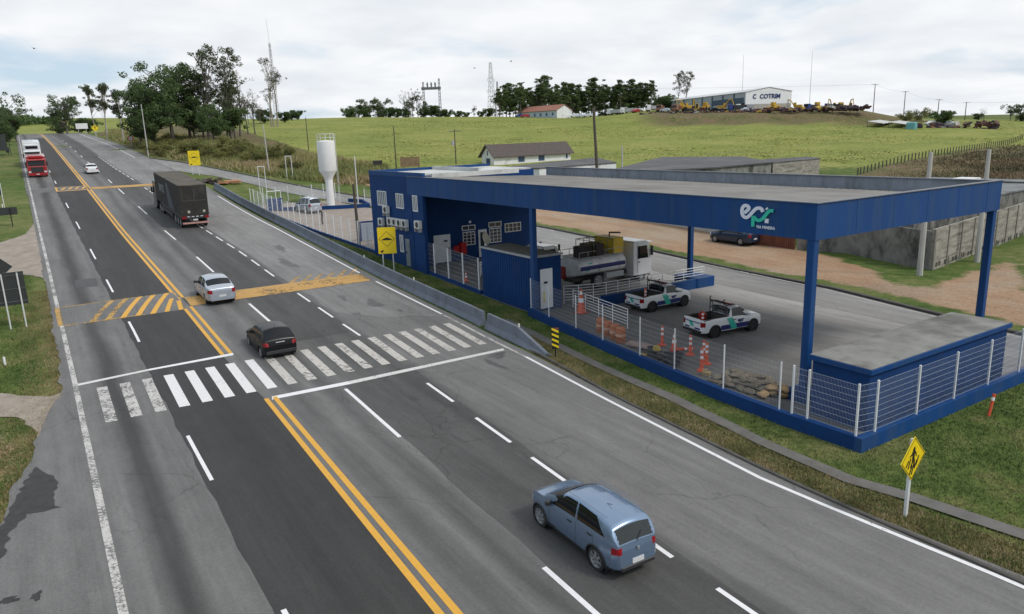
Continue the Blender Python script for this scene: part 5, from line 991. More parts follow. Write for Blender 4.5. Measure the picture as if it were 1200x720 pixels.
# white utility pickups with livery
PK = dict(HATCH); PK.update(L=4.25, step=.035, r=.32, wheels=[-1.3, 1.32], wx=.84, clad=0.33, bed=(-2.0, -.32, 1.0), tumble=.3, wid=[(-2.12, .74), (-2.0, .81), (-1.4, .84), (1.3, .84), (1.75, .79), (1.98, .68), (2.12, .52)],
    top=[(-2.12, .4), (-2.12, .9), (-2.09, 1.02), (-.32, 1.03), (-.27, 1.06), (-.2, 1.36), (-.12, 1.46), (0, 1.5), (.35, 1.5), (.55, 1.45), (1.18, 1.03), (1.32, 1.0), (1.75, .93), (2.0, .8), (2.1, .65), (2.12, .4)],
    belt=[(-2.12, 1.0), (-.3, .99), (.9, .92), (2.12, .78)], bot=[(-2.12, .32), (-1.7, .24), (1.7, .2), (2.12, .26)], side=[(-.17, .96, .44, -.1)], wind=(.46, 1.17, .74, .92), rearw=(-.29, -.15, .8), lights=[(-2.2, -1.95, .66, .92, .62, 'taillight'), (1.82, 2.2, .6, .78, .42, 'headlight')], seams=[.95, -.2], handles=[-.02], mirror=(.92, .95), plate=(-.01, .55, 1), mm=PWH, rim=M_CLAD, rg=M_CGL)
M_NVY = mat('livery_navy', (.012, .02, .13), .35, .03, 3); M_GRN = mat('livery_green', (.03, .42, .32), .35, .03, 3)
def pickup(label):
    t = make_car('utility_pickup', label, 'pickup', PK, PWH, 'white roadside service pickups')
    I = lambda key, y: float(np.interp(y, *np.array(PK[key], float).T))
    def side_patch(nm, quadyz, m_, off=.008, n=6):
        for s in (-1, 1):
            mb = MB(); P = []
            (y0, z0), (y1, z1), (y2, z2), (y3, z3) = quadyz    # bottom rear, bottom front, top front, top rear
            for i in range(n + 1):
                u = i / n; row = []
                for j in range(n + 1):
                    v = j / n; y = (y0 * (1 - u) + y1 * u) * (1 - v) + (y3 * (1 - u) + y2 * u) * v; z = (z0 * (1 - u) + z1 * u) * (1 - v) + (z3 * (1 - u) + z2 * u) * v
                    f_ = (z - I('bot', y)) / (I('belt', y) - I('bot', y)); x = I('wid', y) * float(np.interp(f_, [0, .06, .2, .42, .62, .8, .93, 1], [.9, .965, .99, 1, 1, .992, .975, .95])); row.append((s * (x + off), y, z))
                P.append(row)
            mb.grid(P); mb.build(nm, m_, t, fixn=False)
    side_patch('livery_band', [(-.92, .36), (.98, .36), (.98, .62), (-.92, .62)], M_NVY); side_patch('livery_stripe', [(.2, .34), (-.2, .34), (-.52, .97), (-.12, .97)][0:4], M_GRN, .013)
    for s in (-1, 1):
        tm = text_mb('epr', .3, .002, .012); rot = Matrix(((0, 0, 1, 0), (1, 0, 0, 0), (0, 1, 0, 0), (0, 0, 0, 1))) if s > 0 else Matrix(((0, 0, -1, 0), (-1, 0, 0, 0), (0, 1, 0, 0), (0, 0, 0, 1)))
        xf(tm, Matrix.Translation((s * .853, .42, .68)) @ rot); tm.build('door_lettering', M_NVY, t)
    MB().box(-.6, .6, -2.14, -2.122, .5, .58).box(-.6, .6, -2.14, -2.122, .84, .88).build('tailgate_stripe', M_NVY, t); MB().prism([(-.1, 0, .6), (.12, 0, .6), (-.05, 0, .84), (-.28, 0, .84)], (0, -2.14, 0), (0, -2.122, 0)).build('tailgate_flash', M_GRN, t)
    MB().box(-.7, .7, -2.2, -2.1, .34, .46, .02).build('rear_bumper', M_CLAD, t)
    mb = MB()
    for s in (-1, 1): mb.tube([(s * .62, -.42, 1.0), (s * .62, -.42, 1.62), (s * .5, -.42, 1.68), (0, -.42, 1.68)], .03, 6); mb.tube([(s * .62, -.42, 1.6), (s * .62, -.1, 1.62), (s * .62, .2, 1.56)], .025, 6)
    mb.tube([(-.45, -.42, 1.05), (-.45, -.42, 1.66)], .02, 6); mb.tube([(.45, -.42, 1.05), (.45, -.42, 1.66)], .02, 6); mb.box(-.58, .58, -.44, -.4, 1.3, 1.34); mb.build('headboard_rack', M_CLAD, t)
    mb = MB(); mb.tube([(-.55, -.5, 1.72), (.55, -.46, 1.72)], .035, 6)
    for x in (-.5, .5): mb.tube([(x, -.5, 1.7), (x * 1.02, -.55, 1.82), (x * 1.1, -.45, 1.92)], .03, 6)
    mb.build('folded_arrow_board', M_BLK, t); MB().box(-.5, .5, .0, .22, 1.53, 1.63, .03).build('beacon_bar', mat('beacon_red', (.2, .03, .02), .3), t); return t
p1 = pickup('white service pickup with green stripe, nearer the fence, three rear-deck cones short'); p2 = copy_tree(p1)
p1['label'] = 'nearer white service pickup, parked apart from the blue wall'; p2['label'] = 'farther white service pickup, parked against the low blue wall and railing'
p1.scale = p2.scale = (.93, .93, .93); p1.location = (28.1, 24.3, 0); p1.rotation_euler = (0, 0, R(-97)); p2.location = (29.4, 30.2, 0); p2.rotation_euler = (0, 0, R(-92))
for o_, lbs in ((p1, [(-1.55, .25, 'orange cone standing in the bed of the nearer pickup')]), (p2, [(-1.35, .35, 'orange cone in the farther pickup bed, nearer the tailgate'), (-1.1, .05, 'orange cone in the farther pickup bed, nearer the cab')])):
    Mx = Matrix.Translation(o_.location) @ Matrix.Rotation(o_.rotation_euler.z, 4, 'Z')
    for y, x, lb in lbs: q = Mx @ Vector((x, y, .54)); cone(lb, tuple(q), .75, .16, True, 'cones carried in the pickup beds')
q = Matrix.Translation(p1.location) @ Matrix.Rotation(p1.rotation_euler.z, 4, 'Z') @ Vector((-.2, -1.2, .55)); t = thing('red_canister', 'dark red canister in the bed of the nearer pickup', 'canister', tuple(q)); MB().lathe([(.16, 0), (.2, .05), (.2, .5), (.08, .6), (0, .62)], n=14).build('canister_body', mat('dark_red', (.3, .02, .02), .4), t)
# ---------------------------------------------------------------- trucks
def twheel(t, x, y, r=.5, w_=.28, rim=M_RIM):
    o = wheel(t, x, y, r, w_, rim, 8); return o
def truck(label, spec, name='truck', cat='truck'):
    """+Y forward, origin under the front bumper centre"""
    t = thing(name, label, cat); W2 = spec.get('w', 2.5) / 2; cm = spec['cab']; cl = spec.get('cl', 2.1); ch = spec.get('ch', 2.9); z0 = .45; b = spec.get('nose', .12)
    sec = []; prof = [(-cl, z0), (-cl, ch - .1), (-cl + .1, ch), (-.5, ch + spec.get('fair', 0) * .1), (-.28, ch - .12), (-.1, 1.75), (-.02, 1.6), (0, .9), (-.03, z0)]
    mb = MB(); xs = [-W2, -W2 + .08, W2 - .08, W2]; ins = [.05, 0, 0, .05]
    mb.grid([[(x, y - (i_ if y > -cl + .2 else -i_ * 0), z if z < ch - .2 else z - i_ * .8) for (y, z) in prof] for x, i_ in zip(xs, ins)]); mb.add([(xs[0], y - (ins[0] if y > -cl + .2 else 0), z if z < ch - .2 else z - .04) for y, z in prof], [tuple(range(len(prof)))]); mb.add([(xs[-1], y - (ins[0] if y > -cl + .2 else 0), z if z < ch - .2 else z - .04) for y, z in prof], [tuple(range(len(prof)))]); mb.build('cab', cm, t, smooth=25)
    zs0, zs1 = 1.72, ch - .3; yy = lambda z: -.08 - (z - 1.75) * .18 / (ch - .12 - 1.75)
    mb = MB(); mb.add([(-W2 + .15, yy(zs0) + .03, zs0), (W2 - .15, yy(zs0) + .03, zs0), (W2 - .2, yy(zs1) + .03, zs1), (-W2 + .2, yy(zs1) + .03, zs1)], [(0, 1, 2, 3)]); mb.build('windscreen', M_CGL, t)
    MB().box(-W2 + .1, W2 - .1, -.25, .12, ch - .22, ch - .14, .02).build('sun_visor', spec.get('visor', cm), t)
    for s in (-1, 1):
        x = s * (W2 + .004); a = MB(); a.add([(x, -.35, 1.55), (x, -1.35, 1.55), (x, -1.35, ch - .35), (x, -.48, ch - .35)], [(0, 1, 2, 3)]); a.build('side_window', M_CGL, t)
        MB().box(min(s * (W2 + .02), s * (W2 + .2)), max(s * (W2 + .02), s * (W2 + .2)), -.2, -.05, 1.7, 2.35, .03).build('mirror', M_CLAD, t)
        MB().box(min(s * (W2 - .42), s * (W2 - .08)), max(s * (W2 - .42), s * (W2 - .08)), -.03, .035, .72, .95, .03).build('headlight', M_HEADL, t)
        MB().box(min(s * (W2 + .003), s * (W2 + .01)), max(s * (W2 + .003), s * (W2 + .01)), -1.4, -1.38, .6, ch - .2).box(min(s * (W2 + .003), s * (W2 + .03)), max(s * (W2 + .003), s * (W2 + .03)), -1.3, -1.15, 1.3, 1.36).build('door_handle', M_CLAD, t)
    MB().box(-W2 + .45, W2 - .45, -.02, .03, .75, 1.55, .02).build('grille', spec.get('gm', M_CLAD), t); MB().box(-W2, W2, -.2, .06, .3, .62, .04).build('front_bumper', spec.get('bump', cm), t); MB().cbox((0, .07, .5), (.4, .01, .12)).build('licence_plate', M_PLATE, t)
    MB().box(-.45, .45, -spec['len'], -.3, .55, .8).build('chassis', M_CLAD, t)
    for y in spec['axles']:
        for s in (-1, 1): twheel(t, s * (W2 - .17), y)
    return t
PRD = paintm('truck_red', (.33, .01, .012), .1, .3)
# dark curtain-side semi
P_DK = paintm('dark_truck_paint', (.03, .035, .04), .2); M_TARP = mat('black_tarpaulin', (.022, .02, .018), .75, .25, 2, dirt=((.05, .045, .035), 1.4, .5, .75), bump=.3); M_TARPT = mat('dusty_tarpaulin_roof', (.085, .072, .055), .85, .3, .8, dirt=((.04, .036, .03), .7, .5, .7))
SL = 14.2
t = truck('black semi-trailer truck with a dusty tarpaulin top driving away up the highway', dict(cab=P_DK, len=5.5, axles=[-1.1, -4.2, -5.4], ch=3.2, cl=2.2), 'semi_truck'); y1 = -2.6; y0 = y1 - SL; HH = 4.25
tr = MB().box(-1.28, 1.28, y0, y1, 1.25, HH - .12).build('trailer_body', M_TARP, t); MB().box(-1.3, 1.3, y0 - .02, y1 + .02, HH - .118, HH, .05).build('trailer_roof', M_TARPT, tr); mb = MB()
for i in range(24): y = y0 + .3 + i * (SL - .5) / 23; mb.box(-1.3, -1.282, y, y + .05, 1.3, HH - .13); mb.box(1.282, 1.3, y, y + .05, 1.3, HH - .13)
mb.build('curtain_strap', M_CLAD, tr); mb = MB(); y = y0 - .03
mb.box(-1.05, 1.1, y, y + .02, 2.7, 2.75); mb.box(-1.05, -1.0, y, y + .02, 2.75, 3.9); mb.box(.03, .08, y, y + .02, 2.75, 3.9); mb.build('rear_frame', mat('greenish_bar', (.07, .08, .065), .6), tr)
MB().lathe([(0, 0), (.13, 0), (.13, -.02), (0, -.02)], (-.55, y0 - .004, 1.65), 'Y', 14).build('speed_decal', mat('pale_decal', (.4, .42, .33), .6), tr); MB().lathe([(0, 0), (.13, 0), (.13, -.02), (0, -.02)], (.85, y0 - .004, 1.65), 'Y', 14).build('speed_decal', MATS['pale_decal'], tr)
MB().box(-1.2, 1.2, y0, y1 - 2, .95, 1.24).build('trailer_chassis', M_CLAD, t); MB().box(-1.2, 1.2, y0 + .05, y0 + .12, .45, .62).build('underrun_bar', mat('red_white_bar', (.45, .25, .22), .5), t)
for s in (-1, 1): MB().box(min(s * .85, s * 1.25), max(s * .85, s * 1.25), y0 - .04, y0, .98, 1.2, .01).build('taillight', M_TAIL, t)
mb = MB(); [mb.box(-.75 + i * .4, -.5 + i * .4, y0 - .03, y0 - .005, 1.14, 1.2) for i in range(4)]; mb.build('reflective_tape', M_WB, t); MB().box(-.25, .2, y0 - .03, y0 - .004, .78, .92).build('licence_plate', M_PLATE, t)
for y in (y0 + 1.2, y0 + 2.5, y0 + 3.8):
    for s in (-1, 1): twheel(t, s * 1.08, y)
MB().box(-1.25, -1.2, y0 + 5, y1 - 3, .5, .9).box(1.2, 1.25, y0 + 5, y1 - 3, .5, .9).build('side_guard', M_CLAD, t)
P_ = []; mb = MB(); mb.add([(-1.306, y0 + 3.2, 1.35), (-1.306, y0 + 6.5, 1.35), (-1.306, y0 + 7.2, HH - .4), (-1.306, y0 + 5.8, HH - .4)], [(0, 1, 2, 3)]); mb.build('side_graphic', mat('grey_graphic', (.055, .06, .075), .7), tr)
tm = text_mb('BRITES', 1.05, .003, .03); xf(tm, Matrix.Translation((-1.309, y0 + 9.8, 2.6)) @ Matrix(((0, 0, -1, 0), (-1, 0, 0, 0), (0, 1, 0, 0), (0, 0, 0, 1)))); tm.build('side_lettering', mat('faded_lettering', (.2, .2, .21), .7), tr)
front = 77.6 - y0; t.location = (12.85, front, 0); sl = (float(zr(front)) - float(zr(77.6))) / (front - 77.6); t.location.z = float(zr(front)) + .0; t.rotation_euler = (math.atan(sl), 0, R(.6))
# oncoming red truck and white truck behind it
t = truck('red box truck coming down the highway in the outer lane', dict(cab=PRD, len=9.5, axles=[-1.3, -6.6, -7.8], ch=2.75, cl=2.0, gm=M_CLAD), 'truck'); MB().box(-1.28, 1.28, -9.5, -2.15, .95, 2.95, .04).build('cargo_box', PRD, t); MB().box(-1.0, 1.0, -1.7, -.6, 2.78, 3.2, .2).build('wind_deflector', PRD, t); MB().box(-1.0, 1.0, .04, .05, 2.55, 2.62).build('visor_stripe', M_WHITE, t)
t.location = (1.1, 134, float(zr(134))); t.rotation_euler = (R(-3.2), 0, R(180))
t = truck('tall white box truck following close behind the red truck', dict(cab=PWH, len=10, axles=[-1.3, -7.4, -8.6], ch=2.9, cl=2.0, gm=M_CLAD), 'truck'); MB().box(-1.28, 1.28, -12.5, -2.15, .95, 4.15, .04).build('cargo_box', PWH, t); MB().box(-1.1, 1.1, -1.75, -1.3, 2.92, 3.9, .15).build('wind_deflector', PWH, t); MB().box(-.9, .9, -1.3, -1.27, 3.1, 3.6).build('deflector_panel', M_CGL, t)
t.location = (.95, 151.5, float(zr(151.5))); t.rotation_euler = (R(-3.2), 0, R(180))
# tank truck under the canopy
t = truck('white water tank truck with equipment racks on top, parked under the canopy', dict(cab=PWH, len=6.6, axles=[-1.0, -4.9], ch=2.75, cl=1.75, w=2.3), 'tank_truck'); 
mb = MB(); P = []
for y in (-6.6, -6.5, -2.45, -2.35):
    k = .9 if y in (-6.6, -2.35) else 1; P.append([(1.12 * k * math.copysign(abs(math.cos(a)) ** .75, math.cos(a)), y, 1.5 + .62 * k * math.copysign(abs(math.sin(a)) ** .8, math.sin(a))) for a in np.linspace(0, 2 * math.pi, 33)])
mb.grid(P); mb.add(P[0][:-1], [tuple(range(32))]); mb.add(P[-1][:-1], [tuple(range(32))]); tk = mb.build('tank', mat('tank_white', (.66, .67, .67), .4, .15, 1.5, dirt=((.22, .21, .2), 1.2, .55, .75, (1, 1, .4))), t, smooth=40)
def tankband(z0, z1, nm, m_, ya=-6.45, yb=-2.5, sk=0.):
    for s in (-1, 1):
        mb = MB(); P = []
        for z in np.linspace(z0, z1, 5): u = (z - 1.5) / .62; a = math.asin(max(-1, min(1, math.copysign(abs(u) ** (1 / .8), u)))); x = 1.12 * abs(math.cos(a)) ** .75 + .008; P.append([(s * x, ya + sk * (z - z0), z), (s * x, yb + sk * (z - z0), z)])
        mb.grid(P); mb.build(nm, m_, tk, fixn=False)
tankband(1.35, 1.62, 'navy_band', M_NVY); tankband(1.1, 2.0, 'green_flash', M_GRN, -6.1, -5.75, .55)
mb = MB(); mb.box(-.95, .95, -6.5, -2.5, 2.1, 2.14); [mb.tube([(s * .95, y, 2.12), (s * .95, y, 2.5)], .02, 5) for s in (-1, 1) for y in np.linspace(-6.4, -2.6, 6)]; [mb.tube([(s * .95, -6.4, 2.5), (s * .95, -2.6, 2.5)], .02, 5) for s in (-1, 1)]; mb.build('catwalk', M_GREY, t)
MB().box(.6, 1.0, -5.0, -4.3, 2.15, 2.9, .02).build('tool_crate', MATS['dark_hose'] if 'dark_hose' in MATS else mat('dark_hose', (.035, .025, .025), .8, .4, 6), t); MB().box(-.9, -.2, -4.8, -3.6, 2.15, 2.8, .02).build('tool_crate', mat('mixed_gear', (.12, .1, .05), .8, .6, 5), t); MB().box(-.95, .95, -3.4, -2.5, 2.15, 3.15, .02).build('yellow_locker', mat('locker_yellow', (.62, .42, .02), .5, .1, 3), t); MB().box(.1, .8, -6.2, -5.2, 2.15, 2.85, .02).build('hose_crate', mat('dark_hose', (.035, .025, .025), .8, .4, 6), t)
mb = MB(); [mb.tube([(x, y, 2.15), (x, y, 3.1)], .025, 5) for x in (-.9, .9) for y in (-5.1, -4.4, -3.9, -3.4)]; [mb.tube([(x, -5.1, 3.1), (x, -2.6, 3.1)], .025, 5) for x in (-.9, .9)]; [mb.tube([(-.9, y, 3.1), (.9, y, 3.1)], .02, 5) for y in (-5.1, -4.4, -3.4)]; mb.build('rack', mat('olive_rack', (.2, .2, .1), .6, .2, 4), t)
mb = MB(); mb.tube([(0, -2.9, 3.05), (0, -2.9, 3.4), (0, -1.9, 3.3)], .06, 6); mb.build('water_cannon', M_CLAD, t); MB().box(-.8, -.2, -6.75, -6.55, .7, 1.5).build('rear_pump', mat('pump_red', (.3, .03, .02), .5, .2, 4), t)
for s in (-1, 1): MB().box(min(s * .8, s * 1.12), max(s * .8, s * 1.12), -4.2, -2.6, .6, .95, .03).build('side_locker', M_GREY, t)
t.location = (34.7, 37.6, .02); t.rotation_euler = (0, 0, R(-88)); t.scale = (1.0, .98, 1.0)
# white recovery vehicle behind the booth
t = truck('white flatbed service truck behind the booth roof, mostly hidden', dict(cab=PWH, len=6, axles=[-1.0, -4.4], ch=2.3, cl=1.7, w=2.1), 'service_truck'); MB().box(-1.05, 1.05, -6.0, -1.85, .9, 1.1).box(-1.05, 1.05, -2.0, -1.86, 1.1, 2.2).build('flatbed', PWH, t); MB().box(-.8, .7, -3.6, -2.1, 1.1, 1.75, .05).build('teal_load', mat('teal_load', (.05, .28, .25), .6, .4, 3), t); MB().lathe([(.1, 0), (.34, .02), (.34, .2), (.1, .22)], (.3, -4.3, 1.5), 'X', 16).build('spare_wheel', M_TYRE, t); t.location = (32.0, 44.4, .3); t.rotation_euler = (0, 0, R(-84)); t.scale = (.9, .9, .72)
# ---------------------------------------------------------------- things round and beyond the yard
def Gp(px, py): q = G(px, py); return Vector((q[0], q[1], Hs(q[0], q[1])))
def Dg(px, py, d): q = D(px, py, d); return Vector((q[0], q[1], Hs(q[0], q[1])))
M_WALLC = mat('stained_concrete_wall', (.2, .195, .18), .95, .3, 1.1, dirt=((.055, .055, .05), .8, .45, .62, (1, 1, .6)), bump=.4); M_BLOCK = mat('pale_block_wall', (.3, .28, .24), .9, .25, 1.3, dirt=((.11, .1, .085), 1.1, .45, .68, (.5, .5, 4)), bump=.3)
M_ROOFG = mat('grey_fibre_roof', (.17, .18, .185), .85, .3, .6, dirt=((.09, .09, .09), .5, .5, .7)); M_DROOF = mat('dark_flat_roof', (.075, .075, .08), .9, .3, .35, dirt=((.13, .125, .12), .2, .5, .7)); M_WWALL = mat('whitewashed_wall', (.7, .71, .71), .85, .12, .8, dirt=((.33, .33, .32), .6, .55, .75))
M_WOODP = mat('weathered_pole_wood', (.085, .07, .055), .9, .3, 3, stretch=(1, 1, .2)); M_CPOLE = mat('pale_concrete_pole', (.42, .415, .39), .8, .15, 2, stretch=(1, 1, .3)); M_STEEL = mat('pylon_steel', (.16, .165, .17), .6, .1, 3, metal=.3)
# corner compound wall: dark stained face to the left, block face to the right
cw = thing('compound_wall', 'tall block wall turning a corner behind the canopy, dark stained on its left face', 'wall', (51, 26.1, 0), world=True)
def wseg(a, b_, h, th, m_, name, par, z0=-.3, pil=None):
    a, b_ = Vector(a), Vector(b_); d = (b_ - a).normalized(); nr = Vector((-d.y, d.x)) * th; n = max(1, int((b_ - a).length / 2.5)); mb = MB(); sec = []
    for i in range(n + 1): p = a.lerp(b_, i / n); z = Hs(p.x, p.y); sec.append([(p.x, p.y, z + z0), (p.x, p.y, z + h), (p.x + nr.x, p.y + nr.y, z + h), (p.x + nr.x, p.y + nr.y, z + z0)])
    mb.grid(sec); mb.add(sec[0], [(0, 1, 2, 3)]); mb.add(sec[-1], [(3, 2, 1, 0)]); o = mb.build(name, m_, par)
    if pil:
        mb = MB(); k = int((b_ - a).length / pil)
        for i in range(k + 1): p = a + d * (i * pil); z = Hs(p.x, p.y); q = p - nr.normalized() * .012; mb.cbox((q.x, q.y, z + h / 2), (.16, .09, h + .03), math.atan2(d.y, d.x))
        mb.build('pilaster', MATS['wall_pilaster'] if 'wall_pilaster' in MATS else mat('wall_pilaster', (.2, .19, .165), .9, .2, 2), par)
    return o
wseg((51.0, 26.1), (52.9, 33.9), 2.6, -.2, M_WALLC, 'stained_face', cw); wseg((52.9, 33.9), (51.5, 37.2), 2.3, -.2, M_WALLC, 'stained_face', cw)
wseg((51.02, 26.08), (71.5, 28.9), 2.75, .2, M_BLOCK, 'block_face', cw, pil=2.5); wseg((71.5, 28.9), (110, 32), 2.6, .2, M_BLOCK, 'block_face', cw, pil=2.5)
mb = MB()
for i in range(40): p = Vector((51.2, 26.1)).lerp(Vector((71.3, 28.87)), i / 40); mb.cbox((p.x + .02, p.y - .005, .24 + .02 * (i % 3)), (.3, .03, .3 + .2 * (i % 5 == 0)), .137) if i % 3 else None
mb.build('damp_patch', mat('dark_moss', (.05, .055, .035), .95, .4, 3), cw)
t = thing('plank_gate', 'rust-brown plank gate in the stained compound wall', 'gate', (51.5, 37.3, .1), world=True); mb = MB()
for i in range(26): y = 37.35 + i * .19; mb.box(51.4 - i * .03, 51.46 - i * .03, y, y + .17, .05, 2.15 + .05 * math.sin(i * 2.3))
mb.build('plank', mat('rusty_planks', (.16, .055, .03), .85, .35, 1.2, stretch=(1, 6, 1)), t)
cw2 = thing('compound_wall', 'plain pale wall behind the parked dark blue sedan', 'wall', (50.7, 42.5, 0), world=True); wseg((52.4, 42.4), (53.3, 60), 2.3, -.2, mat('grey_white_render', (.42, .41, .38), .9, .15, 1), 'wall_face', cw2)
# flat grey roofed sheds in the compound
def prismroof(name, label, cat, pts, z0, z1, wall_m, roof_m, over=.25, group=None, parapet=0):
    t = thing(name, label, cat, (pts[0][0], pts[0][1], z0), world=True, group=group); c = sum((Vector(p) for p in pts), Vector((0, 0))) / len(pts)
    MB().prism([(x, y, 0) for x, y in pts], (0, 0, z0 - 1), (0, 0, z1)).build('wall', wall_m, t)
    big = [(c + (Vector(p) - c) * (1 + over / (Vector(p) - c).length)) for p in pts]; MB().prism([(p.x, p.y, 0) for p in big], (0, 0, z1 + .002), (0, 0, z1 + .16)).build('roof', roof_m, t); return t
prismroof('shed', 'low grey-roofed shed right behind the stained corner wall', 'shed', [(53.6, 29), (66, 30.6), (66, 40), (54.6, 38.4)], .1, 2.9, M_WALLC, M_ROOFG)
prismroof('shed', 'wide dull-roofed shed further right inside the compound', 'shed', [(70, 33), (96, 36), (96, 50), (70, 47)], .3, 2.8, M_WALLC, M_ROOFG)
t = prismroof('water_tank', 'small white water box on the compound roofs at the right edge', 'water tank', [(76, 36), (78.2, 36.2), (78.2, 38), (76, 37.8)], 3, 4.2, M_WWALL, M_WWALL, .05)
cw3 = None if 1 else thing('boundary_wall', 'long dark panel wall at the foot of the scrub slope on the right', 'wall', (78, 55, 0), world=True)
P = lambda pts, z: [tuple(onZ(x, y, z)[:2]) for x, y in pts]
prismroof('workshop', 'broad black flat-roofed workshop behind the canopy', 'building', P([(700, 203), (840, 195.4), (904, 189.4), (868, 183.2), (775, 184)], 5.2), 1.5, 5.0, M_WALLC, M_DROOF)
prismroof('workshop', 'pale grey walled building at the right end of the black flat roof', 'building', P([(906, 190.2), (961, 185), (945, 183.4), (889, 187)], 5.0), 1.5, 4.8, M_BLOCK, M_DROOF, .12)
prismroof('workshop', 'low white building with a dark roof between the farmhouse and the tall wooden pole', 'building', P([(579, 196.6), (632, 196.8), (722, 190), (699, 184.6), (668, 187.6)], 5.0), 1.8, 4.8, M_WWALL, M_DROOF, .12)
t = prismroof('concrete_beam', 'row of pale concrete slabs lying beyond the canopy roof', 'slab', P([(724, 199), (780, 200), (780, 198.5), (724, 197.5)], 4.2), 3, 3.6, M_WWALL, M_WWALL, .02) if 0 else None
cw3 = thing('boundary_wall', 'dark panel wall glimpsed past the right end of the canopy', 'wall', tuple(Gp(1166, 240)), world=True); a_, b2_ = Gp(1166, 240), Gp(1235, 243); wseg(a_[:2], b2_[:2], 2.6, .2, mat('dark_panel_wall', (.11, .11, .105), .9, .3, .8), 'wall_face', cw3, pil=4)
# gabled buildings
def gable(name, label, A, B, C_, hw, hr, wall_m, roof_m, over=.5, trim=None, gable_m=None):
    """A near corner, B end of the long side, C_ end of the gable side (ground points)"""
    A, B, C_ = Vector(A), Vector(B), Vector(C_); z = min(A.z, B.z, C_.z) - .2; u = Vector((B.x - A.x, B.y - A.y, 0)); Lg = u.length; u.normalize(); v = Vector((-u.y, u.x, 0)); s = 1 if (C_ - A).dot(v) > 0 else -1; v *= s; W_ = abs((C_ - A).dot(v))
    t = thing(name, label, 'building', (A.x, A.y, z), 0, world=True); o = Vector((A.x, A.y, z)); up = Vector((0, 0, 1)); th = .15
    P_ = lambda a, b_, c: o + u * a + v * b_ + up * c
    MB().prism([P_(0, 0, 0), P_(0, W_, 0), P_(0, W_, hw), P_(0, W_ / 2, hr), P_(0, 0, hw)], (0, 0, 0), u * Lg).build('wall', wall_m, t)
    k = (hr - hw) / (W_ / 2); mb = MB()
    for sd in (0, 1):
        e0, e1 = (-over, W_ / 2) if sd == 0 else (W_ + over, W_ / 2); q = [P_(-over, e0, hw - over * k + .05), P_(Lg + over, e0, hw - over * k + .05), P_(Lg + over, e1, hr + .05), P_(-over, e1, hr + .05)]
        mb.prism([tuple(p) for p in q], (0, 0, 0), (0, 0, th))
    mb.build('roof', roof_m, t); return t, P_, u, v, Lg, W_
def wpanel(t, P_, a0, a1, z0, z1, m_, name='window', side='long', off=.03, W_=0, Lg=0):
    q = [P_(a0, -off, z0), P_(a1, -off, z0), P_(a1, -off, z1), P_(a0, -off, z1)] if side == 'long' else ([P_(-off, a0, z0), P_(-off, a1, z0), P_(-off, a1, z1), P_(-off, a0, z1)] if side == 'gable' else [P_(Lg + off, a0, z0), P_(Lg + off, a1, z0), P_(Lg + off, a1, z1), P_(Lg + off, a0, z1)])
    return MB().add([tuple(p) for p in q], [(0, 1, 2, 3)]).build(name, m_, t)
M_BROOF = mat('brown_tile_roof', (.085, .068, .062), .85, .25, 1.5, stretch=(1, 1, 3), bump=.5); M_RROOF = mat('red_tile_roof', (.30, .13, .09), .85, .25, 1.5); M_BWIN = mat('dark_blue_window', (.03, .06, .13), .3, .1, 3)
t, P_, u, v, Lg, W_ = gable('farmhouse', 'white farmhouse with a long brown gabled roof at the foot of the pasture', Gp(579, 194), Gp(669, 188), Gp(545, 192.5), 2.05, 3.9, M_WWALL, M_BROOF, .55)
for f0, f1, z0, z1 in ((.3, .38, .55, 1.75), (.56, .64, .55, 1.75), (.93, .955, .7, 1.6)): wpanel(t, P_, Lg * f0, Lg * f1, z0, z1, M_BWIN)
wpanel(t, P_, W_ * .3, W_ * .62, .1, 1.5, M_BWIN, 'door', 'gable'); wpanel(t, P_, W_ * .46, W_ * .54, 2.0, 2.9, M_BWIN, 'gable_vent', 'gable')
t, P_, u, v, Lg, W_ = gable('farmhouse', 'white and pale blue long house with a red roof on the hill crest', Dg(652.5, 135, 315), Dg(607, 136, 335), Dg(665.5, 135, 322), 3.4, 5.6, mat('pale_blue_wall', (.4, .46, .5), .85, .15, .5), M_RROOF, .4)
wpanel(t, P_, 0, W_, -.2, 3.3, M_WWALL, 'end_wall', 'gable', .05); MB().prism([tuple(P_(-.05, 0, 3.2)), tuple(P_(-.05, W_, 3.2)), tuple(P_(-.05, W_ / 2, 5.35))], -u * .03, u * .01).build('gable_end', M_WWALL, t)
for i in range(6): wpanel(t, P_, Lg * (.08 + .15 * i), Lg * (.12 + .15 * i), 1.2, 2.4, M_BWIN)
M_WHS = mat('warehouse_cladding', (.34, .38, .42), .6, .1, .4); M_DKB = mat('slate_blue_steel', (.05, .085, .13), .6, .1, 1)
t, P_, u, v, Lg, W_ = gable('warehouse', 'long warehouse on the crest with a white gable end bearing dark lettering', Dg(873, 131, 300), Dg(764, 133, 390), Dg(925.5, 131, 305), 7.6, 9.3, M_WHS, mat('pale_metal_roof', (.5, .51, .52), .5, .1, .4), .3)
wpanel(t, P_, 0, W_, 2.8, 7.6, M_WHITE, 'gable_cladding', 'gable', .05); MB().prism([tuple(P_(-.05, 0, 7.58)), tuple(P_(-.05, W_, 7.58)), tuple(P_(-.05, W_ / 2, 9.28))], -u * .04, u * .01).build('gable_cladding', M_WHITE, t); wpanel(t, P_, 0, W_, -.3, 2.75, mat('cream_block', (.42, .40, .35), .9, .15, .6), 'gable_base', 'gable', .06)
for i in range(9): a = Lg * (i + .9) / 10; wpanel(t, P_, a, a + 1.3, -.2, 7.3, M_DKB, 'column', 'long', .08)
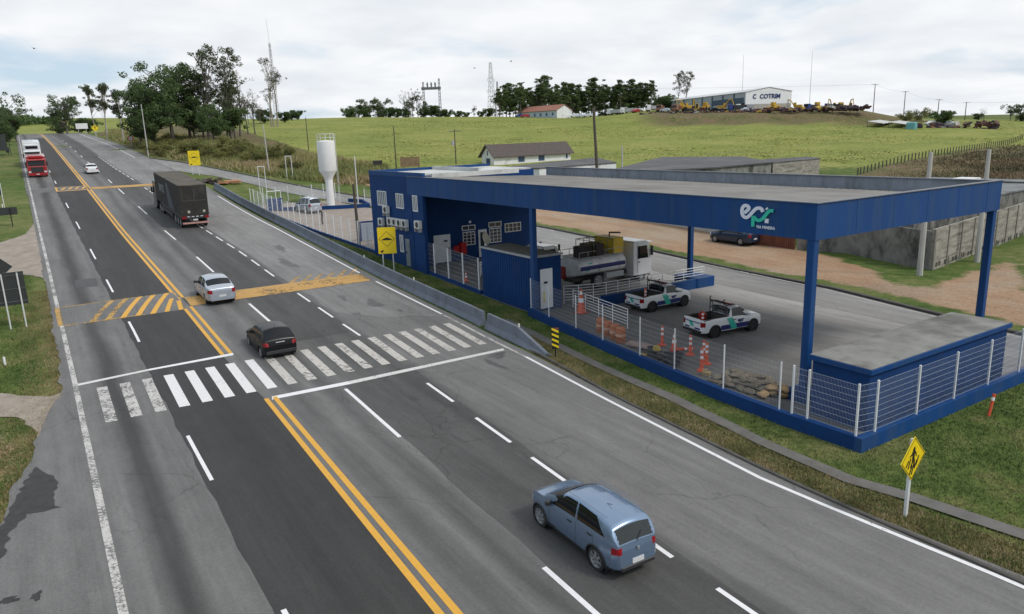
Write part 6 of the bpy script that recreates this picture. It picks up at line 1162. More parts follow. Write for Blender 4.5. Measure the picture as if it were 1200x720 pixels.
wpanel(t, P_, 1.2, Lg * .3, 3.4, 5.6, M_DKB, 'bay_opening', 'long', .05); wpanel(t, P_, .6, Lg * .085, -.2, 3.4, M_BLK, 'bay_door', 'long', .07)
tm = text_mb('COTRIM', 2.5, .02, .07); ex = -v if (P_(0, 0, 0) - CAMP_V).cross(v).z > 0 else v
ex = v; o_ = P_(-.2, W_ * .53, 5.0); Mt = Matrix.Identity(4); Mt.col[0][:3] = ex; Mt.col[1][:3] = (0, 0, 1); Mt.col[2][:3] = ex.cross(Vector((0, 0, 1))); Mt.col[3][:3] = o_; xf(tm, Mt); tm.build('lettering', mat('navy_lettering', (.02, .04, .15), .5), t)
mb = MB(); q0 = P_(-.22, W_ * .2, 5.85)
for k in range(14): a = math.pi * (.25 + 1.5 * k / 14); b_ = math.pi * (.25 + 1.5 * (k + 1) / 14); mb.add([tuple(q0 + ex * r_ * math.cos(c) + Vector((0, 0, 1)) * r_ * math.sin(c)) for r_, c in ((.95, a), (.95, b_), (.55, b_), (.55, a))], [(0, 1, 2, 3)])
mb.build('emblem', MATS['navy_lettering'], t)
# water tower
wt = thing('water_tower', 'white goblet-shaped steel water tower with a railing on top', 'water tower', tuple(Gp(388, 240.5)), 0); M_TANK = mat('tower_white', (.78, .78, .77), .45, .06, 1, dirt=((.6, .59, .57), .6, .5, .8, (1, 1, .2)))
MB().lathe([(.52, -.2), (.5, .1), (.47, 2.9), (.5, 3.2)], n=28).build('stem', M_TANK, wt, smooth=True); MB().lathe([(.5, 3.2), (.62, 3.6), (1.05, 4.25), (1.12, 4.4), (1.12, 8.0), (1.05, 8.05), (0, 8.15)], n=32).build('tank', M_TANK, wt, smooth=30)
mb = MB(); [mb.tube([(1.05 * math.cos(a), 1.05 * math.sin(a), 8.0), (1.05 * math.cos(a), 1.05 * math.sin(a), 8.9)], .03, 5) for a in np.linspace(0, 6.28, 11)[:-1]]; [mb.tube([(1.05 * math.cos(a), 1.05 * math.sin(a), z) for a in np.linspace(0, 6.28, 25)], .03, 5) for z in (8.45, 8.9)]; mb.build('railing', M_POST, wt)
mb = MB(); [mb.tube([(1.22, s_ * .2, 3.4 if 0 else .1), (1.22, s_ * .2, 8.9)], .022, 4) for s_ in (-1, 1)]; [mb.tube([(1.22, -.2, z), (1.22, .2, z)], .015, 4) for z in np.arange(.4, 8.8, .35)]; mb.build('ladder', M_POST, wt)
# low blue kerb by the tower
kb = thing('kerb_wall', 'low blue wall at the far side of the parking area around the water tower', 'low wall', (35, 88, 1.8), world=True); wallstrip([tuple(Gp(x, y)[:2]) for x, y in ((326, 247.5), (362, 246.5), (400, 244.8), (431, 243))], .3, .45, -.3).build('wall', M_BLUEW, kb); wallstrip([tuple(Gp(x, y)[:2]) for x, y in ((431, 243), (424, 238), (408, 237))], .3, .45, -.3).build('return_wall', M_BLUEW, kb)
# guard gate box near the fence
b_ = Vector((23.6, 91.5, 1.75)); t = thing('gate_booth', 'small blue panel booth with a white frame beside the far fence', 'booth', tuple(b_), R(-8)); MB().box(0, 1.9, -.1, .5, 0, 1.6).build('wall', M_BLUEW, t); mb = MB(); [mb.tube([(x, .2, 1.6), (x, .2, 2.55)], .04, 5) for x in (.15, 1.75)]; mb.tube([(.15, .2, 2.5), (1.75, .2, 2.5)], .05, 5); mb.build('frame', M_WHITE, t)
b_ = Gp(422, 286); t = thing('entry_gate', 'small blue and white gate with steps near the building corner', 'gate', tuple(b_ + Vector((1.2, 1, 0))), R(-5)); MB().box(-.7, .7, 0, .1, 1.7, 1.85).box(-.7, -.6, 0, .1, 0, 1.7).box(.6, .7, 0, .1, 0, 1.7).build('frame', M_BLUEW, t); MB().box(-.58, .58, .02, .06, .1, 1.65).build('door_leaf', mat('pale_grille', (.32, .36, .42), .5, .2, 6), t); mb = MB(); [mb.tube([(.8 + .3 * k, -.3, 0), (1.4 + .3 * k, -.3, 1.0)], .03, 5) for k in range(3)]; mb.tube([(.7, -.3, 1), (2.2, -.3, 1.0)], .03, 5); mb.build('hand_rail', M_WHITE, t)
# poles
def pole(label, b_, h, m_, r0=.14, r1=.09, arm=0, name='utility_pole', cat='utility pole', ang=0., group=None, lean=(0, 0), arms=1):
    t = thing(name, label, cat, tuple(b_), ang, group); MB().tube([(0, 0, -.4), (lean[0] * .5, lean[1] * .5, h * .5), (lean[0], lean[1], h)], [r0, (r0 + r1) / 2, r1], 8).build('shaft', m_, t)
    if arm:
        mb = MB()
        for k in range(arms): z = h - .35 - k * .7; mb.box(-arm, arm, -.06, .06, z, z + .1); 
        mb.build('cross_arm', m_, t); mb = MB()
        for k in range(arms):
            for x in (-arm * .9, -arm * .4, arm * .4, arm * .9): z = h - .25 - k * .7; mb.lathe([(.03, 0), (.06, .05), (.04, .15), (.06, .2), (0, .25)], (x, 0, z), n=6)
        mb.build('insulator', M_GREY, t)
    return t
pole('near white concrete pole standing at the corner of the compound wall', (48.75, 25.7, 0), 8.0, M_CPOLE, .2, .12, group='white concrete poles by the compound wall')
pole('farther white concrete pole along the block wall, to the right', (56.1, 25.6, 0), 7.9, M_CPOLE, .2, .12, group='white concrete poles by the compound wall')
b_ = Dg(701.5, 199, 95); t = pole('tall dark wooden utility pole rising behind the middle of the canopy roof', b_, 11.6, M_WOODP, .24, .15, .0, lean=(-.55, .3)); MB().box(-.9, .3, .2, .32, 11.0, 11.12).cbox((-.45, .3, 11.4), (.3, .2, .4)).build('cross_arm', M_WOODP, t)
pole('thin dark pole left of the brown hoarding in the pasture', Gp(464.5, 198), 7.3, M_WOODP, .12, .08); t = pole('utility pole with a cross arm and transformer in the lower pasture', Gp(534.5, 193), 6.5, M_WOODP, .13, .09, 1.1, ang=R(-30)); MB().lathe([(0, 0), (.28, 0), (.28, .8), (0, .85)], (-.4, 0, 3.6), n=10).build('transformer', M_GREY, t)
pole('pale grey pole beside the black workshop roof', Dg(729, 200, 100), 6.3, M_CPOLE, .14, .1); pole('slim dark pole on the pasture behind the water tower', Gp(361.7, 176), 6.6, M_WOODP, .1, .07); pole('leaning pale lamp pole between the access road and the scrub', Gp(316, 205), 8.0, M_CPOLE, .12, .07, lean=(-.2, 0)); pole('dark wooden post by the parking fence near the building', Vector((23.3, 61, .9)), 5.4, M_WOODP, .14, .11, lean=(-.1, 0)); pole('tall slim white pole standing in the parking area behind the tower', Gp(420, 240.5), 6.2, M_POST, .07, .05, name='flag_pole', cat='pole')
for lb, x, y, h in (('slim pale pole at the kerb beside the speed limit sign', 174, 184.5, 10.2), ('slim pale pole, second along the far right kerb', 146.5, 173, 10.6), ('slim pale pole, farthest along the right kerb', 127, 164, 9.5)):
    b_ = Gp(x, y - 1.5) if y > 180 else Dg(x, y, 195 if y > 170 else 235); t = pole(lb, b_, h, M_CPOLE, .13, .08, group='slim poles at the right kerb')
for lb, bx, by, h in (('pale goal-shaped frame nearest the water tower by the access road', 340, 210, 3.5), ('pale goal-shaped frame further left by the parking fence', 309, 227, 3.7)):
    b_ = Gp(bx, by); t = thing('height_frame', lb, 'frame', tuple(b_), R(-30), 'goal-shaped frames by the access road'); mb = MB(); mb.tube([(-.45, 0, -.1), (-.45, 0, h)], .05, 6); mb.tube([(.45, 0, -.1), (.45, 0, h)], .05, 6); mb.build('post', M_POST, t); MB().tube([(-.5, 0, h), (.5, 0, h)], .06, 6).build('top_bar', M_POST, t)
for i, (x, y, h, lb) in enumerate([(1023, 134, 12.5, 'leftmost crossarm pole on the right-hand crest'), (1059, 133, 12, 'second crossarm pole from the left on the right-hand crest'), (1099, 133, 9, 'third crossarm pole on the right-hand crest, behind the bush'), (1131, 136, 8, 'rightmost short crossarm pole on the right-hand crest')]): pole(lb, Dg(x, y, 330), h, M_WOODP, .2, .14, 1.5, ang=R(-45), group='poles along the right-hand crest')
def mast(label, b_, h, w0, m_=M_STEEL, arms=(), name='lattice_mast', cat='mast', n=10, w1=.15, r=.06):
    t = thing(name, label, cat, tuple(b_), .6); mb = MB(); W = lambda k: w0 + (w1 - w0) * (k / n) ** .8; cs = [(-1, -1), (1, -1), (1, 1), (-1, 1)]
    for a, c in cs: mb.tube([(a * W(k), c * W(k), h * k / n) for k in range(n + 1)], r, 3, False)
    for k in range(n):
        for j in range(4): a, c = cs[j], cs[(j + 1) % 4]; mb.tube([(a[0] * W(k), a[1] * W(k), h * k / n), (c[0] * W(k + 1), c[1] * W(k + 1), h * (k + 1) / n)], r * .6, 3, False); mb.tube([(a[0] * W(k), a[1] * W(k), h * k / n), (c[0] * W(k), c[1] * W(k), h * k / n)], r * .6, 3, False)
    mb.build('lattice', m_, t)
    for z, L_ in arms: m2 = MB(); m2.tube([(-L_, 0, z), (0, 0, z + .9), (L_, 0, z)], r, 3, False); m2.tube([(-L_, 0, z), (L_, 0, z)], r, 3, False); [m2.tube([(s * L_, 0, z), (s * L_, 0, z - 1.6)], r * 1.2, 3, False) for s in (-1, 1)]; m2.build('cross_arm', m_, t)
    return t
t = mast('tall slender lattice antenna mast rising out of the sparse tree', Dg(325, 141, 300), 30, .8, n=16, w1=.25, r=.055); MB().tube([(0, 0, 30), (-.6, 0, 39)], .05, 4).build('whip_antenna', M_STEEL, t)
mast('tall pale pylon with three pairs of arms left of the tree row', Dg(577, 137, 420), 32, 2.4, mat('pale_steel', (.42, .44, .46), .5, .1, 2), [(23, 5), (16.5, 6)], 'pylon', 'pylon', 12, .5, .11); mast('short dark lattice tower in front of the tree row', Dg(584, 137, 400), 20, 1.6, arms=[(15, 2.5)], name='pylon', cat='pylon', n=8, r=.1)
t = thing('gantry', 'dark substation gantry with two lattice legs and insulators on the crest', 'gantry', tuple(Dg(498, 138, 380)), R(-33))
for x, h in ((0, 18.5), (8.2, 20)):
    mb = MB()
    for a, c in ((-.6, -.6), (.6, -.6), (.6, .6), (-.6, .6)): mb.tube([(x + a, c, 0), (x + a * .5, c * .5, h)], .13, 3, False)
    for k in range(12): s = 1 - .5 * k / 12; mb.tube([(x - .6 * s, -.6 * s, h * k / 12), (x + .6 * s, .6 * s, h * (k + 1) / 12)], .08, 3, False); mb.tube([(x + .6 * s, -.6 * s, h * k / 12), (x - .6 * s, .6 * s, h * (k + 1) / 12)], .08, 3, False)
    mb.build('leg', M_STEEL, t)
MB().box(-1, 9, -.5, .5, 14.5, 15.8).build('beam', M_STEEL, t); mb = MB(); [mb.lathe([(.2, 0), (.5, .4), (.35, .8), (.5, 1.4), (.3, 2.2), (0, 2.6)], (x, 0, 15.8), n=8) for x in (2.2, 4.2, 6.2)]; mb.build('insulator', M_STEEL, t)
for lb, x, h in (('hair-thin tall aerial left of the white warehouse gable', 869, 24), ('hair-thin tall aerial right of the warehouse', 948, 26)): t = pole(lb, Dg(x, 133, 340), h, M_GREY, .12, .05, name='aerial', cat='aerial')
# hoarding etc in the pasture
t = thing('hoarding', 'weathered tan hoarding on posts in the lower pasture', 'hoarding', tuple(Gp(481, 199)), R(-25)); MB().box(-1.7, 1.7, -.05, .02, .5, 2.2).build('panel', mat('tan_hoarding', (.22, .15, .085), .9, .35, 1.5), t); [MB().box(x - .06, x + .06, .021, .12, -.3, 2.3).build('post', M_WOODP, t) for x in (-1.2, 1.5)]
t = thing('lean_to', 'small dark shelter box on stilts beside the path in the lower pasture', 'shelter', tuple(Gp(443, 198.5)), R(-20)); MB().box(-.8, .8, -.6, .6, .35, 1.5).build('box_body', mat('dark_shelter', (.035, .03, .028), .8, .3, 3), t); [MB().box(x - .05, x + .05, -.55, -.45, -.2, .35).build('leg', M_WOODP, t) for x in (-.7, .7)]
# person by the scrub bank and one in the parking area
def person(label, loc, rz, top, trou, h=1.72):
    t = thing('person', label, 'person', loc, rz); vs = [(0, 0, .95), (0, 0, 1.15), (0, 0, 1.42), (0, 0, 1.5), (0, .02, 1.62), (-.1, 0, .9), (-.11, .02, .5), (-.12, -.02, .06), (.1, 0, .9), (.12, .1, .5), (.13, .04, .06), (-.2, 0, 1.4), (-.25, -.02, 1.13), (-.24, .08, .9), (.2, 0, 1.4), (.25, -.02, 1.13), (.24, .1, .92), (-.12, .1, .03), (.13, .16, .03)]
    ed = [(0, 1), (1, 2), (2, 3), (3, 4), (0, 5), (5, 6), (6, 7), (0, 8), (8, 9), (9, 10), (2, 11), (11, 12), (12, 13), (2, 14), (14, 15), (15, 16), (7, 17), (10, 18)]; rad = [.15, .15, .17, .06, .11, .1, .07, .05, .1, .07, .05, .07, .05, .04, .07, .05, .04, .04, .04]
    me = bpy.data.meshes.new('person_body'); me.from_pydata(vs, ed, []); o = bpy.data.objects.new('body', me); COL.objects.link(o); md = o.modifiers.new('s', 'SKIN'); 
    for i, r_ in enumerate(rad): me.skin_vertices[0].data[i].radius = (r_, r_ * .8)
    me.skin_vertices[0].data[0].use_root = True; o.modifiers.new('u', 'SUBSURF').levels = 1; dg = bpy.context.evaluated_depsgraph_get(); m2 = bpy.data.meshes.new_from_object(o.evaluated_get(dg)); bpy.data.objects.remove(o); o = bpy.data.objects.new('body', m2); COL.objects.link(o); o.parent = t; m2.materials.clear()
    for m_ in (top, trou, mat('skin', (.3, .17, .11), .6), mat('dark_hair', (.015, .012, .01), .8)): m2.materials.append(m_)
    for p in m2.polygons: z = p.center.z; p.material_index = 3 if z > 1.66 else (2 if z > 1.49 else (0 if z > .95 or abs(p.center.x) > .2 else 1)); p.use_smooth = True
    return t
person('person in a dark top and grey trousers walking at the foot of the scrub bank', tuple(Gp(193, 180.5)), .5, M_BLK, mat('grey_trousers', (.18, .18, .19), .8)); person('person in dark clothes walking across the parking area', tuple(Gp(377, 264.5) + Vector((.4, .8, 0))), 1.2, M_BLK, mat('dark_trousers', (.03, .03, .035), .8))
# scrap heap by the barrier end
t = thing('rubble_heap', 'dark scrap and orange earth heaped beyond the far end of the barrier', 'rubble heap', tuple(Gp(246, 215)), 0); rr = random.Random(3); mb = MB()
for k in range(16): mb.cbox((rr.uniform(-1.5, 1.5), rr.uniform(-2, 2.5), rr.uniform(.1, .5)), (rr.uniform(.5, 1.6), rr.uniform(.3, 1.0), rr.uniform(.1, .4)), rr.uniform(0, 3), rr.uniform(-.4, .4), rr.uniform(-.4, .4))
mb.build('scrap', mat('rusty_scrap', (.06, .045, .04), .9, .5, 1.5), t); mb = MB(); [mb.cbox((rr.uniform(.8, 4), rr.uniform(-2.5, 0), .1), (rr.uniform(.6, 1.4), rr.uniform(.5, 1), .35), rr.uniform(0, 3), rr.uniform(-.3, .3)) for k in range(8)]; mb.build('earth', mat('orange_earth', (.38, .2, .11), .95, .3, 2), t)
# ---------------------------------------------------------------- machines and vehicles in the scrap yard on the crest
M_MYEL = mat('machine_yellow', (.5, .3, .03), .6, .3, 1.5); M_RUST = mat('rust_brown', (.14, .06, .035), .9, .4, 1.2)
def excavator():
    t = thing('excavator', 'x', 'excavator'); [MB().box(x - .3, x + .3, -1.7, 1.7, 0, .8, .25).build('track', M_CLAD, t) for x in (-1.1, 1.1)]; MB().box(-1.2, 1.2, -1.8, 1.2, .95, 2.1, .1).box(-1.2, -.3, .3, 1.3, 2.1, 3.0, .08).build('body', M_MYEL, t); MB().box(-1.15, -.35, 1.31, 1.33, 1.4, 2.8).build('cab_window', M_CGL, t)
    MB().tube([(.2, 1.2, 1.6), (.2, 3.0, 4.2), (.2, 4.6, 4.4)], .22, 6).tube([(.2, 4.5, 4.5), (.2, 5.4, 2.0)], .16, 6).build('boom', M_MYEL, t); MB().box(-.4, .8, 5.1, 5.9, 1.0, 1.9, .15).build('bucket', M_CLAD, t); return t
def loader():
    t = thing('wheel_loader', 'x', 'wheel loader'); MB().box(-1.1, 1.1, -3, .2, 1.0, 2.2, .15).box(-.8, .8, -1.2, .4, 2.2, 3.3, .1).box(-.7, .7, .2, 2.2, .9, 1.6, .1).build('body', M_MYEL, t); [MB().lathe([(.3, -.25), (.75, -.25), (.8, 0), (.75, .25), (.3, .25)], (x, y, .8), 'X', 14).build('wheel', M_TYRE, t) for x in (-1.05, 1.05) for y in (-2, 1.5)]
    MB().tube([(-.5, 1.0, 1.6), (-.5, 3.2, 1.2)], .15, 6).tube([(.5, 1.0, 1.6), (.5, 3.2, 1.2)], .15, 6).build('lift_arm', M_MYEL, t); MB().box(-1.3, 1.3, 3.1, 4.0, .3, 1.3, .2).build('bucket', M_RUST, t); return t
def smalltruck(m_, mb_):
    t = thing('parked_truck', 'x', 'truck'); MB().box(-1.15, 1.15, -1.8, 0, .6, 2.7, .15).build('cab', m_, t); MB().box(-1.0, 1.0, .001, .02, 1.6, 2.4).build('windscreen', M_CGL, t); MB().box(-1.2, 1.2, -7, -2, .9, 2.3, .05).build('load_bed', mb_, t); [MB().lathe([(.2, -.14), (.48, -.14), (.48, .14), (.2, .14)], (x, y, .48), 'X', 12).build('wheel', M_TYRE, t) for x in (-1, 1) for y in (-1, -5.6)]; return t
def smallcar(m_):
    t = thing('parked_car', 'x', 'car'); mb = MB(); sec = []
    for x, k in ((-.85, .9), (-.8, 1), (.8, 1), (.85, .9)): sec.append([(x, y, .25 + (z - .25) * k) for y, z in ((-2.1, .3), (-2.1, .9), (-1.7, 1.0), (-1.1, 1.42), (.3, 1.45), (1.0, 1.0), (2.0, .85), (2.1, .3))])
    mb.grid(sec); mb.add(sec[0], [tuple(range(8))]); mb.add(sec[-1], [tuple(range(8))]); mb.build('body', m_, t); MB().box(-.82, .82, -1.35, .55, 1.02, 1.3, .03).build('glass_house', M_CGL, t); [MB().lathe([(.1, -.1), (.31, -.1), (.31, .1), (.1, .1)], (x, y, .31), 'X', 12).build('wheel', M_TYRE, t) for x in (-.78, .78) for y in (-1.3, 1.3)]; return t
ex0, lo0 = excavator(), loader(); TR = {k: smalltruck(a, b_) for k, a, b_ in (('white', PWH, M_GREY), ('blue', mat('truck_blue', (.02, .05, .2), .5), M_CLAD), ('orange', mat('truck_orange', (.26, .13, .08), .7), M_RUST))}; CR = {k: smallcar(m_) for k, m_ in (('white', PWH), ('silver', PSL), ('red', PRD), ('dark', PBK), ('blue', MATS['truck_blue']))}
usedp = set()
def put(proto, label, px, py, d, rz, group):
    q = Dg(px, py, d); key = proto.name
    if key not in usedp: usedp.add(key); o = proto; o.location = q; o.rotation_euler = (0, 0, rz); o['label'] = label; o['group'] = group
    else: o = dup(proto, q, rz, label, group)
    return o
where = {}
G1 = 'machines parked in the scrap yard on the crest'; G2 = 'cars and trucks parked along the crest'
for i, (x, d, rz, lb) in enumerate([(806, 300, 1.2, 'yellow excavator at the left end of the warehouse side'), (815, 296, 2.2, 'yellow excavator second from left before the warehouse'), (934, 302, .4, 'yellow excavator just right of the warehouse gable'), (976, 300, 1.8, 'yellow excavator in the right-hand machine row, leftmost'), (993, 302, 2.6, 'yellow excavator in the right-hand machine row, rightmost'), (846, 296, 3.3, 'small yellow excavator before the warehouse bay opening')]): put(ex0, lb, x, 133, d, rz, G1)
for i, (x, d, rz, lb) in enumerate([(797, 298, .8, 'yellow wheel loader left of the excavators by the warehouse'), (826, 300, 2.0, 'yellow wheel loader before the warehouse side'), (984, 298, -.5, 'yellow wheel loader between excavators at the right'), (905, 296, 1.4, 'yellow wheel loader below the warehouse lettering'), (958, 300, 2.9, 'wheel loader in the dark row right of the gable')]): put(lo0, lb, x, 133.5, d, rz, G1)
for i, (k, x, d, rz, lb) in enumerate([('blue', 853, 292, .9, 'blue truck parked before the warehouse bay door'), ('white', 862, 294, .8, 'white truck parked beside the blue truck by the warehouse'), ('orange', 790, 294, 1.9, 'orange-brown truck at the left end of the scrap yard'), ('white', 757, 305, 1.2, 'white truck between the tree row and the warehouse'), ('blue', 944, 296, 1.6, 'blue truck right of the warehouse gable'), ('white', 727, 312, .9, 'white truck parked before the tree row'), ('orange', 772, 296, 2.2, 'orange truck second in the scrap yard from the left'), ('blue', 966, 300, .5, 'dark blue truck amid the right-hand machines'), ('white', 713, 315, .2, 'white truck next to the tall wooden pole top')]): put(TR[k], lb, x, 133.5, d, rz, G2)
for i, (k, x, d, rz, lb) in enumerate([('white', 673, 318, 1., 'white car just right of the red-roofed house'), ('silver', 681, 316, 1.4, 'silver car second right of the red-roofed house'), ('white', 689, 318, .7, 'white car left of the tall wooden pole'), ('dark', 706, 316, 1.1, 'dark car right of the tall wooden pole'), ('silver', 720, 314, 1.3, 'silver car before the middle of the tree row'), ('white', 738, 312, .9, 'white car before the right part of the tree row'), ('red', 745, 310, 1.8, 'red car near the right end of the tree row'), ('white', 749, 314, .4, 'white car near the right end of the tree row'), ('red', 615, 318, 1.2, 'red car before the left end of the red-roofed house'), ('blue', 609, 320, 1.0, 'blue car at the left corner of the red-roofed house'), ('dark', 838, 292, .2, 'dark car in the scrap yard before the warehouse'), ('silver', 871, 290, 1.2, 'silver car below the corner of the warehouse gable'), ('dark', 915, 294, .9, 'dark car below the right side of the warehouse gable'), ('dark', 951, 296, 1.9, 'dark car in the row right of the warehouse'), ('silver', 779, 294, .9, 'silver car between the orange trucks'), ('white', 1092, 262, 1.1, 'white car by the teal shed on the right'), ('silver', 1112, 262, .5, 'silver car amid the junk on the right'), ('white', 1120, 258, 1.9, 'white car at the right end of the junk')]): put(CR[k], lb, x, 134, d, rz, G2)
# pale sheds and junk at the right
for lb, x0, y0, x1, y1, d in (('left one of two long pale shed roofs on the crest slope', 1017, 137, 1043, 131, 250), ('right one of two long pale shed roofs on the crest slope', 1042, 138.5, 1065, 132, 246)):
    a = Dg(x0, y0, d); b_ = Dg(x1, y1, d + 45); t = thing('long_shed', lb, 'shed', tuple(a), world=True, group='long pale sheds on the right slope'); u = (b_ - a); u.z = 0; u.normalize(); v = Vector((u.y, -u.x, 0)); Lg = 30
    P4 = [a + u * 0 + Vector((0, 0, 1.8)), a + u * Lg + Vector((0, 0, 2.2)), a + u * Lg + v * 5 + Vector((0, 0, 1.2)), a + v * 5 + Vector((0, 0, .9))]; MB().prism([tuple(p) for p in P4], (0, 0, 0), (0, 0, .12)).build('roof', mat('pale_shed_roof', (.45, .45, .43), .6, .15, .5), t); mb = MB(); [mb.tube([tuple(p), (p.x, p.y, Hs(p.x, p.y) - .3)], .12, 4) for p in P4]; mb.build('post', M_WOODP, t)
a = Dg(1069, 140, 240); t = thing('tarpaulin_shed', 'teal tarpaulin-covered shed beside the pale shed roofs', 'shed', tuple(a), .4); MB().box(-2, 2, -1.5, 1.5, -.5, 2.2, .5).build('cover', mat('teal_tarpaulin', (.12, .33, .35), .7, .15, 1), t)
jk = thing('junk_pile', 'brown and purple junk pile right of the teal shed on the crest', 'junk pile', tuple(Dg(1118, 139, 245)), 0); rr = random.Random(6)
for nm, c_, n_ in (('rusty_junk', (.1, .05, .04), 40), ('dark_junk', (.05, .035, .05), 34), ('pale_junk', (.4, .38, .36), 14), ('orange_board', (.4, .2, .1), 5)):
    mb = MB(); [mb.cbox((rr.uniform(-14, 14), rr.uniform(-3, 3) , rr.uniform(-1.2, 1.6)), (rr.uniform(.8, 3), rr.uniform(.6, 2), rr.uniform(.2, 1.3)), rr.uniform(0, 3), rr.uniform(-.5, .5), rr.uniform(-.5, .5)) for k in range(n_)]; mb.build(nm, mat(nm, c_, .9, .4, 1), jk)
jk.rotation_euler = (0, 0, R(-38)); jk['kind'] = 'stuff'
jk = thing('junk_pile', 'long row of rusty scrap along the edge of the crest before the warehouse', 'junk pile', tuple(Dg(880, 136, 285)), R(-40))
for nm, c_, n_ in (('rusty_junk', (.1, .05, .04), 150), ('dark_junk', (.05, .035, .05), 130), ('pale_junk', (.4, .38, .36), 26), ('yellow_junk', (.4, .26, .04), 26)):
    mb = MB(); [mb.cbox((rr.uniform(-42, 44), rr.uniform(-2, 8), rr.uniform(-.3, .9)), (rr.uniform(.6, 2.6), rr.uniform(.6, 2), rr.uniform(.2, 1.0)), rr.uniform(0, 3), rr.uniform(-.4, .4), rr.uniform(-.4, .4)) for k in range(n_)]; mb.build(nm, mat(nm, c_, .9, .4, 1), jk)
jk['kind'] = 'stuff'
for lb, px_, py_ in (('small white marker stake in the grass of the left verge', 6, 427), ('small white marker stake further up the left verge', 3, 243)): q = Gp(px_, py_); t = tag(MB().tube([(0, 0, -.1), (0, 0, .35)], .05, 6).build('marker_stake', M_WHITE), lb, 'stake'); t.location = q
# pasture fence posts running up the right-hand slope
t = thing('field_fence', 'rows of dark timber fence posts climbing between the pasture and the brown scrub', 'fence', (90, 60, 2), world=True); pa, pb_ = Gp(1005, 207), Gp(1198, 163)
for i in range(60): f_ = i / 59; q = pa.lerp(pb_, f_ ** 1.15); z = Hs(q.x, q.y); MB().box(q.x - .07, q.x + .07, q.y - .07, q.y + .07, z - .2, z + 1.25).build('post', M_WOODP, t)
# birds
for lb, x, y, d in (('small dark bird high in the sky at the left', 40, 57, 90), ('small dark bird in the sky above the tree row', 599, 72, 110), ('tiny dark bird in the sky left of the pylon', 556, 80, 130)):
    q = D(x, y, d); t = thing('bird', lb, 'bird', tuple(q), .7, 'birds in the sky'); MB().lathe([(0, -.18), (.05, -.1), (.06, .02), (.03, .14), (0, .2)], (0, 0, 0), 'Y', 8).build('body', M_BLK, t); mb = MB(); [mb.add([(0, .08, .02), (s * .25, .08, .1), (s * .5, -.04, .03), (s * .24, -.06, .08), (0, -.07, .02)], [(0, 1, 3, 4), (1, 2, 3)]) for s in (-1, 1)]; mb.build('wing', M_BLK, t)
# power lines
def wire(label, pts, sag, r=.02, name='power_line'):
    mb = MB(); t = None
    for a, b_ in zip(pts[:-1], pts[1:]): a, b_ = Vector(a), Vector(b_); mb.tube([a.lerp(b_, k / 14) - Vector((0, 0, sag * 4 * (k / 14) * (1 - k / 14))) for k in range(15)], r, 3, False)
    o = mb.build(name, M_STEEL); tag(o, label, 'power line'); return o
c4 = [Dg(x, y, 330) + Vector((0, 0, h - .2)) for x, y, h in ((1023, 134, 12.5), (1059, 133, 12), (1099, 133, 9), (1131, 136, 8))]; wire('thin power line strung along the crest poles on the right', [c4[0] + Vector((-120, 90, 4))] + c4 + [c4[-1] + Vector((60, -50, 0))], .8, .035)
# ---------------------------------------------------------------- vegetation
def leafmat(name, c0, c1, sc=.5):
    M = bpy.data.materials.new(name); M.use_nodes = True; t = M.node_tree; b = t.nodes['Principled BSDF']; b.inputs['Roughness'].default_value = .7; b.inputs['Specular IOR Level'].default_value = .25; lk = t.links.new
    oi = t.nodes.new('ShaderNodeObjectInfo'); tcn = t.nodes.new('ShaderNodeTexCoord'); nz = t.nodes.new('ShaderNodeTexNoise'); nz.inputs['Scale'].default_value = sc; nz.inputs['Detail'].default_value = 4; lk(tcn.outputs['Object'], nz.inputs['Vector'])
    r = t.nodes.new('ShaderNodeValToRGB'); e = r.color_ramp.elements; e[0].position = .32; e[0].color = (*c0, 1); e[1].position = .68; e[1].color = (*c1, 1); lk(nz.outputs['Fac'], r.inputs[0])
    hs = t.nodes.new('ShaderNodeHueSaturation'); mr = t.nodes.new('ShaderNodeMapRange'); mr.inputs[3].default_value = .8; mr.inputs[4].default_value = 1.25; lk(oi.outputs['Random'], mr.inputs[0]); lk(mr.outputs[0], hs.inputs['Value']); lk(r.outputs[0], hs.inputs['Color']); lk(hs.outputs[0], b.inputs['Base Color'])
    tl = t.nodes.new('ShaderNodeBsdfTranslucent'); lk(hs.outputs[0], tl.inputs[0]); ms = t.nodes.new('ShaderNodeMixShader'); ms.inputs[0].default_value = .4; lk(b.outputs[0], ms.inputs[1]); lk(tl.outputs[0], ms.inputs[2]); lk(ms.outputs[0], t.nodes['Material Output'].inputs[0]); return M
L_DENSE = leafmat('dense_foliage', (.05, .085, .032), (.125, .18, .065)); L_EUC = leafmat('eucalyptus_foliage', (.06, .08, .042), (.15, .17, .09)); L_ROW = leafmat('plantation_foliage', (.065, .105, .038), (.15, .2, .075)); L_DRY = leafmat('sparse_dry_foliage', (.085, .085, .065), (.18, .165, .13)); L_BUSH = leafmat('bush_foliage', (.085, .1, .03), (.26, .25, .09))
M_BARK = mat('grey_bark', (.12, .105, .09), .9, .3, 2, stretch=(1, 1, .3)); M_BARKP = mat('pale_bark', (.28, .25, .21), .85, .3, 2, stretch=(1, 1, .3))
def np_mesh(name, co, faces_n, m_, parent=None):
    """co: (N*k,3) verts, faces of k consecutive verts"""
    me = bpy.data.meshes.new(name); N_ = len(co); k = faces_n; me.vertices.add(N_); me.vertices.foreach_set('co', co.astype(np.float32).ravel()); nf = N_ // k; me.loops.add(N_); me.loops.foreach_set('vertex_index', np.arange(N_, dtype=np.int32)); me.polygons.add(nf); me.polygons.foreach_set('loop_start', np.arange(0, N_, k, dtype=np.int32)); me.update(calc_edges=True); me.materials.append(m_)
    o = bpy.data.objects.new(name, me); COL.objects.link(o); o.parent = parent; return o
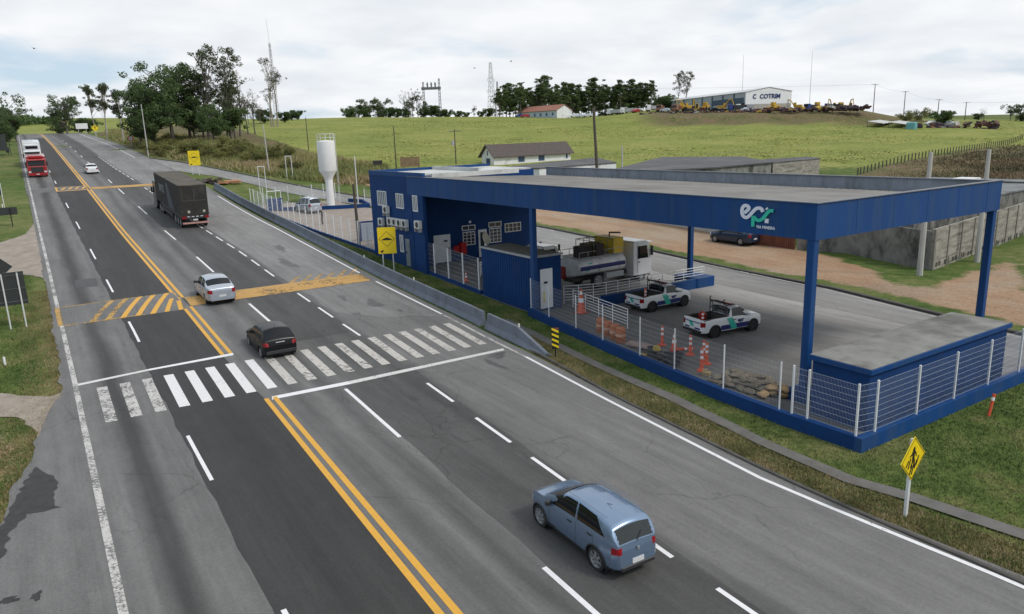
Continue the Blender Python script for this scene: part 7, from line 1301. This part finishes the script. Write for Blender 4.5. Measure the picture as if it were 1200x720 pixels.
def leaves(rg, centres, radii, n_per, size, flat_=.75):
    if size < 1: size *= .62; n_per = int(n_per * 1.35); radii = np.asarray(radii) * .82
    """leaf cards gathered in clumps; hollow-ish clumps so the sky shows"""
    out_ = []
    for c, r_ in zip(centres, radii):
        n = int(n_per * (r_ / np.mean(radii)) ** 2) + 4; d = rg.normal(size=(n, 3)); d /= np.linalg.norm(d, axis=1)[:, None]; rad = r_ * rg.uniform(.25, 1, n) ** .5; p = c + d * rad[:, None] * np.array([1, 1, flat_]); nn = d * .6 + rg.normal(size=(n, 3)) * .6 + [0, 0, .5]; nn /= np.linalg.norm(nn, axis=1)[:, None]
        a = np.cross(nn, rg.normal(size=(n, 3))); a /= np.linalg.norm(a, axis=1)[:, None]; b_ = np.cross(nn, a); s = size * rg.uniform(.5, 1.3, n)[:, None]
        q = np.stack([p - a * s, p - b_ * s * .5, p + a * s, p + b_ * s * .5], 1); out_.append(q.reshape(-1, 3))
    return np.concatenate(out_)
def make_tree(name, seed, h, crown, trunk_r, limbs, leaf_m, bark, n_per, size, clr=(1., 1.8), trunks=1, lean=.03):
    """crown: function(rng) -> point in crown; limbs: number of limb/clump ends"""
    rg = np.random.default_rng(seed); root = thing(name, 'x', 'tree'); mb = MB(); cs, rs_ = [], []
    for k in range(trunks):
        off = np.array([rg.normal() * .5, rg.normal() * .5, 0]) * (trunks > 1) * 2; ln = rg.normal(size=2) * lean * h; hh = h * rg.uniform(.85, 1) if k else h; path = [off + np.array([ln[0] * u ** 1.5 + .015 * h * math.sin(u * 7 + seed + k), ln[1] * u ** 1.5, hh * u - .3]) for u in np.linspace(0, .8, 7)]
        mb.tube([Vector(p) for p in path], [trunk_r * (1 - .8 * u) for u in np.linspace(0, 1, 7)], 7)
        for i in range(limbs // trunks):
            e = np.array(crown(rg)) * [1, 1, 1] + off * [1, 1, 0]; e[:2] += ln * (e[2] / h) ** 1.5; u = min(.9, max(.2, (e[2] / h) * rg.uniform(.62, .9))); b0 = np.array([np.interp(u, np.linspace(0, .8, 7), [p[j] for p in path]) for j in range(3)]); mid = (b0 + e) / 2 + [0, 0, -.04 * h * rg.uniform(0, 1)]
            mb.tube([Vector(b0), Vector(mid), Vector(e)], [trunk_r * .32, trunk_r * .2, trunk_r * .07], 4, False); cs.append(e); rs_.append(rg.uniform(*clr))
            if rg.random() < .6: e2 = e + rg.normal(size=3) * [1.0, 1.0, .5] * clr[1] * .7; cs.append(e2); rs_.append(rg.uniform(*clr) * .7); mb.tube([Vector(mid), Vector(e2)], [trunk_r * .14, trunk_r * .05], 3, False)
    mb.build('trunk', bark, root); np_mesh('crown', leaves(rg, np.array(cs), np.array(rs_), n_per, size), 4, leaf_m, root); return root
def ell(cx, cy, cz, rx, ry, rz_):
    def f(rg):
        d = rg.normal(size=3); d /= np.linalg.norm(d); r_ = rg.uniform(.35, 1) ** .5; return [cx + d[0] * rx * r_, cy + d[1] * ry * r_, cz + d[2] * rz_ * r_]
    return f
def multi(*fs): return lambda rg: fs[rg.integers(len(fs))](rg)
PR = {}
PR['broad'] = make_tree('broadleaf_tree', 1, 18, multi(ell(0, 0, 11, 6, 6, 6), ell(3.5, 0, 12.5, 4.5, 3, 3), ell(-3.5, 1, 8, 4, 4, 4)), .42, 66, L_DENSE, M_BARK, 72, .4, (1.0, 2.1))
PR['broad2'] = make_tree('broadleaf_tree', 2, 15, multi(ell(0, 0, 9, 5, 5, 5), ell(2.5, 1, 5.5, 3.5, 3.5, 3.5)), .34, 52, L_DENSE, M_BARK, 66, .38, (1.0, 1.9))
PR['euc'] = make_tree('eucalyptus_tree', 3, 20, multi(ell(0, 0, 14, 3.2, 3.2, 5), ell(1, 0, 18, 2, 2, 2), ell(-1, 0, 9.5, 2.6, 2.6, 3)), .32, 46, L_EUC, M_BARK, 46, .36, (.8, 1.6), 2)
PR['euc2'] = make_tree('eucalyptus_tree', 5, 19, multi(ell(0, 0, 15, 2.6, 2.6, 3.6), ell(1.4, 0, 11, 2.2, 2.2, 3), ell(-1.6, 0, 13, 2, 2, 2)), .3, 34, L_EUC, M_BARK, 40, .36, (.7, 1.4), 2)
PR['pole_euc'] = make_tree('eucalyptus_tree', 7, 13, multi(ell(0, 0, 10.4, 2.1, 2.1, 2.8), ell(.9, 0, 8.2, 1.3, 1.3, 1.4), ell(0, 0, 12, 1, 1, 1)), .17, 42, L_EUC, M_BARKP, 30, .3, (.45, .95))
PR['sparse'] = make_tree('sparse_tree', 9, 20, multi(ell(0, 0, 15.5, 3.6, 3.6, 3.4), ell(-2, 0, 17, 1.6, 1.6, 1), ell(2.2, 0, 12.5, 1.6, 1.6, 1.6), ell(-.5, 0, 9, 1.6, 1.6, 2)), .24, 40, L_DRY, M_BARKP, 22, .26, (.6, 1.3), 3)
PR['bare'] = make_tree('sparse_tree', 11, 16, multi(ell(0, 0, 11, 3.4, 3.4, 4), ell(2, 0, 8, 2, 2, 2)), .26, 42, L_DRY, M_BARK, 14, .24, (.6, 1.3), 2)
PR['row'] = make_tree('plantation_tree', 13, 13, lambda rg: (lambda u, a: [2.3 * (1.05 - u) * math.cos(a) * (1 if u > .2 else .7), 2.3 * (1.05 - u) * math.sin(a), 2.5 + 10.3 * u])(rg.random() ** 1.1, rg.uniform(0, 6.28)), .18, 38, L_ROW, M_BARK, 60, .38, (.7, 1.25))
PR['row2'] = make_tree('plantation_tree', 15, 14.5, lambda rg: (lambda u, a: [2.0 * (1.1 - u) * math.cos(a), 2.0 * (1.1 - u) * math.sin(a), 3 + 11 * u])(rg.random(), rg.uniform(0, 6.28)), .18, 36, L_ROW, M_BARK, 50, .38, (.6, 1.2))
PR['round'] = make_tree('round_tree', 17, 7, ell(0, 0, 4.4, 2.6, 2.6, 2.3), .2, 26, L_DENSE, M_BARK, 60, .36, (.8, 1.4))
PR['acacia'] = make_tree('spreading_tree', 19, 10, multi(ell(0, 0, 8.6, 5, 5, .9), ell(2, 0, 6.6, 3, 3, .8)), .24, 34, L_DENSE, M_BARK, 40, .34, (.8, 1.4))
PR['bush'] = make_tree('bush', 21, 2.6, ell(0, 0, 1.4, 1.7, 1.7, 1.), .06, 16, L_BUSH, M_BARK, 60, .2, (.5, .95)); PR['bush']['category'] = 'bush'
used = set()
def plant(k, label, px, py, d, h=None, rz=None, group=None, w=None):
    q = Dg(px, py, d); pr = PR[k]; sink = .22 if k in ('round', 'acacia', 'broad2') and d > 255 else 0; H0 = {'broad': 18, 'broad2': 15, 'euc': 20, 'euc2': 19, 'pole_euc': 13, 'sparse': 20, 'bare': 16, 'row': 13, 'row2': 14.5, 'round': 7, 'acacia': 10, 'bush': 2.6}[k]; s = (h / H0) if h else 1.; rz = rz if rz is not None else (px * 7.3 + d) % 6.28
    ss = (s * (w or 1) * (1 + sink), s * (w or 1) * (1 + sink), s * (1 + sink)); q.z -= sink * s * H0
    if k not in used: used.add(k); pr.location = q; pr.rotation_euler = (0, 0, rz); pr.scale = ss; pr['label'] = label; o = pr
    else: o = dup(pr, q, rz, label, None, ss)
    if group: o['group'] = group
    return o
gB = 'trees of the big clump above the scrub bank'
for a in [('broad', 'large dark broadleaf tree at the heart of the big clump', 200, 155, 178, 22, .2), ('broad', 'dark broadleaf tree forming the left shoulder of the big clump', 180, 150, 172, 17.5, 2.6), ('broad2', 'lower dark tree at the far left of the big clump', 163, 153, 176, 13.5, 1.), ('broad2', 'dark tree with a spreading right limb in the big clump', 222, 150, 185, 19, 4.), ('broad2', 'lower dark tree between the big clump and the tall slim trees', 238, 155, 180, 12, 3.), ('broad2', 'bushy dark tree at the foot of the tall slim trees', 250, 158, 168, 9.5, 5.), ('round', 'round dark tree at the left foot of the big clump', 172, 150, 168, 9, 2), ('round', 'round dark tree low among the slim trunks', 266, 155, 172, 9.5, 1), ('broad2', 'bushy tree in the gap behind the slim trunks', 258, 152, 196, 12, 2)]: plant(*a[:6], a[6], gB)
for a in [('euc', 'tallest slim eucalyptus right of the big clump', 252, 155, 180, 21.5, .5), ('euc2', 'slim eucalyptus just right of the tallest one', 268, 154, 182, 18, 1.5), ('euc2', 'slim eucalyptus leaning over the scrub left of the tallest', 240, 154, 184, 17.5, 3.), ('bare', 'thin-leaved tree at the right end of the tall slim group', 283, 148, 190, 18.5, 0.), ('bare', 'thin grey tree behind the right end of the slim group', 293, 146, 200, 12.5, 2.), ('sparse', 'tall wispy tree standing alone around the lattice mast', 324, 142, 240, 24, .4), ('euc2', 'slender eucalyptus behind the slim group near the bank', 277, 152, 176, 13, 4.)]: plant(*a[:6], a[6], gB)
for a in [('euc2', 'small tree first to the right of the slim group', 296, 143, 260, 9.5), ('round', 'small round tree second to the right of the slim group', 310, 142, 265, 6.5), ('bare', 'thin small tree left of the wispy tall tree', 303, 142, 260, 7.5), ('round', 'round tree touching the wispy tall tree on its right', 333, 142, 270, 5.), ('round', 'lone small round tree on the crest right of the wispy tree', 348, 141, 300, 5.), ('round', 'tiny tree on the crest, left of the long gap', 341, 141, 300, 3.5)]: plant(*a[:6], None, 'small trees along the left crest')
for i, (k, x, h) in enumerate([('round', 408, 6), ('acacia', 420, 8), ('broad2', 414, 8), ('acacia', 434, 11.), ('round', 428, 7), ('broad2', 444, 8.5), ('acacia', 449, 10), ('round', 456, 7), ('round', 465, 6), ('bare', 480, 14), ('broad2', 479, 9.), ('euc2', 489, 13.5), ('broad2', 496, 8.5), ('round', 505, 7), ('round', 515, 6.5), ('round', 524, 6), ('round', 536, 5), ('round', 546, 4), ('euc2', 557, 6.5), ('round', 563, 4), ('round', 572, 6), ('euc2', 581, 12)]):
    kd = {'round': 'round dark tree', 'acacia': 'flat-topped spreading tree', 'broad2': 'bushy dark tree', 'bare': 'thin bare-looking tree', 'euc2': 'slender tree'}[k]; wh = ['at the left end of the far crest group', 'near the left end of the far crest group', 'in the left part of the far crest group', 'in the middle of the far crest group', 'left of the substation gantry', 'at the foot of the substation gantry', 'right of the substation gantry', 'in the low scrub before the pylon', 'beside the tall pylon'][min(8, i * 9 // 22)]
    plant(k, kd + ' ' + wh + (', number %d from the left' % (i + 1) if 0 else ', ' + ['rather low', 'taller', 'slightly behind'][i % 3]), x, 138, 345 + (i * 37 % 40), h, None, 'trees along the far crest')
rg_ = random.Random(8); xs = [586, 593, 598, 604, 610, 616, 622, 628, 634, 640, 646, 653, 660, 666, 672, 678, 684, 690, 697, 703, 709, 715, 721, 727, 733, 739, 745, 751, 757, 763]
ordn = ['first', 'second', 'third', 'fourth', 'fifth', 'sixth', 'seventh', 'eighth', 'ninth', 'tenth', 'eleventh', 'twelfth', 'thirteenth', 'fourteenth', 'fifteenth']
for i, x in enumerate(xs):
    hh = {4: 15, 9: 19, 8: 17, 18: 17.5}.get(i, rg_.uniform(11.5, 15.5)); lb = 'dark green plantation tree, %s from the %s end of the hilltop row' % (ordn[min(i, 29 - i)], 'left' if i < 15 else 'right'); plant('row' if rg_.random() < .55 else 'row2', lb, x, 137, 335 + rg_.uniform(-4, 22), hh, None, 'plantation trees in the hilltop row', 1.4)
for i, x in enumerate([589, 601, 613, 625, 637, 649, 663, 669, 681, 693, 706, 718, 730, 742, 754]): plant('row', 'low plantation tree behind the hilltop row, %s from the left' % ordn[i], x, 138, 372, rg_.uniform(9, 12), None, 'back plantation trees behind the hilltop row', 1.5)
for a in [('euc', 'tall airy tree left of the warehouse', 797, 134, 380, 19.5), ('broad2', 'bushy tree at the foot of the airy tree by the warehouse', 787, 134, 375, 10), ('round', 'round tree at the far left corner of the warehouse', 776, 134, 370, 9.5), ('broad2', 'dark tree between the tree row and the warehouse', 769, 135, 375, 9)]: plant(*a[:6])
for a in [('broad2', 'dark tree at the right picture edge on the crest', 1196, 138, 330, 9), ('acacia', 'spreading tree next to the picture edge on the right crest', 1184, 138, 335, 7.5), ('round', 'small tree left of the spreading tree on the right crest', 1146, 138, 340, 4), ('bush', 'low round bush below the second crest pole', 1062, 136, 280, 4.2), ('bush', 'bush between the pale sheds and the dark bush', 1081, 134, 290, 5), ('round', 'dark upright bush by the third crest pole', 1104, 136, 262, 6.5), ('bare', 'bare little tree on the right crest', 1150, 138, 330, 6)]: plant(*a[:6])
for a in [('broad', 'dense dark tree standing right of the highway crest', 79, 158, 262, 15.5, 1., 'trees by the highway crest'), ('broad2', 'smaller dark tree behind the crest tree', 74, 159, 275, 9, 2., 'trees by the highway crest'), ('round', 'round shrub-like tree by the white board at the crest', 93, 156, 285, 6, 2., 'trees by the highway crest'), ('round', 'round tree right of the white board', 103, 153, 275, 7, 3., 'trees by the highway crest'), ('pole_euc', 'slim pale eucalyptus nearest the dark crest tree', 111, 154, 245, 15.5, 0, 'slim pale eucalyptus by the road'), ('pole_euc', 'tallest slim pale eucalyptus by the road', 126, 163, 205, 15, 2, 'slim pale eucalyptus by the road'), ('pole_euc', 'slim pale eucalyptus touching the big clump', 145, 166, 198, 13.2, 4, 'slim pale eucalyptus by the road')]: plant(*a)
for a in [('broad2', 'dark tree at the left picture edge', -6, 175, 150, 11, 1.), ('acacia', 'flat-topped tree leaning in at the left edge', 3, 178, 165, 12.5, 2.), ('acacia', 'second flat-topped tree left of the highway crest', 20, 168, 200, 9.5, 4.), ('broad2', 'low dark tree behind the billboard on the left', 6, 172, 185, 7.5, 1.), ('round', 'rounded tree beyond the billboard on the left', 13, 170, 200, 7, 2.), ('broad2', 'tree in the thicket far left of the crest', -2, 168, 215, 9.5, 3.), ('round', 'thicket tree nearest the left road edge', 14, 166, 240, 7, 3.), ('broad2', 'thicket tree at the left foot of the crest', 6, 165, 255, 9, 3.)]: plant(*a, 'trees on the left of the highway')
# wooded ridge far off on the left
rgf = np.random.default_rng(31); cs = []
for k in range(900):
    x = rgf.uniform(-260, 64); y_ = rgf.uniform(0, 1); top_ = np.interp(x, [-260, 0, 30, 64], [132, 135, 137.5, 142]); q = D(x, top_ + 2 + y_ * np.interp(x, [-260, 10, 30, 64], [24, 20, 10, 1.5]), rgf.uniform(650, 720)); cs.append(q)
cs = np.array(cs); o = np_mesh('wooded_ridge', leaves(rgf, cs, np.full(len(cs), 6.5), 46, 1.5, .8), 4, L_DENSE); tag(o, 'dark far-off woodland covering the ridge beyond the highway crest', 'woodland', kind='stuff')
# bushes on the bank
rb_ = random.Random(12)
for i in range(26):
    x = rb_.uniform(175, 345); y = np.interp(x, [170, 215, 270, 345], [168, 172, 178, 195]) + rb_.uniform(-6, 14); q = G(x, y); d = float(np.dot(np.array(q) - CAMP, _F)); pos = ['left', 'middle', 'right'][min(2, int((x - 175) / 57))]; hgt = ['high on', 'half way down', 'low on'][min(2, max(0, int((y - np.interp(x, [170, 215, 270, 345], [162, 166, 172, 189])) / 7)))]
    plant('bush', '%s olive-green bush %s the %s part of the scrub bank' % (('small', 'mid-sized', 'large')[i % 3], hgt, pos), x, y, d, (1.4, 2.0, 2.8)[i % 3], rb_.uniform(0, 6), 'bushes on the scrub bank', 1.3)
for lb, x, y, h in (('dark round bush by the foot of the bank near the leaning lamp pole', 297, 192, 2.8), ('green bush beside the water tower path', 398, 212, 1.2), ('low green bush at the right foot of the tower path', 440, 219, 1.0)): q = G(x, y); plant('bush', lb, x, y, float(np.dot(np.array(q) - CAMP, _F)), h)
# grass blades
def blades(name, label, fn, n, h0, h1, wd, m_, seed, cat='grass', tuft=6, spread=.12):
    rg = np.random.default_rng(seed); P = fn(rg, n); P = np.repeat(P, tuft, 0); P = P + rg.normal(size=P.shape) * spread; z = H(P[:, 0], P[:, 1]) - .07; k = len(P); a = rg.uniform(0, 6.28, k); hh = rg.uniform(h0, h1, k); dx = np.cos(a) * wd / 2; dy = np.sin(a) * wd / 2; l_ = rg.normal(size=(k, 2)) * hh[:, None] * .45
    co = np.stack([np.stack([P[:, 0] - dx, P[:, 1] - dy, z], 1), np.stack([P[:, 0] + dx, P[:, 1] + dy, z], 1), np.stack([P[:, 0] + l_[:, 0], P[:, 1] + l_[:, 1], z + hh], 1)], 1).reshape(-1, 3); o = np_mesh(name, co, 3, m_); tag(o, label, cat, kind='stuff'); return o
def grassmat(name, c0, c1, c2, sc):
    M = mat(name, c1, .8, .2, sc); t = M.node_tree; b = t.nodes['Principled BSDF']; geo = t.nodes.new('ShaderNodeNewGeometry'); nz = t.nodes.new('ShaderNodeTexNoise'); nz.inputs['Scale'].default_value = sc; nz.inputs['Detail'].default_value = 4; t.links.new(geo.outputs['Position'], nz.inputs['Vector']); r = t.nodes.new('ShaderNodeValToRGB'); e = r.color_ramp.elements; e[0].position = .33; e[0].color = (*c0, 1); e[1].position = .52; e[1].color = (*c1, 1); q = e.new(.68); q.color = (*c2, 1)
    w_ = t.nodes.new('ShaderNodeTexWhiteNoise') if 0 else t.nodes.new('ShaderNodeTexNoise'); w_.inputs['Scale'].default_value = 14; t.links.new(geo.outputs['Position'], w_.inputs['Vector']); ad = t.nodes.new('ShaderNodeMath'); ad.operation = 'MULTIPLY_ADD'; t.links.new(w_.outputs['Fac'], ad.inputs[0]); ad.inputs[1].default_value = .35; t.links.new(nz.outputs['Fac'], ad.inputs[2]); sb = t.nodes.new('ShaderNodeMath'); sb.operation = 'SUBTRACT'; t.links.new(ad.outputs[0], sb.inputs[0]); sb.inputs[1].default_value = .175; t.links.new(sb.outputs[0], r.inputs[0]); t.links.new(r.outputs[0], b.inputs['Base Color']); return M
GM = grassmat('verge_grass', (.06, .105, .02), (.115, .165, .04), (.24, .215, .09), .45); GMR = grassmat('bank_grass', (.12, .15, .04), (.26, .25, .09), (.36, .27, .16), .1); GMD = grassmat('dry_verge_grass', (.13, .12, .045), (.25, .2, .09), (.33, .26, .14), .8)
def verge(rg, n):
    P = np.stack([rg.uniform(17.5, 40, n * 2), rg.uniform(-2, 40, n * 2)], 1); x, y = P.T; lf = kx(y) + .1; wall = np.interp(y, [12.3, 15, 18.5, 21.5, 26, 30, 33.6, 40], [20.42, 20.36, 20.55, 20.86, 21.4, 21.95, 22.5, 23]); fpl = np.interp(y, [b_ for a, b_ in fp_l][::-1], [a for a, b_ in fp_l][::-1]); ok = (x > lf) & ((y < 12) | (x < wall - .05)) & ~((x > fpl + .02) & (x < fpl + .5) & (y < 33.5)) & (x < 33); return P[ok]
blades('verge_grass', 'short green grass of the near right verge and lawn', verge, 52000, .03, .12, .035, GM, 1, tuft=4, spread=.06)
blades('verge_grass', 'dry straw-coloured tufts along the kerb of the near verge', lambda rg, n: (lambda y: np.stack([kx(y) - .02 + rg.uniform(0, 1.5, n) ** 1.2, y], 1))(rg.uniform(-2, 31, n)), 26000, .03, .11, .035, GMD, 2, tuft=4, spread=.05)
def verge2(rg, n): y = rg.uniform(33, 100, n); x = rg.uniform(0, 1, n) * (22.7 - (re_(y) + 1.4)) + re_(y) + 1.4; return np.stack([x, y], 1)
blades('verge_grass', 'green grass strip between the concrete barrier and the fence', verge2, 14000, .04, .14, .05, GM, 3, tuft=4, spread=.08)
def pasture_(rg, n): return np.array([G(x, y)[:2] for x, y in zip(rg.uniform(330, 1200, n), 137 + 62 * rg.uniform(0, 1, n) ** 1.3) if y > np.interp(x, [330, 345, 395, 440], [137, 172, 190, 203]) * (x < 440) and y < np.interp(x, [1000, 1200], [206, 165])])
def left(rg, n):
    P = np.stack([rg.uniform(-14, -1, n * 2), rg.uniform(12, 75, n * 2)], 1); x, y = P.T; ok = (x < np.array([fsh(v) for v in y]) - .1) & ~inpoly(x, y, MO1) & ~inpoly(x, y, MO2); return P[ok]
blades('verge_grass', 'green grass of the left roadside islands', left, 26000, .04, .14, .045, GM, 4, tuft=4, spread=.08)
def bank_(rg, n):
    P = []; xs_ = rg.uniform(125, 450, n); ys_ = rg.uniform(0, 1, n)
    for x, v in zip(xs_, ys_): y = np.interp(x, [125, 200, 260, 330, 397, 450], [152, 158, 165, 178, 188, 196]) + v * np.interp(x, [125, 200, 260, 330, 397, 450], [9, 26, 31, 30, 28, 18]); P.append(G(x, y)[:2])
    return np.array(P)
blades('bank_grass', 'tall tangled dry grass and weeds covering the scrub bank', bank_, 10500, .3, 1.25, .2, GMR, 5, tuft=6, spread=.55)
def slope_(rg, n): return np.array([G(x, y)[:2] for x, y in zip(rg.uniform(1040, 1210, n), rg.uniform(166, 212, n)) if y > np.interp(x, [1040, 1200], [196, 168])])
blades('slope_scrub', 'brown scrubby weeds on the right-hand slope', slope_, 1800, .2, .6, .2, grassmat('slope_weeds', (.07, .065, .03), (.13, .10, .05), (.2, .135, .08), .1), 6, tuft=6, spread=.6)
blades('pasture_grass', 'tussocky yellow-green grass of the wide pasture', pasture_, 9000, .06, .2, .45, grassmat('tussock_grass', (.16, .185, .045), (.26, .26, .075), (.38, .34, .14), .09), 7, tuft=4, spread=.9)
blades('dry_edge_grass', 'straw and bare-stemmed grass at the edge of the left shoulder', lambda rg, n: (lambda y: np.stack([np.array([fsh(v) for v in y]) - .05 - rg.uniform(0, 1.2, n) ** 2, y], 1))(rg.uniform(13, 57, n)), 9000, .03, .11, .035, GMD, 8, tuft=4, spread=.06)
